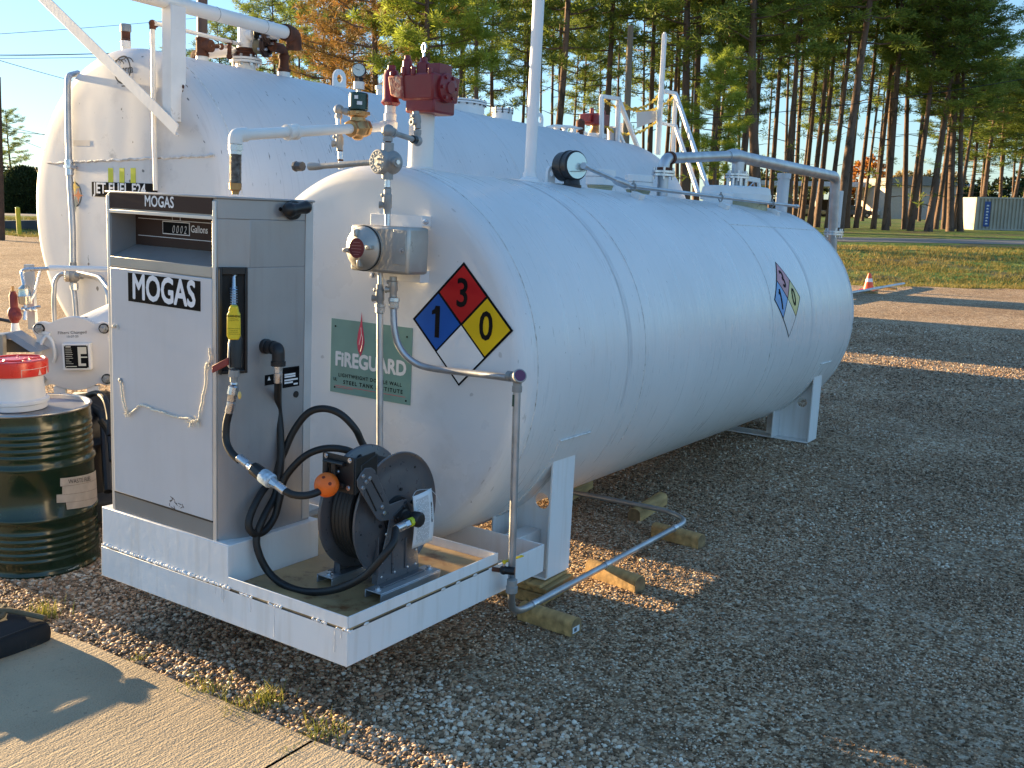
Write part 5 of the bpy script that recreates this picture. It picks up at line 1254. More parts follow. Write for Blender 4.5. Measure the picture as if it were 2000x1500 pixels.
# conduit up from the box to the big round fitting and beyond
cy = yb + .02
c1 = T(756, 440, y=cy); c2 = T(757, 320, y=cy); c3 = T(757, 262, y=cy)
uc = Thing("upper_conduit", "grey conduit with round lettered cover fitting, rising from the junction box to the red valve", "conduit", c1)
seg = lambda a, b, n_=0: T(757, a, y=cy)
mb = MB(); mb.cyl(T(757, 441, y=cy), T(757, 346, y=cy), .0135, n=12); mb.cyl(T(757, 300, y=cy), T(757, 258, y=cy), .013, n=12); uc.part("tube", mb, ZINC)
drain_seal(uc, T(756, 418, y=cy), T(757, 368, y=cy), (-1, -.6, 0), r=.0165)
mb = MB(); mb.cyl(T(757, 371, y=cy), T(757, 366, y=cy), .0145, n=12); mb.cyl(T(757, 338, y=cy), T(757, 333, y=cy), .0145, n=12); mb.cyl(T(758, 283, y=cy), T(758, 276, y=cy), .0145, n=12); uc.part("rusty_thread", mb, RUST)
bc_ = T(757, 317, y=cy); cdn = V((-.12, -1, 0)).normalized()
mb = MB(); mb.sphere(bc_ + V((.012, .01, 0)), .054, 22, 14, (1, .9, 1)); mb.lathe(bc_, (0, 0, 1), [(-.075, .022), (-.075, .026), (-.04, .026), (.04, .026), (.085, .026), (.085, .020)], 14); mb.lathe(bc_, V((1, -.25, 0)).normalized(), [(0, .024), (.075, .020), (.075, .013)], 14); mb.lathe(bc_, V((-1, -.1, 0)).normalized(), [(0, .022), (.065, .020)], 14)
rb = uc.part("round_box", mb, CAST)
lc2 = bc_ + cdn * .035 + V((-.014, 0, 0)); mb = MB(); mb.lathe(lc2, cdn, [(-.02, .054), (.008, .054), (.012, .050), (.013, .01)], 36); cv = uc.part("round_cover", mb, CAST, parent=rb)
u_ = V((0, 0, 1)).cross(cdn).normalized()
if u_.x < 0: u_ = -u_
f = plane_map(lc2 + cdn * .0135, u_, (0, 0, 1))
EMB = mat("raised_grey_lettering", (.50, .50, .48), .4, metal=.4)
def arc_text(th, body, rad, a_start, a_step, size, fm, m, parent, flip=1):
    for i, ch in enumerate(body):
        if ch == ' ': continue
        a = R_(a_start - a_step * i * flip)
        th.text("letter", ch, m, (lambda p, q, a=a: fm(rad * math.sin(a) * -1 + p * math.cos(a) + q * math.sin(a) * -1, rad * math.cos(a) - p * math.sin(a) * -1 + q * math.cos(a)) if flip > 0 else fm(p, q)), size, parent=parent, bold=.02)
mb = MB(); mb.torus(lc2 + cdn * .013, cdn, .030, .0012, 30, 5); mb.torus(lc2 + cdn * .013, cdn, .047, .0014, 36, 5)
for dz in (.012, -.012): mb.obox(lc2 + cdn * .017 + V((0, 0, dz)), u_ * .010, cdn * .005, V((0, 0, .004)))
for i in range(14): a = i * .449; mb.obox(lc2 + cdn * .0135 + u_ * .039 * math.cos(a) + V((0, 0, .039 * math.sin(a))), u_ * .0035, cdn * .0012, V((0, 0, .0035)))
uc.part("cover_relief", mb, EMB, parent=cv)
mb = MB(); q = bc_ + V((1, -.25, 0)).normalized() * .075; mb.cyl(q, q + V((.006, -.0015, 0)), .011, n=6); uc.part("plug", mb, ZINC)
# left arm with end cap
aL = T(622, 325, y=cy - .01); aR = bc_ + V((-.06, -.006, 0)); mb = MB(); mb.tube([aR, aL], .0135, 12); uc.part("side_arm", mb, CAST)
aE = T(576, 325, y=cy - .015); dd = (aE - aL).normalized(); mb = MB(); mb.lathe(aL, dd, [(-.02, .014), (.02, .018), (.055, .019)], 14); uc.part("reducer", mb, CAST)
mb = MB(); mb.lathe(aE, -dd, [(0, .024), (.012, .025), (.014, .022), (.05, .022), (.05, .016)], 8); uc.part("end_cap", mb, flat("dark_grey_cast", (.07, .075, .085), .45, .3))
# elbow on top, and arm to the second seal and riser
tp_ = T(758, 256, y=cy); hr_ = T(815, 275, y=rvy - .20); d_ = (hr_ - tp_)
elbow_cap(uc, tp_, .030, [(0, 0, -.045), d_.normalized() * .05])
mb = MB(); mb.tube([tp_ + d_.normalized() * .04, hr_ - d_.normalized() * .03], .0125, 12); uc.part("cross_arm", mb, CAST)
mb = MB(); mb.lathe(hr_ - d_.normalized() * .05, d_.normalized(), [(0, .019), (.03, .019)], 12); uc.part("locknut", mb, BLACK)
elbow_cap(uc, hr_, .025, [d_.normalized() * -.03, (0, 0, .05)])
s0, s1 = hr_ + V((0, 0, .055)), T(812, 218, y=rvy - .20); drain_seal(uc, s0, s1, (-.2, -1, 0), r=.0165)
# branch on the left that feeds the solenoid
by_ = SVc.y - .045
bA, bB = T(666, 335, y=by_), T(660, 222, y=by_)
br = Thing("branch_conduit", "thin grey conduit with rusty joints standing left of the brass valve", "conduit", bA)
mb = MB(); mb.cyl(T(666, 330, y=by_), T(661, 225, y=by_), .0115, n=12); br.part("tube", mb, ZINC)
drain_seal(br, T(664, 294, y=by_), T(662, 258, y=by_), (-1, -.5, 0), r=.0155)
mb = MB(); mb.cyl(T(664, 296, y=by_), T(664, 291, y=by_), .0135, n=12); mb.cyl(T(665, 315, y=by_), T(665, 311, y=by_), .0135, n=12); br.part("rusty_thread", mb, RUST)
tA = T(662, 214, y=by_); tB = T(690, 222, y=by_ + .03); elbow_cap(br, tA, .024, [(0, 0, -.04), (tB - tA).normalized() * .05])
mb = MB(); mb.cyl(tA + (tB - tA).normalized() * .03, tB, .013, n=10); mb.cyl(tB - (tB - tA).normalized() * .02, tB + (tB - tA).normalized() * .015, .019, n=8); br.part("nipple", mb, ZINC)
mb = MB(); q = T(664, 322, y=by_); mb.sphere(q + V((0, .0, -.006)), .020, 14, 8, (1.5, 1, .6)); br.part("lower_elbow", mb, CAST)
# two conduits below the box
lw = Thing("left_drop_conduit", "straight galvanised conduit dropping from the junction box past the green sign", "conduit", T(742, 870, y=1.03))
mb = MB(); mb.cyl(T(743, 531, y=yb), T(743, 556, y=yb), .013, n=12); mb.cyl(T(742, 606, y=yb + .0), T(742, 880, y=yb + .0), .0155, n=14); lw.part("tube", mb, GALV)
drain_seal(lw, T(742, 598, y=yb), T(742, 555, y=yb), (-1, -.5, 0), r=.0165)
mb = MB(); mb.lathe(T(742, 612, y=yb), (0, 0, 1), [(0, .017), (.004, .022), (.028, .022), (.03, .025), (.044, .025), (.046, .017)], 8); lw.part("connector", mb, ZINC)
rc = Thing("bent_conduit", "galvanised conduit sweeping from the junction box across the hazard diamond to the corner elbow", "conduit", T(770, 600, y=yb))
yr = .95; sweep = [T(768, 598, y=yr), T(770, 640, y=yr), T(778, 673, y=yr + .01), T(796, 698, y=yr + .03), T(822, 714, y=yr + .06), T(860, 722, y=yr + .07), T(930, 730, y=yr + .06), T(1000, 739, y=yr + .02)]
mb = MB(); mb.tube(sweep, .0155, 14, 6); rc.part("tube", mb, GALV)
drain_seal(rc, T(768, 580, y=yr), T(768, 540, y=yr), (-1, -.7, 0), r=.0170, m=ALU)
mb = MB(); mb.lathe(T(769, 603, y=yr), (0, 0, 1), [(0, .018), (.006, .023), (.03, .023), (.034, .026), (.05, .025), (.052, .018)], 8); rc.part("connector", mb, ZINC)
# corner post: elbow and riser that leads down to the ground pipe
ec = T(1011, 737, y=yr); cp = Thing("corner_conduit", "galvanised conduit with purple-capped elbow, dropping at the tank's corner and running over ground timbers", "conduit", ec)
elbow_cap(cp, ec, .030, [(-.052, .004, 0.0), (0, 0, -.062)], m=CAST)
cpd = V((.66, -.50, .35)).normalized(); mb = MB(); mb.lathe(ec + cpd * .016, cpd, [(0, .030), (.014, .030), (.016, .026)], 20); cap = cp.part("cap", mb, CAST)
mb = MB(); mb.lathe(ec + cpd * .0325, cpd, [(0, .024), (.0014, .024)], 20); cp.part("cap_label", mb, mat("purple_print", (.12, .035, .10), .5), parent=cap)
Wt = lambda x, y, z: FT.inverted() @ V((x, y, z))
g0 = W(1003, 1196, z=.10); g1 = W(1052, 1197, z=.083); g2 = W(1336, 1022, z=.083); g3 = W(1316, 1000, z=.085); g4 = W(1120, 962, z=.085); g5 = W(1040, 946, z=.085)
gr_ = W(1012, 1216, z=.045)
q0 = ec + V((0, 0, -.06)); qb = T(999, 1130, y=yr); gpath = [q0, qb] 
kn = W(999, 1203, z=.085)
ground = [kn, g2, V((g2.x, g2.y, g2.z))]
pth = [FT @ q0, FT @ qb, kn + V((0, 0, .0)), g2 + (g2 - g1).normalized() * .06, g3 + V((-.05, .0, 0)), g5]
pth = bend(pth, .14, 8); mb = MB(); mb.tube([FT.inverted() @ p for p in pth], .0165, 14); cp.part("tube", mb, GALV)
mb = MB(); mb.lathe(T(999, 1158, y=yr), (0, 0, 1), [(0, .022), (.004, .026), (.03, .026), (.032, .023), (.06, .023), (.062, .020)], 16); cp.part("coupling", mb, CAST)
gd1 = (g2 - g1).normalized(); mb = MB()
A_g, B_g = kn, g2 + (g2 - g1).normalized() * .06
gd1 = (B_g - A_g).normalized()
for q in [A_g.lerp(B_g, f) for f in (.10, .47, .90)]:
    mb.tube([FT.inverted() @ (q - gd1 * .02), FT.inverted() @ (q + gd1 * .02)], .021, 14)
cp.part("ground_coupling", mb, ZINC)
mb = MB(); mb.box(-.008, 0, 0, .008, .001, .001)
# white lettering strip on the riser
p = T(1006, 770, y=yr - .0); mb = MB(); mb.box(p.x - .002, yr - .0172, p.z - .05, p.x + .008, yr - .0160, p.z); cp.part("printed_strip", mb, mat("dark_green_print", (.02, .07, .05), .5))

# timbers under the ground pipe
def post_block(a, b, label, sz=.082, rnd_=.03, z0=0.0, end=None, g="timber blocks under the ground conduit"):
    a, b = V(a), V(b); a.z = b.z = 0; d = (b - a).normalized(); x = V((d.y, -d.x, 0)); th = Thing("timber_block", label, "timber", (a + b) / 2, FW, g)
    n = 10; out_ = []
    prof_ = [(-sz / 2, .0), (sz / 2, .0), (sz / 2, sz * .62)] + [(sz / 2 * math.cos(t), sz * .62 + sz * .38 * math.sin(t)) for t in (.35, .7, 1.05, 1.4, 1.75, 2.1, 2.45, 2.8)] + [(-sz / 2, sz * .62)]
    mb = MB(); mb.prism([a + x * u + V((0, 0, z0 + v)) for u, v in prof_], b - a); th.part("beam", mb, WOOD, bevel=.003)
    mb = MB()
    for e, s in ((a, -1), (b, 1)): mb.add([e + d * s * .0008 + x * u * .97 + V((0, 0, z0 + v * .97 + .001)) for u, v in prof_], [tuple(range(len(prof_)))])
    th.part("end_grain", mb, WOODE)
    if end:
        mb = MB(); e = b + d * .0016; mb.add([e + x * -.024 + V((0, 0, z0 + .014)), e + x * .030 + V((0, 0, z0 + .014)), e + x * .030 + V((0, 0, z0 + .044)), e + x * -.024 + V((0, 0, z0 + .044))], [(0, 1, 2, 3)]); tg = th.part("price_label", mb, PAPER)
        mb = MB(); 
        for i in range(7): 
            u = -.002 + i * .0032; mb.add([e + d * .0008 + x * u + V((0, 0, z0 + .020)), e + d * .0008 + x * (u + .0018) + V((0, 0, z0 + .020)), e + d * .0008 + x * (u + .0018) + V((0, 0, z0 + .038)), e + d * .0008 + x * u + V((0, 0, z0 + .038))], [(0, 1, 2, 3)])
        th.part("print", mb, INK, parent=tg)
    return th
post_block(W(1020, 1205, z=0), W(1125, 1240, z=0), "nearest timber block under the ground conduit, with a small white label on its end", end=1)
post_block(W(1152, 1120, z=0), W(1250, 1155, z=0), "sunlit timber block in the middle of the long conduit run, second from the front")
post_block(W(1278, 1045, z=0), W(1370, 1070, z=0), "timber block half in sunlight by the conduit's bend, third from the front")
post_block(W(1238, 1018, z=0), W(1292, 984, z=0), "shaded timber block with round end grain beyond the conduit's bend")
post_block(W(1085, 990, z=0), W(1148, 952, z=0), "shaded timber block farthest back, half hidden by the saddle's leg")
# cribbing under the front saddle
zft = (FT @ V((-.11, YS1, T(1117, 1106, x=-.10).z - .013))).z
for i, (z0, z1, dx, dy, lab) in enumerate(((0.0, zft * .52, 0, .0, "lower timber of the cribbing under the front saddle, right side"), (zft * .52 + .001, zft * .80, .015, .01, "middle plank of the cribbing under the front saddle, right side"), (zft * .80 + .001, zft - .002, -.01, -.01, "thin top plank of the cribbing under the front saddle, right side"))):
    c = FT @ V((-.27 + dx, YS1 + dy - .02, 0)); mb = MB(); mb.box(c.x - .20, c.y - .135, z0, c.x + .175, c.y + .13, z1)
    single("crib_timber", lab, "timber", mb, WOOD, base=(c.x, c.y, z0), F=FW, group="cribbing under the front saddle", bevel=.006)
for i, (z0, z1, lab) in enumerate(((0.0, zft * .52, "lower cribbing timber on the hidden left side of the front saddle"), (zft * .52 + .001, zft + .018, "upper cribbing timber on the hidden left side of the front saddle"))):
    c = FT @ V((-1.6, YS1 - .02, 0)); mb = MB(); mb.box(c.x - .18, c.y - .13, z0, c.x + .18, c.y + .13, z1)
    single("crib_timber", lab, "timber", mb, WOOD, base=(c.x, c.y, z0), F=FW, group="cribbing under the front saddle", bevel=.006)

# ================================================================= PUMP CABINET
cx0, cx1, cy0 = -1.3744, -.7122, .0172; ccx, ccy, cyb = -.6668, .1277, .4718; cz0, cz1 = .3105, 1.6500
FC = FT @ Matrix.Translation((-1.0, .25, cz0)) @ Matrix.Rotation(.0135, 4, 'X') @ Matrix.Rotation(.0085, 4, 'Y') @ Matrix.Translation((1.0, -.25, -cz0))
def C(px, py, **k): return at(FC, px, py, **k)
pump = Thing("fuel_pump", "tall grey MOGAS fuel pump cabinet with counter window, on the skid's white pedestal", "pump", (-1.02, .25, cz0), FC)
def fp(px, py, e=0.): return C(px, py, y=cy0 - e)
zs = {}
zs['panel_b'] = fp(320, 412).z; zs['rec_t'] = fp(320, 414).z; zs['sill'] = fp(217, 500).z; zs['sill_b'] = fp(320, 525).z; zs['door_b'] = fp(223, 957).z
zT = cz1
# carcass: plan outline, with the counter recess left open
rd = .125; zr1 = fp(215, 412).z; zr0 = fp(217.6, 499.5).z - .002; rx0, rx1 = cx0 + .018, cx1 - .018
plan = [(cx0, cy0 + .004), (cx1, cy0 + .004), (ccx, ccy), (ccx, cyb), (cx0, cyb)]
def ex(mb, pl, z0, z1): return mb.prism([V((x, y, z0)) for x, y in pl], (0, 0, z1 - z0))
mb = MB(); ex(mb, plan, cz0, zr0); ex(mb, plan, zr1, zT - .005)
back = [(cx0, cy0 + rd), (cx1 - .0, cy0 + rd * .98), (ccx, ccy + .012), (ccx, cyb), (cx0, cyb)]
ex(mb, back, zr0, zr1)
mb.box(cx0, cy0 + .004, zr0, rx0, cy0 + rd, zr1); ex(mb, [(rx1, cy0 + .004), (cx1, cy0 + .004), (ccx, ccy + .013), (rx1, cy0 + rd)], zr0, zr1)
cab = pump.part("cabinet", mb, CABG, bevel=.002)
mb = MB(); lidp = [(cx0 - .006, cy0 - .006), (cx1 + .004, cy0 - .006), (ccx + .008, ccy - .004), (ccx + .008, cyb + .006), (cx0 - .006, cyb + .006)]
ex(mb, lidp, zT - .005, zT + .004); pump.part("top_cover", mb, CABG, bevel=.003)
mb = MB(); mb.box(ccx + .0005, cyb - .042, cz0 + .01, ccx + .0035, cyb - .001, zT - .016); pump.part("rear_trim", mb, mat("pale_grey_trim", (.55, .55, .54), .4, metal=.2))
# front posts
mb = MB(); mb.box(cx0, cy0 - .004, cz0, cx0 + .018, cy0 + .0035, zT - .014); mb.box(cx1 - .020, cy0 - .004, cz0, cx1 - .001, cy0 + .0035, zT - .014); pump.part("corner_post", mb, mat("pale_trim_metal", (.60, .58, .55), .35, metal=.4), bevel=.002)
# brown header
pz0, pz1 = fp(320, 412.5).z, fp(320, 379.5).z
mb = MB(); mb.box(cx0 + .022, cy0 - .0025, pz0, cx1 - .024, cy0 + .0035, pz1); hd_ = pump.part("header_panel", mb, BROWN)
pump.text("header_text", "MOGAS", WPR, lambda a, b: V((fp(312, 395).x + a, cy0 - .0035, fp(312, 395).z + b)), .060, parent=hd_, bold=.02, xs=.86)
mb = MB(); mb.box(cx0 + .018, cy0 - .004, zr1 - .006, cx1 - .020, cy0 + .0035, zr1 + .008); pump.part("header_trim", mb, MATS["pale_trim_metal"], bevel=.002)
# recess back panel
yR = cy0 + rd - .001; rz1, rz0 = zr1, C(320, 482, y=yR).z
mb = MB(); mb.box(rx0, yR - .003, rz0, rx1, yR + .0005, rz1); rp_ = pump.part("counter_panel", mb, BROWN)
def rpp(px, py): return C(px, py, y=yR - .004)
mb = MB(); l1, l2 = rpp(270, 425.5), rpp(270, 458.8)
for l in (l1, l2): mb.box(l.x, yR - .0042, l.z - .0012, rx1 - .004, yR - .0032, l.z + .0012)
pump.part("white_line", mb, WPR, parent=rp_)
a, b = rpp(318, 431), rpp(371, 461); 
mb = MB(); mb.box(a.x, yR - .0055, b.z, b.x, yR - .0035, a.z); cw = pump.part("counter_frame", mb, WPR, parent=rp_)
mb = MB(); mb.box(a.x + .0035, yR - .0062, b.z + .0035, b.x - .0035, yR - .0056, a.z - .0035); pump.part("counter_glass", mb, flat("counter_black", (.006, .007, .008), .6, 0, .08), parent=rp_)
pump.text("counter_digits", "0002", mat("counter_grey_digits", (.55, .55, .55), .5), lambda p, q: V((a.x * .36 + b.x * .64 + p + q * .2, yR - .0068, (a.z + b.z) / 2 - .006 + q)), .045, parent=rp_, bold=.0, xs=.72, sp=1.5)
mb = MB(); m0 = rpp(337, 425), 0; c = rpp(345, 427.5); mb.box(c.x - .025, yR - .006, c.z - .008, c.x + .025, yR - .0043, c.z + .010); pump.part("counter_tab", mb, WPR, parent=rp_)
mb = MB(); mb.box(c.x - .022, yR - .0068, c.z - .006, c.x + .022, yR - .0061, c.z + .007); pump.part("tab_face", mb, BROWN, parent=rp_)
g = rpp(389.5, 449); pump.text("unit_text", "Gallons", WPR, lambda p, q: V((g.x + p, yR - .0045, g.z + q)), .040, parent=rp_, bold=.012, xs=.84)
# sloping sill and band
sf = zr0; sb = rz0
mb = MB(); mb.hexa([(rx0, cy0 + .001, sf - .02), (rx1, cy0 + .001, sf - .02), (rx1, yR - .004, sf - .02), (rx0, yR - .004, sf - .02), (rx0, cy0 + .001, sf), (rx1, cy0 + .001, sf), (rx1, yR - .004, sb), (rx0, yR - .004, sb)]); pump.part("sill", mb, CABG, bevel=.002)
d1, d0 = fp(218, 521).z, fp(223, 957).z
mb = MB(); mb.box(cx0 + .019, cy0 - .004, d1 + .004, cx1 - .021, cy0 + .0035, sf + .002); pump.part("band", mb, mat("warm_grey_band", (.36, .35, .32), .4, metal=.3, var=.08), bevel=.002)
mb = MB(); mb.box(cx0 + .019, cy0 - .006, d0, cx1 - .021, cy0 + .0035, d1); door = pump.part("door", mb, CABD, bevel=.003)
mb = MB(); mb.box(cx0 + .019, cy0 - .002, cz0 + .004, cx1 - .021, cy0 + .0035, d0 - .006); pump.part("kick_strip", mb, DGREY, bevel=.002)
mb = MB(); mb.box(cx0 + .02, cy0 - .0065, d0 - .0055, cx1 - .022, cy0 - .001, d0 - .0005); pump.part("door_gap", mb, BLACK)
# black sign on the door
sa, sb_ = C(250, 534.5, y=cy0 - .007), C(391.4, 605.8, y=cy0 - .007); sc = C(250.7, 590, y=cy0 - .007)
z_t, z_b = (sa.z + C(391, 547, y=cy0 - .007).z) / 2, (sc.z + sb_.z) / 2
mb = MB(); mb.box(sa.x, cy0 - .0078, z_b, sb_.x, cy0 - .0061, z_t); sgn = pump.part("door_sign", mb, flat("sign_black", (.010, .009, .008), .7, 0, .08), parent=door)
pump.text("sign_text", "MOGAS", flat("sign_white", (.74, .76, .80), .4), lambda p, q: V(((sa.x + sb_.x) / 2 + p, cy0 - .0086, (z_t + z_b) / 2 + q)), .140, parent=sgn, bold=.030, xs=.80)
# old adhesive, scuffs
mb = MB(); c = fp(345, 985, .006); rr = random.Random(8)
for i in range(16): x = c.x + rr.uniform(-.045, .05); z = c.z + rr.uniform(-.03, .02); mb.bar((x, cy0 - .0064, z), (x + rr.uniform(-.02, .025), cy0 - .0064, z + rr.uniform(-.01, .015)), .003, .0006, up=(0, 1, 0))
pump.part("scuff_mark", mb, mat("adhesive_residue", (.10, .08, .07), .8), parent=door)
rope = [C(409, 680, y=cy0 - .012), C(410, 705, y=cy0 - .014), C(402, 715, y=cy0 - .016), C(401, 745, y=cy0 - .014), C(395, 780, y=cy0 - .014), C(390, 805, y=cy0 - .016), C(388, 818, y=cy0 - .018), C(378, 822, y=cy0 - .018), C(368, 816, y=cy0 - .016), C(350, 815, y=cy0 - .014), C(330, 810, y=cy0 - .014), C(300, 800, y=cy0 - .014), C(285, 794, y=cy0 - .014), C(272, 792, y=cy0 - .014), C(262, 802, y=cy0 - .016), C(250, 808, y=cy0 - .016), C(244, 797, y=cy0 - .014), C(240, 780, y=cy0 - .014), C(238, 765, y=cy0 - .014), C(236, 745, y=cy0 - .014)]
ro_ = Thing("rope", "frayed white rope hanging in a loop across the pump cabinet's door", "rope", rope[0], FC)
mb = MB(); pts, _r = spline(rope, 9); rr = random.Random(3); pts = [p + V((rr.uniform(-.0028, .0028), 0, rr.uniform(-.0028, .0028))) for p in pts]
mb.tube(pts, .0042, 6); ro_.part("strand", mb, ROPE)
mb = MB(); 
for c in (C(386, 822, y=cy0 - .014), C(250, 806, y=cy0 - .014), C(408, 712, y=cy0 - .014), C(372, 824, y=cy0 - .014)):
    for i in range(22):
        d = V((rr.gauss(0, 1), rr.uniform(-.6, 0), rr.gauss(-.6, 1))).normalized() * rr.uniform(.008, .028); mb.tube([c, c + d * .6 + V((0, 0, .003)), c + d], .0012, 4)
ro_.part("frayed_ends", mb, ROPE)
kn_ = C(223, 637, y=cy0 - .01); k2 = C(220, 768, y=cy0 - .01)
rs = Thing("short_string", "short white string knotted round the left post of the pump cabinet", "string", kn_, FC)
mb = MB(); mb.sphere(kn_, .008, 8, 6); mb.tube([kn_, C(215, 640, y=cy0 - .01), C(213, 637, y=cy0 - .012)], .0025, 5, 4); mb.tube([kn_, C(229, 635, y=cy0 - .01), C(232, 643, y=cy0 - .012)], .002, 5, 4); rs.part("knot", mb, ROPE)
mb = MB(); c = C(236, 743, y=cy0 - .007); mb.lathe(c, (0, -1, 0), [(0, .010), (.006, .010), (.008, .005)], 12); pump.part("door_lock", mb, CAST, parent=door)
# side details
def sp(px, py, e=0.): return C(px, py, x=ccx + e)
kA = sp(553, 407, .02); kB = sp(600, 408, .03)
hl = MB(); c0 = sp(568, 408, .01); c1 = sp(596, 406, .03)
hl.lathe(sp(569, 410), (1, 0, 0), [(0, .040), (.022, .037), (.026, .02)], 24); sw_ = pump.part("switch_hub", hl, BLACK, bevel=.002)
mb = MB(); pA, pB = sp(566, 410, .035), sp(597, 405, .045); mb.tube([pA, pA.lerp(pB, .5), pB], 0, 14, radii=[.030, .021, .026]); mb.sphere(pA, .030, 14, 10); mb.sphere(pB, .026, 14, 10); pump.part("switch_lever", mb, BLACK, parent=sw_)
mb = MB(); c = sp(547, 408.5); mb.cyl(c, c + V((.003, 0, 0)), .008, n=14); pump.part("screw_hole", mb, BLACK)
mb = MB(); c = sp(577.5, 770); mb.cyl(c, c + V((.004, 0, 0)), .0135, n=18); pump.part("hole_plug", mb, BLACK)
def plate(px0, py0, px1, py1, e=.0012):
    a, b = sp(px0, py0), sp(px1, py1); mb = MB(); mb.box(ccx + .0002, a.y, b.z, ccx + e, b.y, a.z); return mb, a, b
mb, a, b = plate(552, 722, 584, 753); pl = pump.part("data_plate", mb, INK)
mb = MB()
for f, w0, w1 in ((.30, .1, .75), (.42, .1, .75), (.60, .1, .9), (.74, .1, .6), (.86, .65, .9)): zz = a.z + (b.z - a.z) * f; mb.box(ccx + .0014, a.y + (b.y - a.y) * w0, zz - .0035, ccx + .0019, a.y + (b.y - a.y) * w1, zz + .0035)
pump.part("plate_print", mb, WPR, parent=pl)
mb, a, b = plate(551, 719, 584, 724.5); mb2, _, _ = plate(517, 733, 550, 748); mb.add(mb2.v, mb2.f); pl2 = pump.part("warning_plate", mb, INK)
mb = MB(); c = sp(525, 739); mb.add([c + V((.0016, -.008, -.008)), c + V((.0016, .008, -.008)), c + V((.0016, 0, .009))], [(0, 1, 2)]); pump.part("warning_symbol", mb, WPR, parent=pl2)
# nozzle boot on the angled corner
cn_d = V((ccx - cx1, ccy - cy0, 0)).normalized(); cn_n = V((cn_d.y, -cn_d.x, 0))
zb1, zb0 = 0, 0
zb1 = C(455, 522, y=cy0 + .05).z; zb0 = C(455, 730, y=cy0 + .05).z
A_ = V((cx1, cy0, 0)); Lc_ = V((ccx - cx1, ccy - cy0, 0)).length
def bm(u, v, n=0.): return A_ + cn_d * u + cn_n * n + V((0, 0, v))
mb = MB()
def slabp(mb, u0, u1, v0, v1, n0, n1): return mb.hexa([bm(u0, v0, n0), bm(u1, v0, n0), bm(u1, v0, n1), bm(u0, v0, n1), bm(u0, v1, n0), bm(u1, v1, n0), bm(u1, v1, n1), bm(u0, v1, n1)])
bw = .012
slabp(mb, .004, bw + .004, zb0, zb1, .001, .020); slabp(mb, Lc_ - bw - .002, Lc_ - .002, zb0, zb1, .001, .012); slabp(mb, bw + .004, Lc_ - bw - .002, zb1 - .028, zb1, .001, .016); slabp(mb, bw + .004, Lc_ - bw - .002, zb0, zb0 + .014, .001, .016)
bt_ = pump.part("nozzle_boot", mb, BLACK, bevel=.003)
mb = MB(); slabp(mb, bw + .004, Lc_ - bw - .002, zb0 + .012, zb1 - .026, .0008, .0030); pump.part("boot_back", mb, flat("boot_dark_inside", (.006, .006, .006), .7), parent=bt_)

# ================================================================= NOZZLE AND HOSES
nz = Thing("fuel_nozzle", "fuel nozzle with yellow printed cover hanging in the black boot of the pump", "nozzle", C(457, 660, y=.05), FC)
yn = .030
def Np(px, py, y=yn): return C(px, py, y=y)
a, b = Np(456, 540, .075), Np(457, 598, .045)
mb = MB(); mb.tube([a + V((0, .02, .02)), a, b], .0085, 12); nz.part("spout", mb, ZINC)
mb = MB(); n = 60; mb.tube([a.lerp(b, .35 + .6 * i / n) + V((math.cos(i * .75) * .0125, math.sin(i * .75) * .0125, 0)) for i in range(n)], .0022, 5); nz.part("spring", mb, flat("blue_steel", (.35, .48, .66), .3, .7))
def rbox(c, hx, hy, hz): return MB().obox(c, V((hx, -hx * .35, 0)) , V((hy * .3, hy, 0)), V((0, 0, hz)))
c0, c1 = Np(457, 596), Np(457, 662); cc = (c0 + c1) / 2
n = 22; out_ = [(-.016, .070), (.016, .070), (.022, .055), (.022, .044), (.030, .036), (.031, -.052), (.022, -.068), (-.022, -.068), (-.031, -.052), (-.030, .036), (-.022, .044), (-.022, .055)]
e1 = V((.80, -.10, 0)).normalized() if False else V((.68, .73, 0)).normalized(); e2 = V((-e1.y, e1.x, 0))
sc_ = (c0.z - c1.z) / .138
mb = MB(); mb.prism([cc + e1 * u * sc_ * .86 + V((0, 0, v * sc_)) + e2 * .006 for u, v in out_], -e2 * .042); cov = nz.part("yellow_cover", mb, YEL, bevel=.008)
P_ = lambda u, v: cc + e1 * u + V((0, 0, v)) - e2 * .0367
nz.text("cover_print", "WARNING", INK, P_ and (lambda p, q: P_(p, q + .026)), .0115, parent=cov, bold=.02)
for i, z in enumerate((.016, .010, -.020, -.027, -.034, -.041)): nz.text("cover_print", "AVOID SPILLS NO SMOKING"[:14 + i % 3 * 3], INK, (lambda p, q, z=z: P_(p, q + z)), .0042, parent=cov)
mb = MB(); h0, h1_ = Np(460, 662), Np(461, 718, .02); mb.tube([h0 + V((0, 0, .02)), h0, h0.lerp(h1_, .5), h1_], 0, 14, radii=[.020, .026, .025, .021]); nz.part("body", mb, BLACK)
mb = MB(); t0_, t1_ = Np(449, 664, .0), Np(447, 715, .0); mb.tube([h0 + V((-.015, -.01, 0)), t0_ + V((-.004, 0, -.02)), t1_, h1_ + V((-.01, 0, .0))], .004, 6, 6); nz.part("trigger_guard", mb, flat("pale_guard", (.55, .53, .50), .4, .5))
mb = MB(); q0, q1 = C(451, 703, y=-.005), C(414, 722, y=-.02); d = (q1 - q0); mb.obox(q0 + d * .55, d * .42, V((0, .004, 0)), V((0, 0, .014))); mb.cyl(q0 + d * .9, q0 + d * .9 + V((0, -.006, 0)), .003); nz.part("red_tag", mb, mat("faded_red_tag", (.24, .03, .025), .6), bevel=.002)
def TP(px, py, y): return T(px, py, y=y)
s0_ = TP(459, 718, .02); s1_ = TP(458, 742, .02); s2_ = TP(457, 752, .015); s3_ = TP(452, 784, .01); s4_ = TP(448, 803, .005)
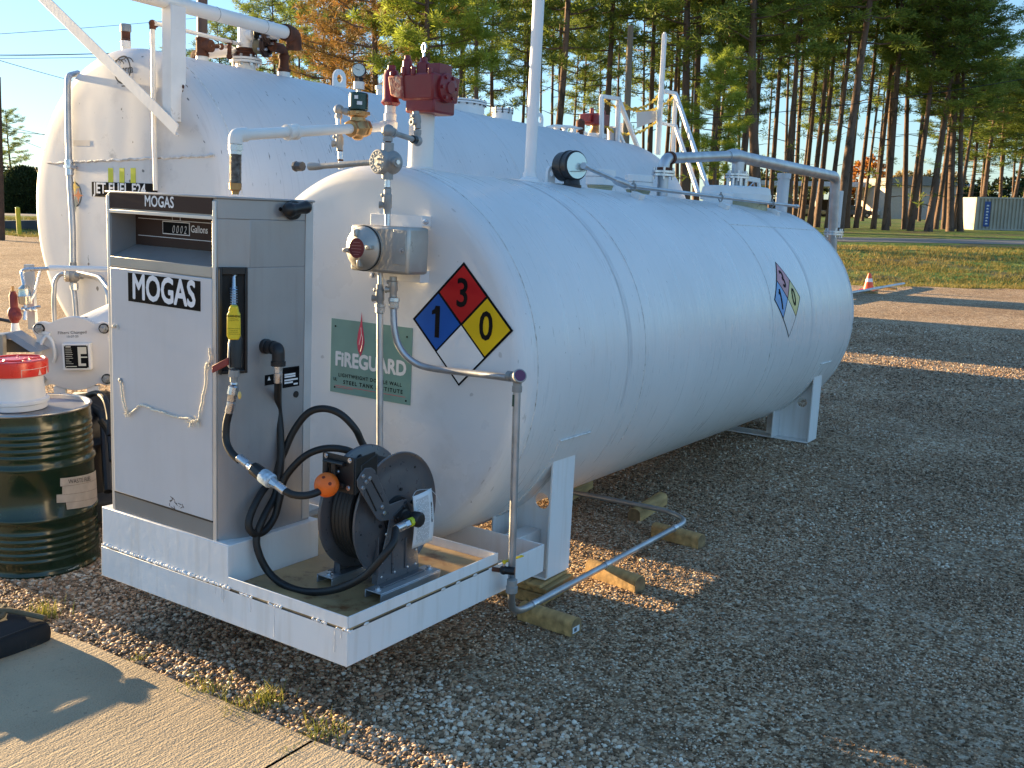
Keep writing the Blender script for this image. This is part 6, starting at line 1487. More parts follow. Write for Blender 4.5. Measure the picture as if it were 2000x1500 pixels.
mb = MB(); mb.lathe(s0_, (s1_ - s0_), [(0, .017), (.0, .020), (.55, .021), (.6, .015), (1, .014)], 8); nz.part("swivel_nut", mb, CAST)
hs = Thing("nozzle_hose", "black hose from the nozzle through a breakaway coupling to the orange ball", "hose", s2_)
mb = MB(); mb.lathe(s1_, (s2_ - s1_), [(-.3, .013), (1, .013)], 10); mb.lathe(s2_, (s3_ - s2_), [(0, .012), (.1, .019), (.55, .021), (.62, .018), (.98, .017), (1, .012)], 10); hs.part("swivel", mb, ZINC)
mb = MB(); c = TP(468, 772, .0); mb.sphere(c, .012, 10, 8, (.6, .6, 1.3)); hs.part("swivel_clip", mb, mat("amber_plastic", (.75, .50, .15), .4))
def crimp(th, a, b, r, m=None, nm="crimp"):
    mb = MB(); mb.lathe(a, V(b) - V(a), [(0, r * .85), (.06, r), (.9, r), (1, r * .9)], 16); return th.part(nm, mb, m or ZINC)
crimp(hs, s3_, s4_ + (s4_ - s3_) * .2, .0165)
h = [(448, 803, .005), (442, 830, .0), (442, 862, -.005), (452, 884, -.01), (468, 899, -.01)]
hp_ = [TP(*q) for q in h]; mb = MB(); mb.tube(hp_, .0145, 14, 7); hs.part("upper_hose", mb, RUBBER)
cA, cB = TP(466, 893, -.01), TP(484, 907, -.01); crimp(hs, cA, cB, .0165)
b0_, b1_ = TP(484, 907, -.01), TP(496, 915, -.01); mb = MB(); mb.lathe(b0_, b1_ - b0_, [(0, .012), (.2, .017), (1, .017)], 8); hs.part("coupling_nut", mb, ZINC)
e0, e1_ = TP(492, 912, -.01), TP(516, 930, -.01); mb = MB(); mb.lathe(e0, e1_ - e0, [(0, .017), (.15, .026), (1, .028)], 8); hs.part("breakaway", mb, BLACK, bevel=.002)
f0, f1 = TP(513, 928, -.01), TP(531, 941, -.01); mb = MB(); mb.lathe(f0, f1 - f0, [(0, .027), (.1, .0285), (.9, .0285), (1, .024)], 20); fw = hs.part("breakaway_collar", mb, mat("pale_blue_label", (.50, .60, .68), .35, metal=.3, var=.25, vs=60))
g0_, g1_ = TP(530, 940, -.01), TP(541, 948, -.01); mb = MB(); mb.lathe(g0_, g1_ - g0_, [(0, .020), (.5, .018), (1, .015)], 8); hs.part("coupling_nut", mb, ZINC)
crimp(hs, TP(541, 947, -.01), TP(557, 960, -.01), .0165)
ballc = T(638, 947, y=.125)
h = [(555, 958, -.01), (572, 966, .0), (595, 968, .03), (616, 963, .07), (630, 955, .105)]
mb = MB(); mb.tube([TP(*q) for q in h], .0142, 14, 8); hs.part("lower_hose", mb, RUBBER)
ball = Thing("hose_ball", "round orange rubber stopper ball on the hose in front of the reel", "ball", ballc)
mb = MB(); mb.sphere(ballc, .0465, 30, 20); bsp = ball.part("ball", mb, ORNG, ang=1.2)
toC = (FT.inverted() @ CW - ballc).normalized(); up3 = V((0, 0, 1)); rt3 = toC.cross(up3).normalized() * -1; uu3 = rt3.cross(toC) * -1
if uu3.z < 0: uu3 = -uu3
mb = MB()
for dx, dz in ((.012, .004), (-.012, .028)):
    d = (toC * math.sqrt(max(.0465**2 - dx * dx - dz * dz, 0)) + rt3 * dx + uu3 * dz); mb.cyl(ballc + d * .9, ballc + d * 1.006, .0065, n=12)
ball.part("bolt_recess", mb, flat("dark_orange_recess", (.16, .02, .005), .7), parent=bsp)

# discharge elbow and hose from the cabinet
el = Thing("outlet_elbow", "black iron elbow sticking out of the pump cabinet's side above the data plates", "elbow", sp(517, 676), FC)
e0 = sp(517, 676); mb = MB(); mb.lathe(e0 - V((.004, 0, 0)), (1, 0, 0), [(0, .030), (.018, .030), (.020, .024), (.034, .024), (.036, .027), (.055, .027)], 18)
ez = C(540, 707, x=ccx + .078); pe = V((e0.x + .055, e0.y, e0.z)); pc2 = V((ez.x, e0.y + .01, e0.z)); mb.tube(bend([pe, V((ez.x + .01, ez.y, e0.z)), V((ez.x + .01, ez.y, ez.z))], .04, 7), .025, 16)
mb.lathe(V((ez.x + .01, ez.y, ez.z + .004)), (0, 0, -1), [(0, .029), (.018, .029), (.018, .024)], 16); el.part("elbow", mb, IRON)
oz = FT.inverted() @ (FC @ V((ez.x + .01, ez.y, ez.z - .014)))
dh = Thing("supply_hose", "black hose from the pump's elbow, hanging down and round to the reel's inlet", "hose", oz)
mb = MB(); mb.lathe(oz, (0, 0, -1), [(0, .020), (.008, .020), (.010, .017), (.026, .017), (.028, .014)], 6); dh.part("hex_adapter", mb, ZINC)
crimp(dh, oz - V((0, 0, .026)), oz - V((0, 0, .068)), .0165)
xr_, yr_, zr_ = 0, 0, 0
# ---------------------------------------------------------------- hose reel
rcx = -.172; rcy = .455                                  # right disc centre
rc_ = T(771, 1003, x=rcx); RR = .252; wd = .165
rc_ = V((rcx, rc_.y, rc_.z)); Lx = rcx - wd
reel = Thing("hose_reel", "black steel hose reel bolted to the catch pan, with a paper tag", "reel", (rcx - wd / 2, rc_.y, .15))
def disc(x, nm, s):
    mb = MB(); mb.lathe((x, rc_.y, rc_.z), (s, 0, 0), [(0, .04), (0, RR - .006), (.004, RR - .001), (.010, RR), (.012, RR - .004), (.006, RR - .010), (.003, RR - .014), (.003, .18), (.006, .17), (.006, .06)], 72); return reel.part(nm, mb, REELM, ang=.9)
dR = disc(rcx, "disc", 1); dL = disc(Lx, "disc", -1)
mb = MB(); mb.lathe((Lx, rc_.y, rc_.z), (1, 0, 0), [(0, .10), (wd, .10)], 40); reel.part("drum", mb, REELM)
mb = MB()
for k, (rad, n_) in enumerate(((.117, 8), (.143, 8), (.170, 7), (.197, 6))):
    for i in range(n_ if k < 3 else 5): x = Lx + .017 + i * (wd - .034) / 7 + (.008 if k % 2 else 0); mb.torus((x, rc_.y, rc_.z), (1, 0, 0), rad, .0145, 48, 8)
reel.part("wound_hose", mb, RUBBER)
mb = MB(); 
for a in range(6):
    a_ = a * 1.047 + .3; mb.cyl((rcx + .004, rc_.y + .10 * math.cos(a_), rc_.z + .10 * math.sin(a_)), (rcx + .014, rc_.y + .10 * math.cos(a_), rc_.z + .10 * math.sin(a_)), .007, n=6)
reel.part("disc_bolt", mb, IRON, parent=dR)
mb = MB()
for a in range(8): a_ = a * .785 + .2; mb.cyl((rcx + .0025, rc_.y + .205 * math.cos(a_), rc_.z + .205 * math.sin(a_)), (rcx + .0045, rc_.y + .205 * math.cos(a_), rc_.z + .205 * math.sin(a_)), .0055 if a % 2 else .0035, n=10)
reel.part("disc_hole", mb, flat("hole_black", (.004, .004, .004), .8), parent=dR)
# pedestals
zf = .182; px_r = rcx + .030
def ped(x, s, nm):
    mb = MB(); y0, y1 = rc_.y - .135, rc_.y + .125; t_ = .004 * s
    pl = [(y0, zf), (y1, zf), (y1 - .01, zf + .08), (rc_.y + .075, rc_.z - .06), (rc_.y + .065, rc_.z + .02), (rc_.y + .03, rc_.z + .06), (rc_.y - .03, rc_.z + .06), (rc_.y - .065, rc_.z + .02), (rc_.y - .085, rc_.z - .06), (y0 + .01, zf + .08)]
    mb.prism([V((x, a, b)) for a, b in pl], (t_, 0, 0)); mb.box(min(x, x + .035 * s), y0, zf, max(x, x + .035 * s), y1, zf + .005)
    for yy in (y0 + .006, y1 - .010): mb.prism([V((x - .0, yy, zf)), V((x - .03 * s, yy, zf)), V((x - .022 * s, yy, zf + .10)), V((x, yy, zf + .2))], (0, .004, 0))
    return reel.part(nm, mb, REELM, bevel=.003)
pr = ped(px_r, 1, "pedestal"); pl_ = ped(Lx - .030, -1, "pedestal")
mb = MB()
for yy in (-.045, .035): mb.box(px_r + .0042, rc_.y + yy - .006, zf + .03, px_r + .009, rc_.y + yy + .006, rc_.z - .10)
reel.part("rib", mb, REELM, parent=pr, bevel=.002)
mb = MB()
for a, b in ((-.11, .03), (-.11, .09), (-.09, .2), (.10, .03), (.10, .09), (.05, .03), (-.03, .03)): mb.sphere((px_r + .005, rc_.y + a, zf + b), .006, 8, 5, (.5, 1, 1))
reel.part("rivet", mb, ZINC, parent=pr)
# mounting channels
for x, nm in ((px_r - .005, 0), (Lx - .065, 1)):
    mb = MB(); y0, y1 = rc_.y - .185, rc_.y + .185
    mb.box(x - .01, y0, zf - .006, x + .075, y1, zf - .0005); mb.box(x + .069, y0, .1475, x + .075, y1, zf - .0065); mb.box(x - .01, y0, .1475, x - .004, y1, zf - .0065)
    ch = reel.part("mounting_channel", mb, GALV, bevel=.002)
    mb = MB()
    for yy in (y0 + .025, y1 - .025): mb.lathe((x + .033, yy, zf - .001), (0, 0, 1), [(0, .016), (.003, .016), (.003, .010), (.012, .010)], 10)
    reel.part("mounting_bolt", mb, ZINC, parent=ch)
# hub, bearing and inlet swivel
mb = MB(); hb = V((rcx, rc_.y, rc_.z)); mb.lathe(hb, (1, 0, 0), [(.006, .075), (.018, .072), (.02, .045), (.036, .045), (.037, .030), (.055, .030), (.057, .022), (.105, .022)], 30); reel.part("hub", mb, IRON)
mb = MB(); mb.obox(hb + V((.040, 0, 0)), V((.004, 0, 0)), V((0, .040, .022)), V((0, -.018, .033))); mb.bolts(hb + V((.046, 0, 0)), (1, 0, 0), .036, .006, .006, 4); reel.part("bearing_flange", mb, IRON, bevel=.003)
sw = hb + V((.112, 0, 0)); mb = MB(); mb.lathe(sw, (1, 0, 0), [(-.028, .022), (-.012, .031), (.012, .033), (.022, .028), (.024, .018)], 8); swv = reel.part("swivel", mb, BLACK, bevel=.003)
sdn = (T(795, 1023, x=sw.x) - sw).normalized(); mb = MB(); mb.lathe(sw, sdn, [(.018, .017), (.028, .018), (.045, .018), (.046, .012)], 8); reel.part("yellow_nut", mb, mat("lime_nut", (.55, .62, .03), .4), parent=swv)
# guide arm
ga = [T(722, 918, x=px_r + .002), T(742, 928, x=px_r + .002)]
mb = MB()
gp = [(703, 925), (712, 914), (724, 913), (731, 918), (760, 985), (786, 975), (790, 1000), (770, 1014), (741, 1018), (734, 1012), (697, 950), (696, 938)]
mb.prism([T(a, b, x=px_r + .006) for a, b in gp], (.004, 0, 0)); arm = reel.part("guide_arm", mb, REELM, bevel=.002)
mb = MB(); mb.tube([T(715, 955, x=px_r + .011), T(735, 998, x=px_r + .011)], .003, 6); mb.tube([T(724, 935, x=px_r + .011), T(748, 980, x=px_r + .011)], .003, 6); reel.part("arm_slot", mb, flat("hole_black", (.004, .004, .004), .8), parent=arm)
mb = MB()
for a, b in ((709, 930), (715, 941), (746, 990), (750, 1002), (722, 934), (708, 953)): c = T(a, b, x=px_r + .010); mb.lathe(c, (1, 0, 0), [(0, .009), (.003, .009), (.003, .006), (.007, .006)], 8)
reel.part("arm_bolt", mb, ZINC, parent=arm)
yg = max(rc_.y - RR - .03, .175)
g1, g2_ = T(630, 886, y=yg), T(689, 965, y=yg)
mb = MB(); xg0, xg1 = g1.x, px_r + .006; zg1, zg0 = T(660, 888, y=yg).z, T(670, 962, y=yg).z
mb.box(xg0, yg, zg0, xg0 + .16, yg + .004, zg1); mb.prism([V((xg0 + .165, yg, zg1)), V((xg0 + .165, yg + .11, zg1 + .01)), V((xg0 + .165, yg + .10, zg0 + .04)), V((xg0 + .165, yg, zg0))], (.004, 0, 0)); mb.prism([V((xg1 - .004, yg + .03, zg1 - .03)), V((xg1 - .004, yg + .12, zg1 - .0)), V((xg1 - .004, yg + .12, zg0 + .05)), V((xg1 - .004, yg + .03, zg0))], (.004, 0, 0))
mb.box(xg0 + .16, yg + .028, zg1 - .12, xg1, yg + .032, zg1 - .03)
gb = reel.part("guide_bracket", mb, BLACK, bevel=.003)
mb = MB()
for a, b in ((.02, -.012), (.14, -.012), (.135, -.118), (.055, -.05), (.08, -.065)): mb.lathe((xg0 + a, yg - .0005, zg1 + b), (0, -1, 0), [(0, .010), (.002, .010), (.002, .006), (.006, .006)], 8)
reel.part("guide_bolt", mb, ZINC, parent=gb)
mb = MB()
for xx in (.035, .075): mb.cyl((xg0 + xx, yg - .016, zg1 - .03), (xg0 + xx, yg - .016, zg1 - .11), .011, n=14)
for zz in (.03, .11): mb.cyl((xg0 + .02, yg - .012, zg1 - zz), (xg0 + .12, yg - .012, zg1 - zz), .009, n=14)
reel.part("guide_roller", mb, BLACK, parent=gb)
# paper tag
tg = Thing("paper_tag", "white printed instruction tag wired to the hose reel", "tag", T(822, 960, x=px_r + .03))
tx = px_r + .034; cs = [T(806, 970, x=tx), T(842, 953, x=tx + .004), T(844, 1055, x=tx + .004), T(804, 1072, x=tx)]; tl = T(806, 975, x=tx)
mb = MB(); k = 10; vs = []
for i in range(k + 1):
    s = i / k; a = cs[0].lerp(cs[3], s); b = cs[1].lerp(cs[2], s); bow = .010 * math.sin(s * 3.1)
    for j in range(5): t = j / 4; p = a.lerp(b, t); vs.append(p + V((bow + .004 * math.sin(t * 3), 0, 0)))
mb.add(vs, [(5 * i + j, 5 * i + j + 1, 5 * i + j + 6, 5 * i + j + 5) for i in range(k) for j in range(4)]); sheet = tg.part("sheet", mb, PAPER, ang=2)
s_ = sheet.modifiers.new("thickness", 'SOLIDIFY'); s_.thickness = .0008
def tp2(u, v):
    a = cs[0].lerp(cs[3], v); b = cs[1].lerp(cs[2], v); return a.lerp(b, u) + V((.010 * math.sin(v * 3.1) + .004 * math.sin(u * 3) + .0014, 0, 0))
mb = MB(); rr = random.Random(1)
for i in range(11):
    u = .14 + i * .058
    v = .08
    while v < .92:
        l = rr.uniform(.03, .12); mb.add([tp2(u, v), tp2(u + .014, v), tp2(u + .014, min(v + l, .93)), tp2(u, min(v + l, .93))], [(0, 1, 2, 3)]); v += l + .02
mb.add([tp2(.86, .25), tp2(.93, .25), tp2(.93, .62), tp2(.86, .62)], [(0, 1, 2, 3)]); tg.part("print", mb, INKG, parent=sheet)
for i, ch in enumerate("WARNING"): 
    tg.text("print", ch, INK, (lambda p, q, i=i: tp2(.875 + q * 5, .27 + .05 * i + p * 5)), .014, parent=sheet, bold=.03)
mb = MB(); mb.tube([T(842, 957, x=tx), T(852, 968, x=tx + .01), T(860, 988, x=tx + .01)], .0012, 5, 6); mb.tube([T(806, 970, x=tx), T(815, 958, x=px_r), T(842, 955, x=tx)], .0012, 5, 6); tg.part("tie_wire", mb, flat("white_tie", (.7, .7, .7), .5))

# supply hose: elbow -> down -> under -> reel swivel
swe = sw + sdn * .05
h = [oz - V((0, 0, .06)), T(543, 790, y=.29), T(548, 850, y=.29), T(548, 910, y=.27), T(538, 965, y=.24), T(515, 1010, x=-.600), T(501, 1050, x=-.600), T(507, 1085, x=-.585), T(527, 1120, x=-.55), T(560, 1145, y=.14), T(605, 1156, y=.15), T(660, 1150, y=.17), T(712, 1125, y=.20), T(745, 1090, y=.22), T(768, 1060, y=.26)]
e_ = swe + sdn * .075; h.append(e_ + (e_ - V(h[-1])) * -.25); 
mb = MB(); mb.tube(h[:-1] + [e_], .0150, 14, 7); dh.part("hose", mb, RUBBER)
crimp(dh, e_ + (swe - e_) * .0, e_ + (swe - e_) * .62, .0175); mb = MB(); mb.lathe(e_ + (swe - e_) * .6, swe - e_, [(0, .014), (.1, .018), (.35, .018), (.4, .013)], 6); dh.part("hex_nut", mb, ZINC)
# slack loop from the reel's spool
lp_ = Thing("reel_hose_loop", "long slack black hose loop drawn off the reel and hanging beside the pump", "hose", T(625, 800, y=.35))
ytop = rc_.y - .10; xs_ = rcx - wd / 2
sA = V((Lx + .05, rc_.y - .02, rc_.z + .205)); sB = V((Lx + .09, rc_.y - .08, rc_.z + .215))
h = [V((Lx + .04, rc_.y + .08, rc_.z + .16)), T(712, 872, y=.50), T(694, 838, y=.46), T(664, 808, y=.42), T(630, 798, y=.39), T(600, 808, y=.36), T(573, 843, y=.33), T(553, 888, y=.30), T(530, 935, y=.26), T(505, 972, x=-.62), T(488, 1010, x=-.612), T(487, 1033, x=-.606), T(499, 1043, x=-.600), T(518, 1036, x=-.598), T(536, 1010, x=-.60), T(546, 975, y=.235), T(553, 942, y=.255), T(570, 915, y=.275), T(600, 888, y=.31), T(635, 876, y=.35), T(672, 878, y=.39), T(700, 892, y=.42), V((Lx + .10, rc_.y - .10, rc_.z + .17))]
mb = MB(); mb.tube(h, .0147, 14, 7); lp_.part("hose", mb, RUBBER)
# drain pipe with tee behind the hoses
dp = Thing("return_pipe", "grey pipe with a tee and round plug behind the hoses, low beside the pump", "pipe", T(560, 1018, y=.42))
a = T(538, 1033, y=.33); b = T(660, 984, y=.72); d = (b - a).normalized(); mb = MB(); mb.tube([a, b + d * .5], .0165, 12); dp.part("tube", mb, CAST)
c = T(568, 1019, y=.42); c = a + d * ((c - a).dot(d)); mb = MB(); mb.lathe(c, d, [(-.045, .020), (-.045, .025), (-.02, .025), (-.015, .022), (.05, .022), (.05, .026), (.075, .026), (.075, .018)], 14); mb.lathe(c + d * .01, (0, 0, 1), [(0, .018), (.032, .020), (.034, .012)], 14); mb.lathe(a - d * .0, d, [(0, .018), (.05, .020)], 12); dp.part("tee", mb, CAST)
q = T(527, 1033, y=.31); mb = MB(); toC2 = V((.5, -.85, .1)).normalized(); mb.lathe(q, toC2, [(-.02, .018), (.008, .024), (.016, .024), (.018, .018)], 18); mb.tube([q, a], .017, 10); dp.part("plug", mb, CAST)

# ================================================================= BIG TANK
RB = 1.244; yF = -.055; LB = 7.85
big = Thing("storage_tank", "large weathered white JET FUEL tank behind the pump, with piping and ladders on its top", "tank", (0, 3.5, -RB), FB)
prof = [(yF - .0135, .01), (yF - .0135, .4), (yF - .0135, .8), (yF - .0135, 1.0), (yF - .0135, 1.12)]
for i in range(1, 13): a = math.pi / 2 * i / 12; prof.append((yF - .0135 + .1335 * (1 - math.cos(a)), 1.12 + (RB - 1.12) * math.sin(a)))
prof += [(yF + .13 + (LB - .1 - yF - .13) * i / 20, RB) for i in range(21)]
for i in range(1, 7): a = math.pi / 2 * i / 6; prof.append((LB - .1 + .14 * math.sin(a), RB - .14 * (1 - math.cos(a))))
mb = MB(); mb.lathe((0, 0, 0), (0, 1, 0), prof, 160); bsh = big.part("shell", mb, BIG, ang=1.2)
def bpt(y, a, r=RB): return V((r * math.cos(a), y, r * math.sin(a)))
for y in (.09, 1.9, 3.8, 5.7):
    mb = MB(); mb.tube([bpt(y, -.6 + 2.6 * i / 60) for i in range(61)], .005, 6); big.part("weld_seam", mb, SEAMC if y < 1 else BIG, parent=bsh)
# horizontal weld across the head
yw = yF - .014
a, b = B(94, 319, y=yw), B(418, 304, y=yw); n = 60; rr = random.Random(6)
mb = MB(); mb.tube([a.lerp(b, i / n) + V((0, 0, rr.uniform(-.006, .006) - .0 )) for i in range(n + 1)], .010, 6); 
big.part("head_weld", mb, mat("rough_weld", (.66, .65, .63), .4, metal=.1, var=.3, vs=12, bump=.004, bs=60, dirt=(.25, .22, .19), dt=.56, ds=16), parent=bsh)
# saddles
for y in (1.1, 6.3):
    mb = MB(); k = 20; pts = [V((1.0, y, -1.86)), V((-1.0, y, -1.86))] + [V((x, y, -math.sqrt(RB * RB - x * x) + .01)) for x in [-1.0 + 2.0 * i / k for i in range(k + 1)]]
    mb.prism(pts, (0, .012, 0)); mb.box(-1.02, y - .12, -1.87, 1.02, y + .13, -1.855)
    for x in (-1.0, 1.0): mb.box(x - .006, y - .12, -1.855, x + .006, y + .13, -math.sqrt(RB * RB - x * x) + .02)
    big.part("saddle", mb, WHITE_D, smooth=False)
def hy(u, v):
    """how far the flat head is behind its front plane at u, v"""
    r = math.hypot(u, v); return 0. if r < 1.12 else .1335 * (1 - math.sqrt(max(1 - ((r - 1.12) / (RB - 1.12))**2, 0)))
def bf(u, v, e=.002): return V((u, yF - .014 - e, v))
# yellow stripes and JET FUEL sign
for px in (216.5, 238.5, 260.5):
    a, b = B(px - 5, 328, y=yw), B(px + 5, 356, y=yw); mb = MB(); mb.box(a.x, yw - .003, b.z - .03, b.x, yw - .0012, a.z); big.part("yellow_stripe", mb, LIME)
a, b = B(180, 355, y=yw), B(308, 383, y=yw); mb = MB(); z1, z0 = a.z, B(180, 383.5, y=yw).z; mb.box(a.x, yw - .0045, z0, b.x, yw - .0031, z1); js = big.part("fuel_sign", mb, MATS["sign_black"])
tl = B(184, 370, y=yw); big.text("sign_text", "JET FUEL F24", WPR, lambda p, q: V((tl.x + p, yw - .0055, (z0 + z1) / 2 + .006 + q)), .118, parent=js, bold=.022, xs=1.02, align='LEFT')
# round maker's emblem
ec_ = B(239, 136, y=yw); ew = (B(255.5, 136, y=yw).x - B(223, 136, y=yw).x) / 2; eh = (B(239, 108, y=yw).z - B(239, 165, y=yw).z) / 2
em = lambda p, q: V((ec_.x + p, yw - .0008 + hy(ec_.x + p, ec_.z + q), ec_.z + q))
er = (ew + eh) / 2
mb = ring2(em, 0, 0, er, er, .014); re_ = big.part("round_emblem", mb, mat("faded_grey_print", (.10, .10, .10), .8, spec=.05))
big.text("emblem_text", "ecterra", MATS["faded_grey_print"], lambda p, q: em(p + .01, q - .0 + .0), .088, parent=re_, bold=.006, xs=.95)
mb = ring2(em, -.05, .01, .085, .07, .008, .5, 2.5, 16); m2 = ring2(em, .055, .015, .095, .075, .008, .5, 2.6, 16); mb.add(m2.v, m2.f); m2 = ring2(em, .0, .03, .06, .05, .006, .6, 2.4, 12); mb.add(m2.v, m2.f); big.part("emblem_waves", mb, MATS["faded_grey_print"], parent=re_)
mb = MB(); mb.add([em(-.01, -.125), em(.045, -.125), em(.045, -.117), em(-.01, -.117)], [(0, 1, 2, 3)]); mb.add([em(-.02, -.055), em(.07, -.055), em(.07, -.048), em(-.02, -.048)], [(0, 1, 2, 3)]); big.part("emblem_line", mb, MATS["faded_grey_print"], parent=re_)
# round sticker with three four-pointed stars
sc = B(145.5, 380, y=yw); sr = (B(145, 355, y=yw).z - B(145, 406, y=yw).z) / 2 * .97
smp = lambda p, q, e=.002: V((sc.x + p, yw - e + .001 + hy(sc.x + p, sc.z + q), sc.z + q))
mb = ring2(lambda p, q: smp(p, q, .0025), 0, 0, sr, sr, .012, n=40); st = big.part("round_sticker", mb, mat("faded_grey_print", (.10, .10, .10), .8, spec=.05))
mb = MB(); k = 32; mb.add([smp((sr - .01) * math.cos(6.2832 * i / k), (sr - .01) * math.sin(6.2832 * i / k)) for i in range(k)], [tuple(range(k))]); big.part("sticker_field", mb, mat("faded_cream", (.60, .58, .52), .7, spec=.1), parent=st)
def star(cx, cz, r, m):
    pts = []; 
    for i in range(32):
        a = 2 * math.pi * i / 32; rr_ = r / (abs(math.cos(a))**.52 + abs(math.sin(a))**.52)**(1 / .52)
        pts.append(smp(cx + rr_ * math.cos(a), cz + rr_ * math.sin(a), .003))
    mb = MB(); mb.add(pts + [smp(cx, cz, .003)], [(i, (i + 1) % 32, 32) for i in range(32)]); return big.part("star_mark", mb, m, parent=st)
star(.01, .06, .072, flat("star_yellow", (.72, .50, .06), .5)); star(.055, -.005, .07, flat("star_orange", (.66, .13, .03), .5)); star(.01, -.07, .072, flat("star_blue", (.06, .13, .20), .5))
# ghost of an old patch
mb = MB(); a, b = B(143, 274, y=yw), B(176, 285, y=yw); mb.add([V((u, yw - .0004 + hy(u, v), v)) for u, v in ((a.x, b.z), (b.x, b.z), (b.x, a.z), (a.x, a.z))], [(0, 1, 2, 3)]); big.part("repaint_patch", mb, mat("beige_patch", (.60, .55, .50), .5, var=.1))
mb = MB(); a, b = B(140, 270, y=yw), B(161, 241, y=yw); mb.tube([a + V((0, .013, 0)), b + V((0, .013, 0))], .0015, 5); big.part("scratch", mb, flat("scratch_grey", (.3, .29, .28), .6), parent=bsh)

def brod(th, nm, pts, r, m, fillet=0, n=14, **k):
    mb = MB(); mb.tube(bend(pts, fillet, 6) if fillet else pts, r, n); return th.part(nm, mb, m, **k)
zt = RB
# left conduit down the head
yq = yF - .055
bc1 = Thing("riser_conduit", "weathered galvanised conduit that hooks over the big tank's left shoulder and runs down its end", "conduit", B(140, 520, y=yq), FB)
brod(bc1, "tube", [B(152, 143, y=.12), B(133, 148, y=yq), B(132, 185, y=yq), B(133, 250, y=yq), B(136, 345, y=yq), B(142, 440, y=yq), B(143, 525, y=yq)], .024, GALV, .10)
mb = MB(); mb.cyl(B(135, 312, y=yq), B(136.5, 342, y=yq), .031, n=12); bc1.part("coupling", mb, ZINC)
mb = MB(); c = B(137, 326, y=yq); mb.obox(c, V((.045, 0, 0)), V((0, .03, 0)), V((0, 0, .012))); bc1.part("strap", mb, ZINC, bevel=.002)
# junction box low on the left, with conduits
jx = Thing("round_junction", "round ribbed conduit fitting low on the big tank's end, above the white filter vessel", "junction", B(143, 536, y=yq - .02), FB)
yj = yq - .03; c = B(143, 537, y=yj)
mb = MB(); mb.sphere(c, .062, 18, 12); mb.lathe(c, (0, 0, 1), [(-.10, .028), (.10, .028)], 14); mb.lathe(c, (1, 0, 0), [(-.09, .026), (.12, .026)], 14); jb2 = jx.part("body", mb, CAST)
mb = MB(); fd = V((-.55, -.83, 0)).normalized(); mb.lathe(c + fd * .03, fd, [(0, .058), (.03, .058), (.034, .05)], 24); 
for i in range(5): mb.obox(c + fd * .068 + V((0, 0, (i - 2) * .018)), V((.83, -.55, 0)) * .042, fd * .004, V((0, 0, .004)))
jx.part("ribbed_cover", mb, ALU, parent=jb2)
brod(jx, "left_loop", [c + V((-.06, 0, 0)), B(118, 534, y=yj - .02), B(107, 548, y=yj - .05), B(105, 590, y=yj - .06), B(107, 640, y=yj - .06)], .018, GALV, .06)
brod(jx, "down_tube", [c + V((0, 0, -.09)), B(147, 590, y=yj), B(150, 640, y=yj)], .020, GALV)
mb = MB(); mb.cyl(B(145, 553, y=yj), B(145.5, 566, y=yj), .032, n=8); jx.part("coupling", mb, ZINC)
brod(jx, "right_tubes", [c + V((.10, 0, .01)), B(185, 541, y=yj), B(200, 548, y=yj - .02), B(212, 572, y=yj - .04), B(214, 640, y=yj - .04), B(213, 690, y=yj - .04)], .020, GALV, .06)
brod(jx, "right_tubes", [B(152, 531, y=yj - .03), B(180, 537, y=yj - .05), B(196, 541, y=yj - .06), B(212, 562, y=yj - .1)], .018, GALV, .05)
# white small line down the head with top elbow and cross run
wl = Thing("sense_line", "thin white pipe with rusty elbow dropping down the big tank's end", "pipe", B(305, 374, y=yF - .03), FB)
yl = yF - .05
A1 = B(298, 46, y=yl); brod(wl, "drop", [B(304, 372, y=yl), B(301, 250, y=yl), B(299, 110, y=yl), A1], .017, PIPEW)
A2 = B(480, 89, x=-.02); brod(wl, "cross_run", [A1 + V((.03, 0, .0)), A2], .016, PIPEW)
mb = MB(); mb.sphere(A1, .028, 12, 8); mb.lathe(A1, (0, 0, -1), [(0, .024), (.04, .024)], 12); mb.lathe(A1, (A2 - A1).normalized(), [(0, .024), (.045, .024)], 12); wl.part("elbow", mb, RUST)
mb = MB(); q = A1.lerp(A2, .80); dd = (A2 - A1).normalized(); mb.lathe(q, dd, [(-.08, .012), (-.06, .022), (.02, .022), (.06, .012)], 8); mb.cyl(q, q + V((0, 0, -.10)), .018, n=8); mb.sphere(q + V((0, 0, -.12)), .026, 10, 7); wl.part("needle_valve", mb, RUST)
q2 = B(425, 93, x=-.1); 
# channel post and flat strut (walkway support)
st_ = Thing("channel_post", "upright white steel channel welded to the big tank's end under the overhead pipe", "post", B(330, 232, y=yF), FB)
zb, ztp = B(326, 232, y=yF - .05).z, B(334, 12, y=yF - .05).z
xa_, xb_ = B(324, 200, y=yF - .07).x, B(341, 200, y=yF - .07).x
mb = MB(); mb.box(xa_, yF - .10, zb, xb_, yF - .092, ztp); mb.box(xa_, yF - .092, zb, xa_ + .008, yF - .015, ztp); mb.box(xb_ - .008, yF - .092, zb - .02, xb_, yF + .03, ztp); st_.part("channel", mb, WHITE_D, bevel=.002)
mb = MB(); c = B(343, 143, y=yF - .03); mb.sphere(c, .04, 8, 6, (.35, .3, 1.5)); rr = random.Random(2)
for i in range(14): z = B(342, 170 + i * 5, y=yF).z; mb.sphere((xb_ + rr.uniform(-.004, .006), yF - .0, z), rr.uniform(.006, .013), 6, 4, (.6, .6, 1.2))
st_.part("rust_bleed", mb, RUST)
s0, s1 = B(334, 242, y=yF - .12), B(70, -18, y=yF - .12)
fs_ = Thing("diagonal_strut", "long flat white steel strut slanting up to the left across the big tank's end", "strut", s0, FB)
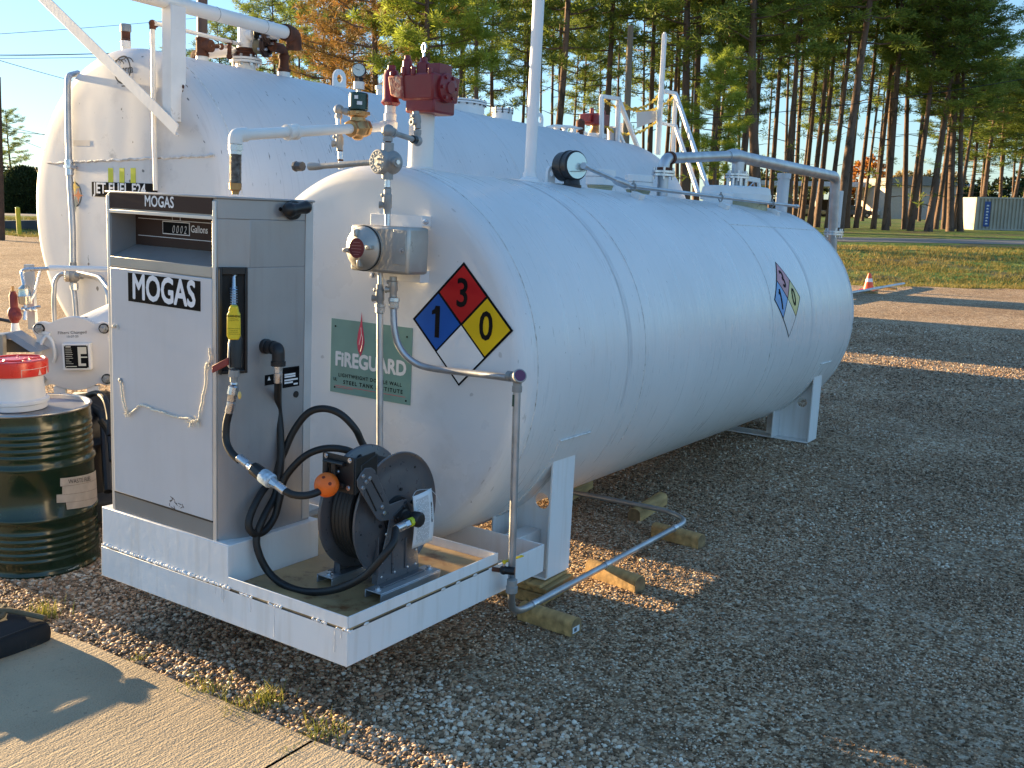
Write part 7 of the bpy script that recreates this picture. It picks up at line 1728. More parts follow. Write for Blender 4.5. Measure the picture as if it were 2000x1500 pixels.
mb = MB(); dd = (s1 - s0).normalized(); mb.bar(s0 - dd * .03, s1 + dd * .5, .012, .085, up=V((0, 0, 1)).cross(V((0, 1, 0))) if False else (dd.cross(V((0, 1, 0))))); mb2 = MB(); sx = dd.cross(V((0, 1, 0))).normalized()
mb2.obox((s0 + s1) / 2, (s1 - s0) * .54, V((0, .004, 0)), sx * .043); mb2.obox((s0 + s1) / 2 + sx * .040 + V((0, .018, 0)), (s1 - s0) * .54, V((0, .018, 0)), sx * .004)
fs_.part("angle_bar", mb2, WHITE_D, bevel=.002)
# overhead white pipe
o1 = B(560, 64, x=.42); o0 = B(290, -12, x=o1.x - 1.45) ; o0 = V((o1.x - 1.1, yF - .35, 0)); o0 = B(300, -4, y=yF - .20)
ov = Thing("overhead_pipe", "thick white pipe passing overhead above the big tank, ending in a rusty elbow", "pipe", o1, FB)
dd = (o1 - o0).normalized(); brod(ov, "run", [o0 - dd * 1.2, o1], .053, PIPEW)
mb = MB()
for f in (.42, .80): mb.torus(o0.lerp(o1, f), dd, .053, .0022, 24, 6)
ov.part("pipe_joint", mb, CAST)
mb = MB(); mb.tube(bend([o1 - dd * .03, o1 + dd * .10, o1 + dd * .10 + V((-.02, .02, -.12))], .09, 6), .066, 16); mb.lathe(o1, dd, [(-.03, .068), (.02, .072), (.04, .066)], 18); ov.part("rusty_elbow", mb, RUST)
# rusty vent with red top, far left on the crown
def crown_x(x): return math.sqrt(max(RB * RB - x * x, 0))
def stack(name, label, px, pyb, x, segs, cat="pipe", n=18):
    """vertical stack standing on the crown: segs = (material, [(z, r)...], part name)"""
    p = B(px, pyb, x=x); z = crown_x(x) - .02; th = Thing(name, label, cat, (x, p.y, z), FB)
    for m, pr, nm, k in segs:
        mb = MB(); mb.lathe((x, p.y, z), (0, 0, 1), pr, k); th.part(nm, mb, m)
    return th, V((x, p.y, z))
p = B(246, 96, y=.25); th, c = stack("vent_stub", "short vent stub with rusty middle and grey cap on the big tank's front top", 246, 97, p.x, [
    (PIPEW, [(0, .034), (.13, .034), (.13, .040), (.18, .040)], "pipe", 16), (RUST, [(.185, .036), (.25, .036)], "rusty_nipple", 16), (PIPEW, [(.19, .042), (.19, .042)], "ring", 16), (CAST, [(.25, .038), (.252, .044), (.30, .044), (.31, .038)], "cap", 8)])
p = B(308, 106, y=.45); th, c = stack("threaded_plug", "low rusty plug on the crown right of the thin white pipe", 309, 107, p.x, [(RUST, [(0, .04), (.05, .04), (.05, .028), (.085, .028)], "plug", 8)], "plug")
# rusty riser with tee
rx_ = 0.0
p = B(395, 122, x=rx_); yr_ = p.y; z0_ = crown_x(rx_)
rs_ = Thing("rusty_riser", "upright rusty pipe with tee on the big tank, left of the flanged white riser", "pipe", (rx_, yr_, z0_), FB)
mb = MB(); mb.lathe((rx_, yr_, z0_ - .03), (0, 0, 1), [(0, .050), (B(395, 108, x=rx_).z - z0_ + .03, .050)], 20); rs_.part("white_neck", mb, PIPEW)
zt0, zt1 = B(395, 108, x=rx_).z, B(395, 72, x=rx_).z
mb = MB(); mb.lathe((rx_, yr_, zt0 - .01), (0, 0, 1), [(0, .045), (.0, .056), (.025, .056), (.03, .050), (zt1 - zt0 - .02, .050), (zt1 - zt0 - .02, .056), (zt1 - zt0, .056), (zt1 - zt0, .045)], 18); cm = V((rx_, yr_, (zt0 + zt1) / 2)); mb.lathe(cm, (1, .25, 0), [(0, .045), (.07, .050), (.09, .050), (.09, .03)], 14); mb.lathe(V((rx_, yr_, zt0 + .0)), (-1, 0, 0), [(-.02, .04), (.07, .046), (.10, .040), (.11, .02)], 12); rs_.part("tee", mb, RUST)
mb = MB(); mb.cyl((rx_, yr_, zt1 - .02), (rx_, yr_, B(395, -30, x=rx_).z), .042, n=18); rs_.part("upper_pipe", mb, mat("brown_painted_pipe", (.075, .045, .035), .5, var=.15))
q0, q1 = cm + V((.08, .02, -.0)), B(452, 92, x=rx_ + .03)
brod(rs_, "link", [q0, q1], .014, PIPEW); mb = MB(); mb.sphere(q0.lerp(q1, .5), .024, 10, 6, (1, 1, 1.2)); mb.cyl(q0, q0.lerp(q1, .35), .018, n=8); rs_.part("link_valve", mb, RUST)
q0, q1 = B(405, 105, x=rx_ - .1), B(458, 101, x=rx_ - .1); brod(rs_, "white_link", [q0, q1], .040, PIPEW)
# flanged riser with valves
p = B(480, 140, x=rx_); yv = p.y
vl = Thing("flanged_riser", "white flanged riser with black bolted check flanges on the big tank", "riser", (rx_, yv, z0_), FB)
za = B(480, 125, x=rx_).z; mb = MB(); mb.lathe((rx_, yv, z0_ - .03), (0, 0, 1), [(0, .085), (za - z0_ + .03, .085)], 24); vl.part("neck", mb, PIPEW)
zf = B(480, 119, x=rx_).z; f = flange(vl, (rx_, yv, zf), (0, 0, 1), .135, .018, 8, .013, m=WHITE_D)
mb = MB(); mb.lathe((rx_, yv, zf + .03), (0, 0, 1), [(0, .10), (.02, .075), (.035, .088), (.05, .072), (.065, .085), (.08, .068)], 24); vl.part("bellows", mb, RUST)
zt2 = B(480, 55, x=rx_).z; mb = MB(); mb.lathe((rx_, yv, zf + .10), (0, 0, 1), [(0, .075), (.02, .075), (.02, .068), (zt2 - zf - .1, .068), (zt2 - zf - .08, .05)], 22); mb.lathe((rx_, yv, B(490, 72, x=rx_).z), (1, -.1, 0), [(0, .05), (.13, .05)], 18); vl.part("white_tee", mb, PIPEW)
zc_ = B(500, 72, x=rx_).z; cc1 = V((rx_ + .14, yv - .01, zc_)); ax_ = V((1, .35, 0)).normalized()
mb = MB(); mb.lathe(cc1, ax_, [(0, .052), (.015, .072), (.03, .050), (.045, .072), (.06, .05), (.075, .06)], 20); vl.part("black_bellows", mb, BLACK)
flange(vl, cc1 + ax_ * .12, ax_, .105, .018, 6, .012, m=mat("rust_black", (.05, .025, .018), .7, var=.3, vs=10))
mb = MB(); mb.lathe(cc1 + ax_ * .14, ax_, [(0, .05), (.14, .045), (.16, .04)], 18); vl.part("outlet_stub", mb, PIPEW)
cc2 = V((rx_ + .22, yv + .03, B(530, 103, x=rx_).z)); flange(vl, cc2, ax_, .090, .016, 5, .012, m=MATS["rust_black"])
mb = MB(); mb.lathe(cc2 - ax_ * .10, ax_, [(0, .06), (.07, .07), (.08, .05)], 16); vl.part("pump_body", mb, mat("brown_green_cast", (.16, .13, .07), .6, var=.2))
# elbowed rusty riser to the right
p = B(554, 157, x=.18); zc2 = crown_x(.18)
er_ = Thing("elbowed_riser", "rusty pipe elbow that comes down on a white neck, right of the flanged riser", "pipe", (.18, p.y, zc2), FB)
zn = B(554, 141, x=.18).z; mb = MB(); mb.lathe((.18, p.y, zc2 - .03), (0, 0, 1), [(0, .055), (zn - zc2 + .03, .055)], 18); er_.part("white_neck", mb, PIPEW)
ze = B(552, 96, x=.18).z; mb = MB(); mb.lathe((.18, p.y, zn), (0, 0, 1), [(0, .058), (.025, .060), (.03, .046), (.06, .044)], 16); mb.tube(bend([V((.18, p.y, zn + .04)), V((.18, p.y, ze)), cc2 + ax_ * .06], .07, 6), .042, 14); mb.lathe((.18, p.y, ze - .08), (0, 0, 1), [(0, .05), (.03, .052), (.03, .04)], 14); er_.part("elbow", mb, RUST)
# lugs, manways further back
for px, lab in ((662, 0), (1052, 0)):
    p = B(px, 178 if px < 800 else 255, x=.05); lug(big, p.y, .05, RB - .02, .17, .19)
def mway(px, py, r, h, label, m=WHITE_D, bolts=20):
    p = B(px, py, x=0.); th = Thing("manway", label, "manway", (0, p.y, RB), FB)
    mb = MB(); mb.lathe((0, p.y, RB - .05), (0, 0, 1), [(0, r * .92), (h, r * .92)], 40); th.part("neck", mb, m)
    mb = MB(); mb.lathe((0, p.y, RB - .05 + h), (0, 0, 1), [(0, r), (.018, r), (.018, r * .9)], 44); mb.lathe((0, p.y, RB - .025 + h), (0, 0, 1), [(0, r), (.018, r), (.02, r * .2)], 44); th.part("cover", mb, m)
    mb = MB(); mb.bolts((0, p.y, RB - .03 + h), (0, 0, 1), r * .94, .012, .035, bolts); th.part("bolt", mb, flat("dark_bolt", (.10, .09, .08), .6), parent=None)
    return th
mway(897, 226, .30, .13, "wide white bolted manway on the big tank, just right of the red valve")
mway(980, 243, .13, .14, "smaller white flanged fitting on the big tank, right of the wide manway", bolts=10)
p = B(823, 190, x=.0); th, c = stack("small_vent", "tiny cream vent fitting on the big tank left of the red valve", 741, 192, 0., [(PIPEW, [(0, .03), (.08, .03), (.09, .045), (.12, .045), (.13, .02)], "cap", 12)], "vent")
# thin pipe rack along the crown
q = [B(1062, 262, x=0), B(1066, 250, x=0), B(1110, 247, x=0), B(1118, 253, x=0)]
pk = Thing("crown_piping", "thin white pipes and valves low on the big tank's crown, before the small red valve", "pipe", B(1100, 262, x=0), FB)
brod(pk, "hoop", [B(1060, 266, x=0), B(1064, 250, x=0), B(1085, 246, x=0), B(1125, 249, x=0), B(1146, 262, x=0)], .02, PIPEW, .06)
brod(pk, "rail", [B(1075, 259, x=0), B(1140, 262, x=0)], .022, PIPEW)
mb = MB()
for px in (1088, 1103, 1120, 1132): c = B(px, 256, x=0); mb.lathe(c, (0, 0, 1), [(-.06, .02), (-.04, .034), (.02, .034), (.04, .05), (.055, .05), (.06, .02)], 10)
pk.part("valve", mb, WHITE_D)
mb = MB(); c = B(1133, 252, x=0); mb.lathe(c, (0, 0, 1), [(-.12, .05), (-.02, .05), (.0, .035), (.02, .06), (.10, .06), (.13, .02)], 14); pk.part("rusty_valve", mb, RUST)
# small red valve on white flange
p = B(1162, 274, x=0.)
rv2 = Thing("red_valve", "small distant dark red valve on a white bolted flange on the big tank's crown", "valve", (0, p.y, RB), FB)
y_ = p.y; zz = lambda py: B(1160, py, x=0).z
mb = MB(); mb.lathe((0, y_, RB - .03), (0, 0, 1), [(0, .10), (zz(266) - RB + .03, .10)], 20); rv2.part("neck", mb, PIPEW); 
mb = MB(); mb.lathe((0, y_, zz(270)), (0, 0, 1), [(0, .155), (.03, .155), (.035, .15), (.035, .155), (.06, .155)], 24); rv2.part("flange", mb, WHITE_D)
mb = MB(); mb.lathe((0, y_, zz(264)), (0, 0, 1), [(0, .10), (.05, .09), (.08, .07), (zz(245) - zz(264), .07)], 16); rv2.part("brass_base", mb, BRASS)
mb = MB(); mb.box(-.13, y_ - .14, zz(244), .13, y_ + .14, zz(222)); mb.box(-.15, y_ - .19, zz(240), .02, y_ - .13, zz(224)); mb.lathe((-.03, y_ - .08, zz(222)), (0, 0, 1), [(-.02, .035), (.06, .03), (.07, .02)], 10); mb.lathe((.05, y_ + .07, zz(222)), (0, 0, 1), [(-.02, .05), (.05, .04), (.07, .02)], 10); rb2 = rv2.part("body", mb, RED, bevel=.015)
mb = MB(); mb.torus((.05, y_ + .07, zz(222) + .11), (.5, 1, 0), .03, .007, 18, 6); rv2.part("eye_bolt", mb, ZINC, parent=rb2)
# ladders' handrails on the crown, chain, sign, mast
def hr(pts): return pts
hx0, hx1 = -.62, .10
def rail_frame(th, y, x_in):
    pass
def bar(th, nm, a, b, w_=.05, m=WHITE): mb = MB(); mb.bar(a, b, w_, w_); return th.part(nm, mb, m, bevel=.004)
lx = .16
h1_ = Thing("ladder_handrail", "left white handrail frame on the big tank, beside the small red valve", "handrail", B(1205, 285, x=lx), FB)
a, b, c, d, e, f = B(1175, 188, x=lx), B(1208, 193, x=lx), B(1175, 275, x=lx), B(1206, 285, x=lx), B(1248, 295, x=lx), B(1224, 292, x=lx)
bar(h1_, "top_rail", a, b); bar(h1_, "post", a, c); bar(h1_, "post", b + V((0, 0, .02)), d); bar(h1_, "slanting_rail", b, e); bar(h1_, "slanting_rail", B(1208, 258, x=lx), f, .04); bar(h1_, "post", B(1214, 240, x=lx - .3), B(1213, 290, x=lx - .3), .035)
mb = MB(); mb.cyl(B(1195, 250, x=lx - .1), B(1196, 286, x=lx - .1), .065, n=16); mb.sphere(B(1195, 250, x=lx - .1), .065, 12, 6, (1, 1, .4)); h1_.part("post_stub", mb, MATS["pale_galvanised"])
h2_ = Thing("ladder_handrail", "right white handrail frame on the big tank, with long rails slanting down right", "handrail", B(1312, 305, x=lx), FB)
a, b = B(1296, 178, x=lx), B(1320, 183, x=lx); bar(h2_, "top_rail", a, b); bar(h2_, "post", b, B(1314, 305, x=lx)); bar(h2_, "post", B(1290, 180, x=lx), B(1283, 300, x=lx)); bar(h2_, "mid_rail", B(1294, 241, x=lx), B(1318, 246, x=lx), .04)
rl = [(1320, 184), (1385, 372)]; bar(h2_, "slanting_rail", B(1320, 184, x=lx), B(1384, 372, y=8.15), .05); bar(h2_, "slanting_rail", B(1319, 246, x=lx), B(1364, 378, y=8.0), .05)
ms = Thing("mast", "tall slim white mast standing against the right handrail of the big tank's ladder", "mast", B(1286, 302, x=lx + .06), FB)
bar(ms, "tube", B(1298, 66, x=lx + .06), B(1285, 302, x=lx + .06), .055); mb = MB(); q = B(1298, 66, x=lx + .06); mb.cyl(q, q + V((0, 0, .02)), .02, n=10); ms.part("cap", mb, WHITE)
ch = Thing("safety_chain", "yellow safety chains sagging between the two ladder handrails", "chain", B(1235, 210, x=lx), FB)
for pp in ([(1180, 196), (1195, 206), (1225, 212), (1255, 210), (1272, 200), (1290, 184)], [(1210, 198), (1228, 210), (1245, 217), (1270, 216), (1292, 208), (1314, 191)], [(1180, 243), (1200, 258), (1225, 262), (1250, 258), (1272, 245), (1284, 237)]):
    pts, _r = spline([B(x, y, x=lx - .06) for x, y in pp], 8); pts = [p + V((0, .012 * math.sin(i * 2.2), .012 * math.cos(i * 2.2))) for i, p in enumerate(pts)]
    mb = MB(); mb.tube(pts, .016, 6); ch.part("chain", mb, YROPE)
sgp = Thing("blank_sign", "blank pale grey sign plate hanging from the yellow chain on the big tank", "sign", B(1263, 218, x=lx - .05), FB)
mb = MB(); mb.prism([B(1243, 219, x=lx - .04), B(1282, 216, x=lx - .04), B(1282, 236, x=lx - .04), B(1244, 249, x=lx - .04)], (.004, 0, 0)); sgp.part("plate", mb, mat("pale_plate", (.52, .51, .50), .5, var=.03))

# ================================================================= LEFT FOREGROUND: drum, bucket, bag, filter vessel
dc = W(86, 1096, z=0); dr_ = .292; dh_ = .86
dc = V((dc.x - .02, dc.y, 0))
drum = Thing("steel_drum", "dark green ribbed steel drum with taped label at the left edge", "drum", dc, FW)
pr = [(.0, dr_ - .004), (.006, dr_ + .004), (.018, dr_ + .004), (.024, dr_ - .002), (.05, dr_ - .002)]
def rib(z, a, w_): 
    return [(z - w_, dr_ - .002), (z - w_ * .6, dr_ - .002 + a * .6), (z, dr_ - .002 + a), (z + w_ * .6, dr_ - .002 + a * .6), (z + w_, dr_ - .002)]
for i in range(5): pr += rib(.085 + i * .036, .005, .015)
pr += rib(.305, .012, .022); pr += rib(.575, .012, .022)
for i in range(5): pr += rib(.635 + i * .034, .005, .014)
pr += [(dh_ - .03, dr_ - .002), (dh_ - .006, dr_ - .001)]
mb = MB(); mb.lathe(dc, (0, 0, 1), pr, 96, False); db = drum.part("body", mb, DRUMG, ang=1.0)
mb = MB(); mb.lathe(dc, (0, 0, 1), [(dh_ - .022, .02), (dh_ - .020, dr_ - .016), (dh_ - .004, dr_ - .012)], 80, False); dt_ = drum.part("lid", mb, DRUMT)
mb = MB(); mb.torus(dc + V((0, 0, dh_ - .003)), (0, 0, 1), dr_ - .002, .0085, 90, 10); drum.part("rim", mb, mat("worn_rim_steel", (.42, .42, .42), .3, metal=.8, var=.25, dirt=(.12, .10, .08), dt=.6, ds=8))
def dm(ang, z, e=.002): return dc + V(((dr_ + e) * math.cos(ang), (dr_ + e) * math.sin(ang), z))
camang = math.atan2(CW.y - dc.y, CW.x - dc.x)
def dang(px, py):
    p = onc(Matrix.Identity(4) @ Matrix.Rotation(0, 4, 'X'), 0, 0, 0, 0, 1) if False else None
    ray = RCW.transposed() @ V(((px - 1000) / FPX, (py - 750) / FPX, 1)); ox, oy = CW.x - dc.x, CW.y - dc.y
    a = ray.x**2 + ray.y**2; b = 2 * (ox * ray.x + oy * ray.y); c = ox * ox + oy * oy - dr_**2; D = max(b * b - 4 * a * c, 0); s = (-b - math.sqrt(D)) / (2 * a); p = CW + ray * s
    return math.atan2(p.y - dc.y, p.x - dc.x), p.z
TAPE = mat("beige_tape", (.48, .42, .36), .55, var=.1, vs=20)
strips = [((117, 934), (190, 917), (191, 933), (117, 950)), ((121, 950), (191, 933), (192, 951), (121, 966)), ((110, 966), (192, 950), (191, 968), (110, 982)), ((128, 981), (190, 967), (189, 981), (130, 995))]
mb = MB()
for s in strips:
    q = [dang(*p) for p in s]; k = 8; vs = []
    for i in range(k + 1):
        t = i / k
        for (a0, z0), (a1, z1) in ((q[0], q[1]), (q[3], q[2])): vs.append(dm(a0 + (a1 - a0) * t, z0 + (z1 - z0) * t, .0035))
    mb.add(vs, [(2 * i, 2 * i + 1, 2 * i + 3, 2 * i + 2) for i in range(k)])
tp = drum.part("tape_label", mb, TAPE, parent=db)
a0, z0 = dang(158, 938); a1, z1 = dang(180, 933); sl = (z1 - z0) / (a1 - a0)
drum.text("handwriting", "WASTE FUEL", flat("marker_ink", (.03, .025, .025), .6), lambda p, q: dm(a0 + p / dr_, z0 + q + sl * p / dr_, .0045), .032, parent=tp, bold=-.0, xs=.9)
mb = MB()
for s in strips[:3]:
    (q0, q1) = dang(*s[3]), dang(*s[2]); k = 8; mb.tube([dm(q0[0] + (q1[0] - q0[0]) * i / k, q0[1] + (q1[1] - q0[1]) * i / k, .0038) for i in range(k + 1)], .0008, 4)
drum.part("tape_edge", mb, flat("tape_shadow_line", (.16, .13, .11), .7), parent=tp)
a2, z2 = dang(142, 1110); drum.text("stencil_code", "L-PWR1A007727", WPR, lambda p, q: dm(a2 + p / dr_, z2 + q + p * .12, .0015), .010, parent=db, bold=.02)
# bucket
bc = V((dc.x - .065, dc.y - .03, dh_ - .0195)); br_ = .135
bk = Thing("plastic_bucket", "white plastic bucket with wide bright red lid standing on the green drum", "bucket", bc, FW)
mb = MB(); mb.lathe(bc, (0, 0, 1), [(0, .134), (.003, .140), (.03, .140), (.032, .142), (.036, .152), (.052, .152), (.056, .143), (.058, .136), (.075, .134), (.19, .128), (.20, .12)], 64); bb_ = bk.part("body", mb, BUCKW)
mb = MB(); mb.lathe(bc, (0, 0, 1), [(.178, .13), (.18, .148), (.185, .156), (.250, .158), (.258, .156), (.262, .150), (.262, .142), (.256, .138), (.255, .06), (.262, .055), (.262, .02)], 72); ld = bk.part("lid", mb, REDP)
mb = MB(); mb.tube([bc + V((.152 * math.cos(a), .152 * math.sin(a), .040 - .02 * math.sin((a - 3.6) * 1.2))) for a in [3.6 + i * .16 for i in range(8)]], .0025, 6); mb.sphere(bc + V((.152 * math.cos(3.62), .152 * math.sin(3.62), .045)), .015, 10, 8); bk.part("bail_handle", mb, BUCKW)
ca = math.atan2(CW.y - bc.y, CW.x - bc.x)
lm = lambda p, q: bc + V((.1590 * math.cos(ca + .15 + p), .1590 * math.sin(ca + .15 + p), .215 + q))
mb = MB()
for a_0, a_1, z_0, z_1 in ((-.0, 1.1, .006, .009), (-.0, .015, -.030, .006)): k = 10; vs = []; [vs.extend([lm(a_0 + (a_1 - a_0) * i / k, z_0), lm(a_0 + (a_1 - a_0) * i / k, z_1)]) for i in range(k + 1)]; mb.add(vs, [(2 * i, 2 * i + 2, 2 * i + 3, 2 * i + 1) for i in range(k)])
for a_ in (.62, 1.0): mb.add([lm(a_ - .07, -.028), lm(a_ + .07, -.028), lm(a_, .004)], [(0, 1, 2)])
bk.part("lid_print", mb, mat("pale_pink_print", (.80, .55, .50), .4), parent=ld)
mb = MB()
for i in range(5): a = i * 1.256; mb.obox(bc + V((.10 * math.cos(a), .10 * math.sin(a), .2568)), V((math.cos(a) * .032, math.sin(a) * .032, 0)), V((-math.sin(a) * .005, math.cos(a) * .005, 0)), V((0, 0, .003)))
bk.part("lid_rib", mb, REDP, parent=ld, bevel=.001)
# little litter on the drum lid
# bag at the lower left
b0 = W(92, 1255, z=0.014); b1 = W(92, 1255, z=0); hb_ = .098
bag = Thing("canvas_bag", "flat black canvas bag lying on the concrete at the left edge", "bag", b0, FW)
x1, y0, y1 = b0.x, b0.y - .72, b0.y + .03; x0 = x1 - .75
n = 14; m_ = 12; mb = MB(); vs = []; rr = random.Random(12)
yb0 = W(-60, 1310, z=.014).y
for i in range(n + 1):
    for j in range(m_ + 1):
        s, t = i / n, j / m_; x = x0 + (x1 - x0) * s; y = (y1 + (y0 - y1) * t)
        e = min(s, 1 - s, t, 1 - t) * 7; z = hb_ * (1 - .16 * max(0, 1 - e)) + .010 * math.sin(s * 9 + t * 3) * math.sin(t * 8) + rr.uniform(-.002, .002)
        vs.append(V((x + .006 * math.sin(t * 11) * (s > .9), y, .018 + z)))
top_ = len(vs)
mb.add(vs, [(i * (m_ + 1) + j, i * (m_ + 1) + j + 1, (i + 1) * (m_ + 1) + j + 1, (i + 1) * (m_ + 1) + j) for i in range(n) for j in range(m_)])
rim = [i * (m_ + 1) for i in range(n + 1)] + [n * (m_ + 1) + j for j in range(1, m_ + 1)] + [i * (m_ + 1) + m_ for i in range(n - 1, -1, -1)] + [j for j in range(m_ - 1, 0, -1)]
bot = []; ctr = V(((x0 + x1) / 2, (y0 + y1) / 2, 0))
sv = []
for q in rim: p = vs[q]; o = (V((p.x, p.y, 0)) - ctr).normalized() * .008; sv += [V((p.x + o.x, p.y + o.y, p.z * .5)), V((p.x, p.y, .019))]
base = len(mb.v); mb.v += sv; k = len(rim)
for i in range(k):
    j = (i + 1) % k; mb.f.append((rim[i], rim[j], base + 2 * j, base + 2 * i)); mb.f.append((base + 2 * i, base + 2 * j, base + 2 * j + 1, base + 2 * i + 1))
bg_ = bag.part("body", mb, BAGM, ang=1.1)
sb_ = bg_.modifiers.new("smooth", 'SUBSURF'); sb_.levels = 1; sb_.render_levels = 2
mb = MB(); zt_ = .018 + hb_
mb.tube([(x1 - .02, y1 - .02, zt_ + .004), (x1 - .10, y1 - .05, zt_ + .012), (x1 - .16, y1 - .10, zt_ + .03), (x1 - .22, y1 - .16, zt_ + .035), (x1 - .33, y1 - .22, zt_ + .01)], .012, 8, 6)
mb.tube([(x1 - .05, y0 + .20, zt_ + .004), (x1 - .14, y1 - .16, zt_ + .02), (x1 - .20, y1 - .12, zt_ + .025), (x1 - .28, y1 - .05, zt_ + .008)], .010, 8, 6)
bag.part("strap", mb, mat("olive_strap", (.14, .115, .07), .85, var=.2))
mb = MB(); mb.tube([(x1 - .004, y1 - .01, zt_ - .006), (x1 - .002, (y0 + y1) / 2, zt_ - .008), (x1 - .004, y0 + .02, zt_ - .006)], .004, 6, 6); bag.part("piping", mb, BLACK, parent=bg_)

# ---------------------------------------------------------------- white filter vessel on its skid, between drum and big tank
vc_ = V((0, 0, 0)); yv_ = .0
# end plate centre seen at (144,690); stand it a little in front of the big tank's end
DV = 6.35
def atd(px, py, d):
    ray = RCW.transposed() @ V(((px - 1000) / FPX, (py - 750) / FPX, 1)); return CW + ray * (d / ray.dot(V((RCW[2][0], RCW[2][1], RCW[2][2]))))
pc = atd(146, 690, DV); RVs = .232
ax_v = V((-.66, .72, .0)).normalized()                 # the vessel's axis runs back and to the left
ves = Thing("filter_vessel", "white horizontal filter vessel with bolted end plate and data plate, behind the green drum", "vessel", V((pc.x, pc.y, pc.z - .5)), FW)
rt_ = V((ax_v.y, -ax_v.x, 0)); 
mb = MB(); mb.lathe(pc + ax_v * .03, ax_v, [(0, RVs * .84), (1.5, RVs * .84), (1.55, RVs * .7), (1.58, .1)], 56); sh_ = ves.part("shell", mb, WHITE, ang=1.)
# scalloped end plate with ears
def plate_outline(r, ear):
    out_ = []
    for i in range(120):
        a = 2 * math.pi * i / 120; rr_ = r
        for e in (R_(40), R_(140), R_(220), R_(320)):
            d = abs((a - e + math.pi) % (2 * math.pi) - math.pi); rr_ = max(rr_, r + ear * math.exp(-(d / .19)**4))
        out_.append((rr_ * math.cos(a), rr_ * math.sin(a)))
    return out_
P2_ = lambda u, v, e=0.: pc + rt_ * u + V((0, 0, v)) - ax_v * e
mb = MB(); mb.prism([P2_(u, v, 0) for u, v in plate_outline(RVs, .055)], -ax_v * .028); ep = ves.part("end_plate", mb, mat("plate_white", (.66, .64, .62), .42, var=.05), bevel=.003)
mb = MB(); mb.prism([P2_(u, v, -.035) for u, v in plate_outline(RVs * .99, .05)], -ax_v * -.02); ves.part("shell_flange", mb, WHITE, bevel=.003)
mb = MB()
for e in (R_(40), R_(140), R_(220), R_(320)):
    c = P2_((RVs + .018) * math.cos(e), (RVs + .018) * math.sin(e)); mb.lathe(c, -ax_v, [(-.06, .014), (.028, .014), (.029, .026), (.048, .026), (.049, .013), (.085, .012)], 6)
ves.part("swing_bolt", mb, CAST, parent=ep)
mb = MB()
for e in (R_(40), R_(140), R_(320)): c = P2_((RVs + .018) * math.cos(e), (RVs + .018) * math.sin(e), .0285); mb.cyl(c, c - ax_v * .004, .033, n=18)
ves.part("washer", mb, BLACK, parent=ep)
mb = MB(); mb.obox(P2_(.03, -.01, .055), rt_ * .082, ax_v * .026, V((0, 0, .082))); dp_ = ves.part("data_box", mb, WHITE, parent=ep, bevel=.002)
mb = MB(); mb.obox(P2_(.03, -.01, .0825), rt_ * .070, ax_v * .001, V((0, 0, .072))); ves.part("data_plate", mb, INK, parent=ep)
mb = MB(); W2 = lambda u0, v0, u1, v1: mb.add([P2_(u0, v0, .0842), P2_(u1, v0, .0842), P2_(u1, v1, .0842), P2_(u0, v1, .0842)], [(0, 1, 2, 3)])
W2(.040, .008, .092, .052); W2(.040, -.068, .056, .008); W2(.056, -.016, .095, -.008); W2(.056, -.068, .085, -.052); W2(-.030, .050, .0, .057); W2(-.034, -.073, .03, -.068)
rr = random.Random(5)
for i in range(9): W2(-.033, .038 - i * .0115, -.033 + rr.uniform(.02, .045), .0405 - i * .0115)
for u, v in ((-.036, .06), (.096, .06), (-.036, -.079), (.096, -.079)): W2(u - .003, v - .003, u + .003, v + .003)
ves.part("plate_print", mb, mat("cream_print", (.62, .58, .48), .5), parent=ep)
HW = flat("marker_ink", (.03, .025, .025), .6)
ves.text("handwriting", "Filters Changed", HW, lambda p, q: P2_(p + .0, q + .135 + p * .03, .0295), .026, parent=ep, bold=-.004, xs=1.05)
ves.text("handwriting", "10-07-20", HW, lambda p, q: P2_(p + .0, q + .110 + p * .03, .0295), .020, parent=ep, bold=-.004)
# hinge arms and davit on the right, handle loop on the left
mb = MB(); mb.obox(P2_(RVs + .055, .075, .0), rt_ * .075, ax_v * .02, V((0, 0, .010))); mb.obox(P2_(RVs + .065, -.10, .0), rt_ * .080, ax_v * .02, V((0, 0, .010))); ves.part("hinge_arm", mb, WHITE_D, bevel=.002)
mb = MB(); mb.tube([P2_(RVs + .05, -.085, .0), P2_(RVs + .10, -.04, .01), P2_(RVs + .115, .04, .01), P2_(RVs + .10, .05, .01)], .010, 8, 5); ves.part("davit_hook", mb, WHITE_D)
mb = MB(); mb.tube([P2_(-.20, -.04, .03), P2_(-.185, .06, .04), P2_(-.15, .115, .04), P2_(-.115, .08, .05), P2_(-.105, .0, .05), P2_(-.12, -.05, .04)], .011, 8, 6); mb.tube([P2_(-.21, .14, .02), P2_(-.13, .125, .04)], .012, 8); ves.part("lift_handle", mb, WHITE_D)
mb = MB(); mb.obox(P2_(.10, -RVs - .05), rt_ * .035, ax_v * .02, V((0, 0, .075))); mb.obox(P2_(-.10, -RVs - .05), rt_ * .035, ax_v * .02, V((0, 0, .075))); mb.obox(P2_(0, -RVs - .17) + ax_v * .28, rt_ * .16, ax_v * .26, V((0, 0, .05))); ves.part("foot", mb, WHITE_D, bevel=.003)
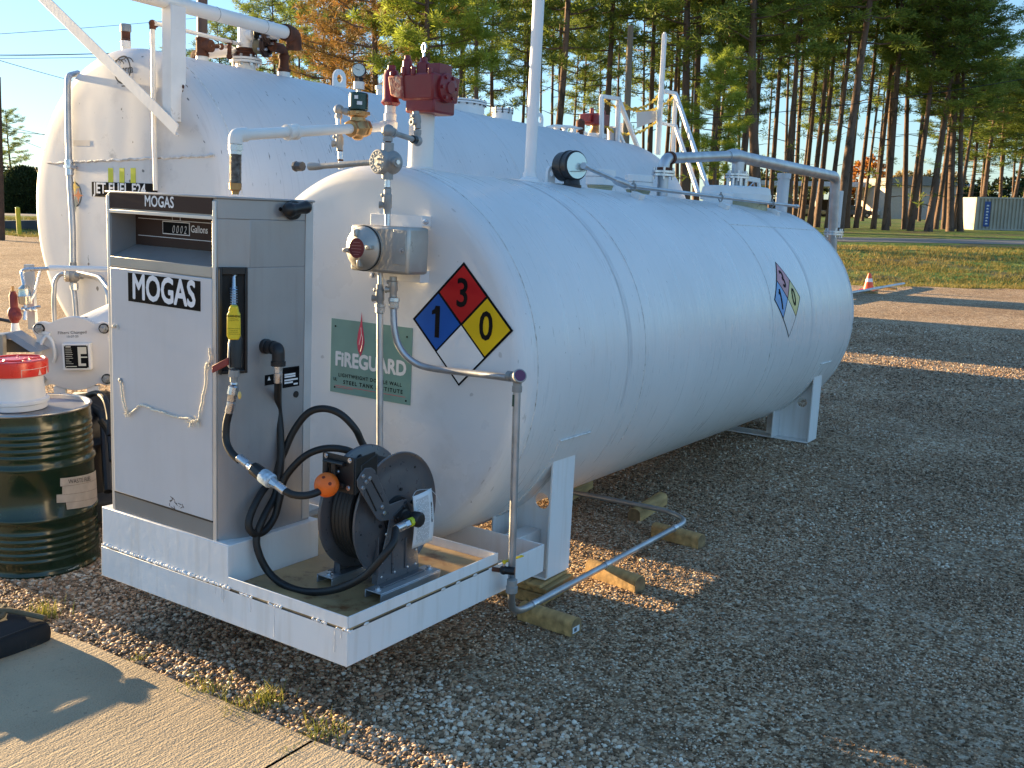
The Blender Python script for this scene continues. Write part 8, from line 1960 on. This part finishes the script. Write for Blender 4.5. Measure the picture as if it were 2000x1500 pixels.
# JET A band on the vessel's back
def vsurf(s, a, e=.0015): r = RVs * .84 + e; return pc + ax_v * s + rt_ * (r * math.sin(a)) + V((0, 0, r * math.cos(a)))
mb = MB(); vs = []; k = 12
for i in range(k + 1):
    a = -1.05 + 1.15 * i / k; vs += [vsurf(.10, a, .001), vsurf(.30, a, .001)]
mb.add(vs, [(2 * i, 2 * i + 1, 2 * i + 3, 2 * i + 2) for i in range(k)]); bd = ves.part("label_band", mb, MATS["sign_black"], parent=sh_)
ves.text("label_text", "JET A", WPR, lambda p, q: vsurf(.20 - q * -1 * 1. + 0, -.48 + p / (RVs * .84), .003), .11, parent=bd, bold=.02, xs=.8)
# red relief valve and fittings on top
tpv = lambda s, h, o=0.: pc + ax_v * s + rt_ * o + V((0, 0, RVs * .84 + h))
rvp = atd(30, 600, DV + .35)
rvv = Thing("relief_valve", "small dark red relief valve on top of the filter vessel, far left", "valve", atd(30, 638, DV + .35), FW)
b_0 = atd(30, 638, DV + .35); b_1 = atd(30, 612, DV + .35); b_2 = atd(28, 570, DV + .35); b_3 = atd(21, 541, DV + .35)
mb = MB(); mb.lathe(b_0 - V((0, 0, .03)), (0, 0, 1), [(0, .030), (.04, .024), (.055, .022)], 14); rvv.part("stub", mb, WHITE)
mb = MB(); mb.lathe(b_0 + V((0, 0, .02)), (0, 0, 1), [(0, .018), (.03, .034), (.06, .044), (.09, .040), (.11, .026), (.19, .026), (.20, .020), (.215, .018)], 16); mb.sphere(b_0 + V((.025, 0, .075)), .034, 10, 8); rvv.part("body", mb, mat("dull_red", (.20, .03, .03), .6, var=.1))
mb = MB(); mb.cyl(b_0 + V((0, 0, .21)), b_0 + V((0, 0, .27)), .009, n=8); rvv.part("stem", mb, BRASS)
c0 = atd(49, 578, DV + .3)
ap = Thing("air_eliminator", "shiny metal canister with thin tubing on the filter vessel, beside the red relief valve", "canister", atd(48, 625, DV + .3), FW)
mb = MB(); mb.lathe(c0 - V((0, 0, .055)), (0, 0, 1), [(0, .03), (.005, .040), (.05, .042), (.055, .044), (.06, .042), (.105, .040), (.115, .03), (.13, .012)], 24); ap.part("canister", mb, mat("bright_tinned", (.62, .58, .50), .2, metal=.95))
mb = MB(); mb.tube(bend([c0 + V((0, 0, .06)), atd(41, 527, DV + .3), atd(105, 524, DV + .3)], .04, 6), .013, 10); ap.part("tubing", mb, ZINC)
mb = MB(); mb.tube([atd(98, 523, DV + .3), atd(215, 526, DV + .2)], .018, 10); ap.part("white_run", mb, WHITE)
mb = MB(); mb.tube(bend([atd(79, 528, DV + .3), atd(68, 572, DV + .3), atd(58, 588, DV + .3), atd(45, 588, DV + .3)], .05, 6), .008, 8); ap.part("loop_tube", mb, ZINC)
mb = MB(); mb.tube([c0 - V((0, 0, .05)), atd(49, 625, DV + .3)], .012, 8); q = atd(52, 604, DV + .3)
for dx in (-.02, .02, .05): mb.sphere(q + TD * dx, .018, 8, 6)
mb.tube([q, q + TD * .09 + V((0, 0, .02))], .010, 6); ap.part("valve", mb, ZINC)
mb = MB(); mb.obox(atd(61, 580, DV + .5), TD * .026, VD * .02, V((0, 0, .22))); ap.part("strut_channel", mb, GALV)
mb = MB(); a, b = atd(-10, 622, DV + .5), atd(33, 630, DV + .45); mb.tube([a, b], .012, 8); ves.part("slot_handle", mb, BLACK)
# things lying beneath and around: pump guard, hoses, skid
gd = Thing("belt_guard", "grey sheet metal guard with sloping hood before the filter vessel, far left", "guard", atd(20, 700, DV - .5), FW)
g = [atd(-20, 655, DV - .1), atd(24, 650, DV - .1), atd(80, 686, DV - .2), atd(60, 688, DV - .2), atd(20, 662, DV - .1), atd(-20, 664, DV - .1)]
mb = MB(); mb.prism(g, VD * .12); gd.part("hood", mb, mat("grey_hood", (.30, .30, .31), .4, var=.1))
g = [atd(-30, 652, DV - .15), atd(5, 655, DV - .15), atd(6, 700, DV - .15), atd(5, 760, DV - .15), atd(-30, 762, DV - .15)]
mb = MB(); mb.prism(g, VD * .05); gd.part("side_panel", mb, mat("beige_steel", (.30, .27, .22), .5, var=.1), bevel=.004)
g = [atd(8, 662, DV - .05), atd(22, 665, DV - .05), atd(62, 688, DV - .05), atd(8, 688, DV - .05)]
mb = MB(); mb.prism(g, VD * .02); gd.part("grille", mb, mat("dark_grille", (.04, .04, .04), .6))
eq = Thing("pump_skid", "dark pump, hoses and frame on the ground between the drum and the pump cabinet", "skid", V((pc.x, pc.y, 0)), FW)
def hosew(pts, r, m=RUBBER, nm="hose"): mb = MB(); mb.tube([atd(*p) for p in pts], r, 10, 6); return eq.part(nm, mb, m)
hosew([(172, 772, DV - .25), (190, 768, DV - .3), (205, 780, DV - .4), (213, 810, DV - .45), (216, 850, DV - .5)], .018)
hosew([(160, 790, DV - .0), (190, 800, DV - .1), (203, 820, DV - .2), (208, 900, DV - .3), (212, 960, DV - .4)], .028)
hosew([(196, 820, DV - .4), (214, 850, DV - .4), (220, 900, DV - .5)], .020)
mb = MB(); c = atd(214, 714, DV + .1); mb.lathe(c, rt_, [(-.05, .035), (-.02, .045), (.05, .045), (.1, .03)], 18); eq.part("strainer", mb, mat("brown_cast", (.13, .075, .05), .7, var=.2))
mb = MB(); a = atd(206, 640, DV + .05); b = atd(206, 700, DV + .05)
mb.obox(V((pc.x + .1, pc.y + .1, .10)), rt_ * .55, ax_v * .6, V((0, 0, .06))); eq.part("frame", mb, mat("dark_frame", (.05, .045, .04), .6, var=.2), bevel=.01)
mb = MB(); mb.lathe(V((pc.x + .25, pc.y - .12, .16)), (0, 0, 1), [(0, .16), (.30, .16), (.32, .12)], 24); eq.part("motor", mb, IRON)
mb = MB(); mb.lathe((-3.35, .42, .47), (0, 1, 0), [(0, .12), (.02, .24), (.5, .25), (.52, .28), (.56, .28), (.58, .24), (.95, .24), (.97, .08)], 24); mb.box(-3.55, .5, .10, -3.15, 1.35, .17); eq.part("sun_blocker", mb, IRON)  # unseen, added behind the drum to stop stray sun under the skid
mb = MB(); c = atd(40, 775, DV - .2)
for i in range(5): mb.tube([atd(-20, 735 + i * 10, DV - .1), atd(20, 728 + i * 11, DV - .1), atd(35, 740 + i * 10, DV - .05)], .018, 8, 4)
eq.part("corrugated_hose", mb, flat("dark_brown_hose", (.06, .045, .04), .6))
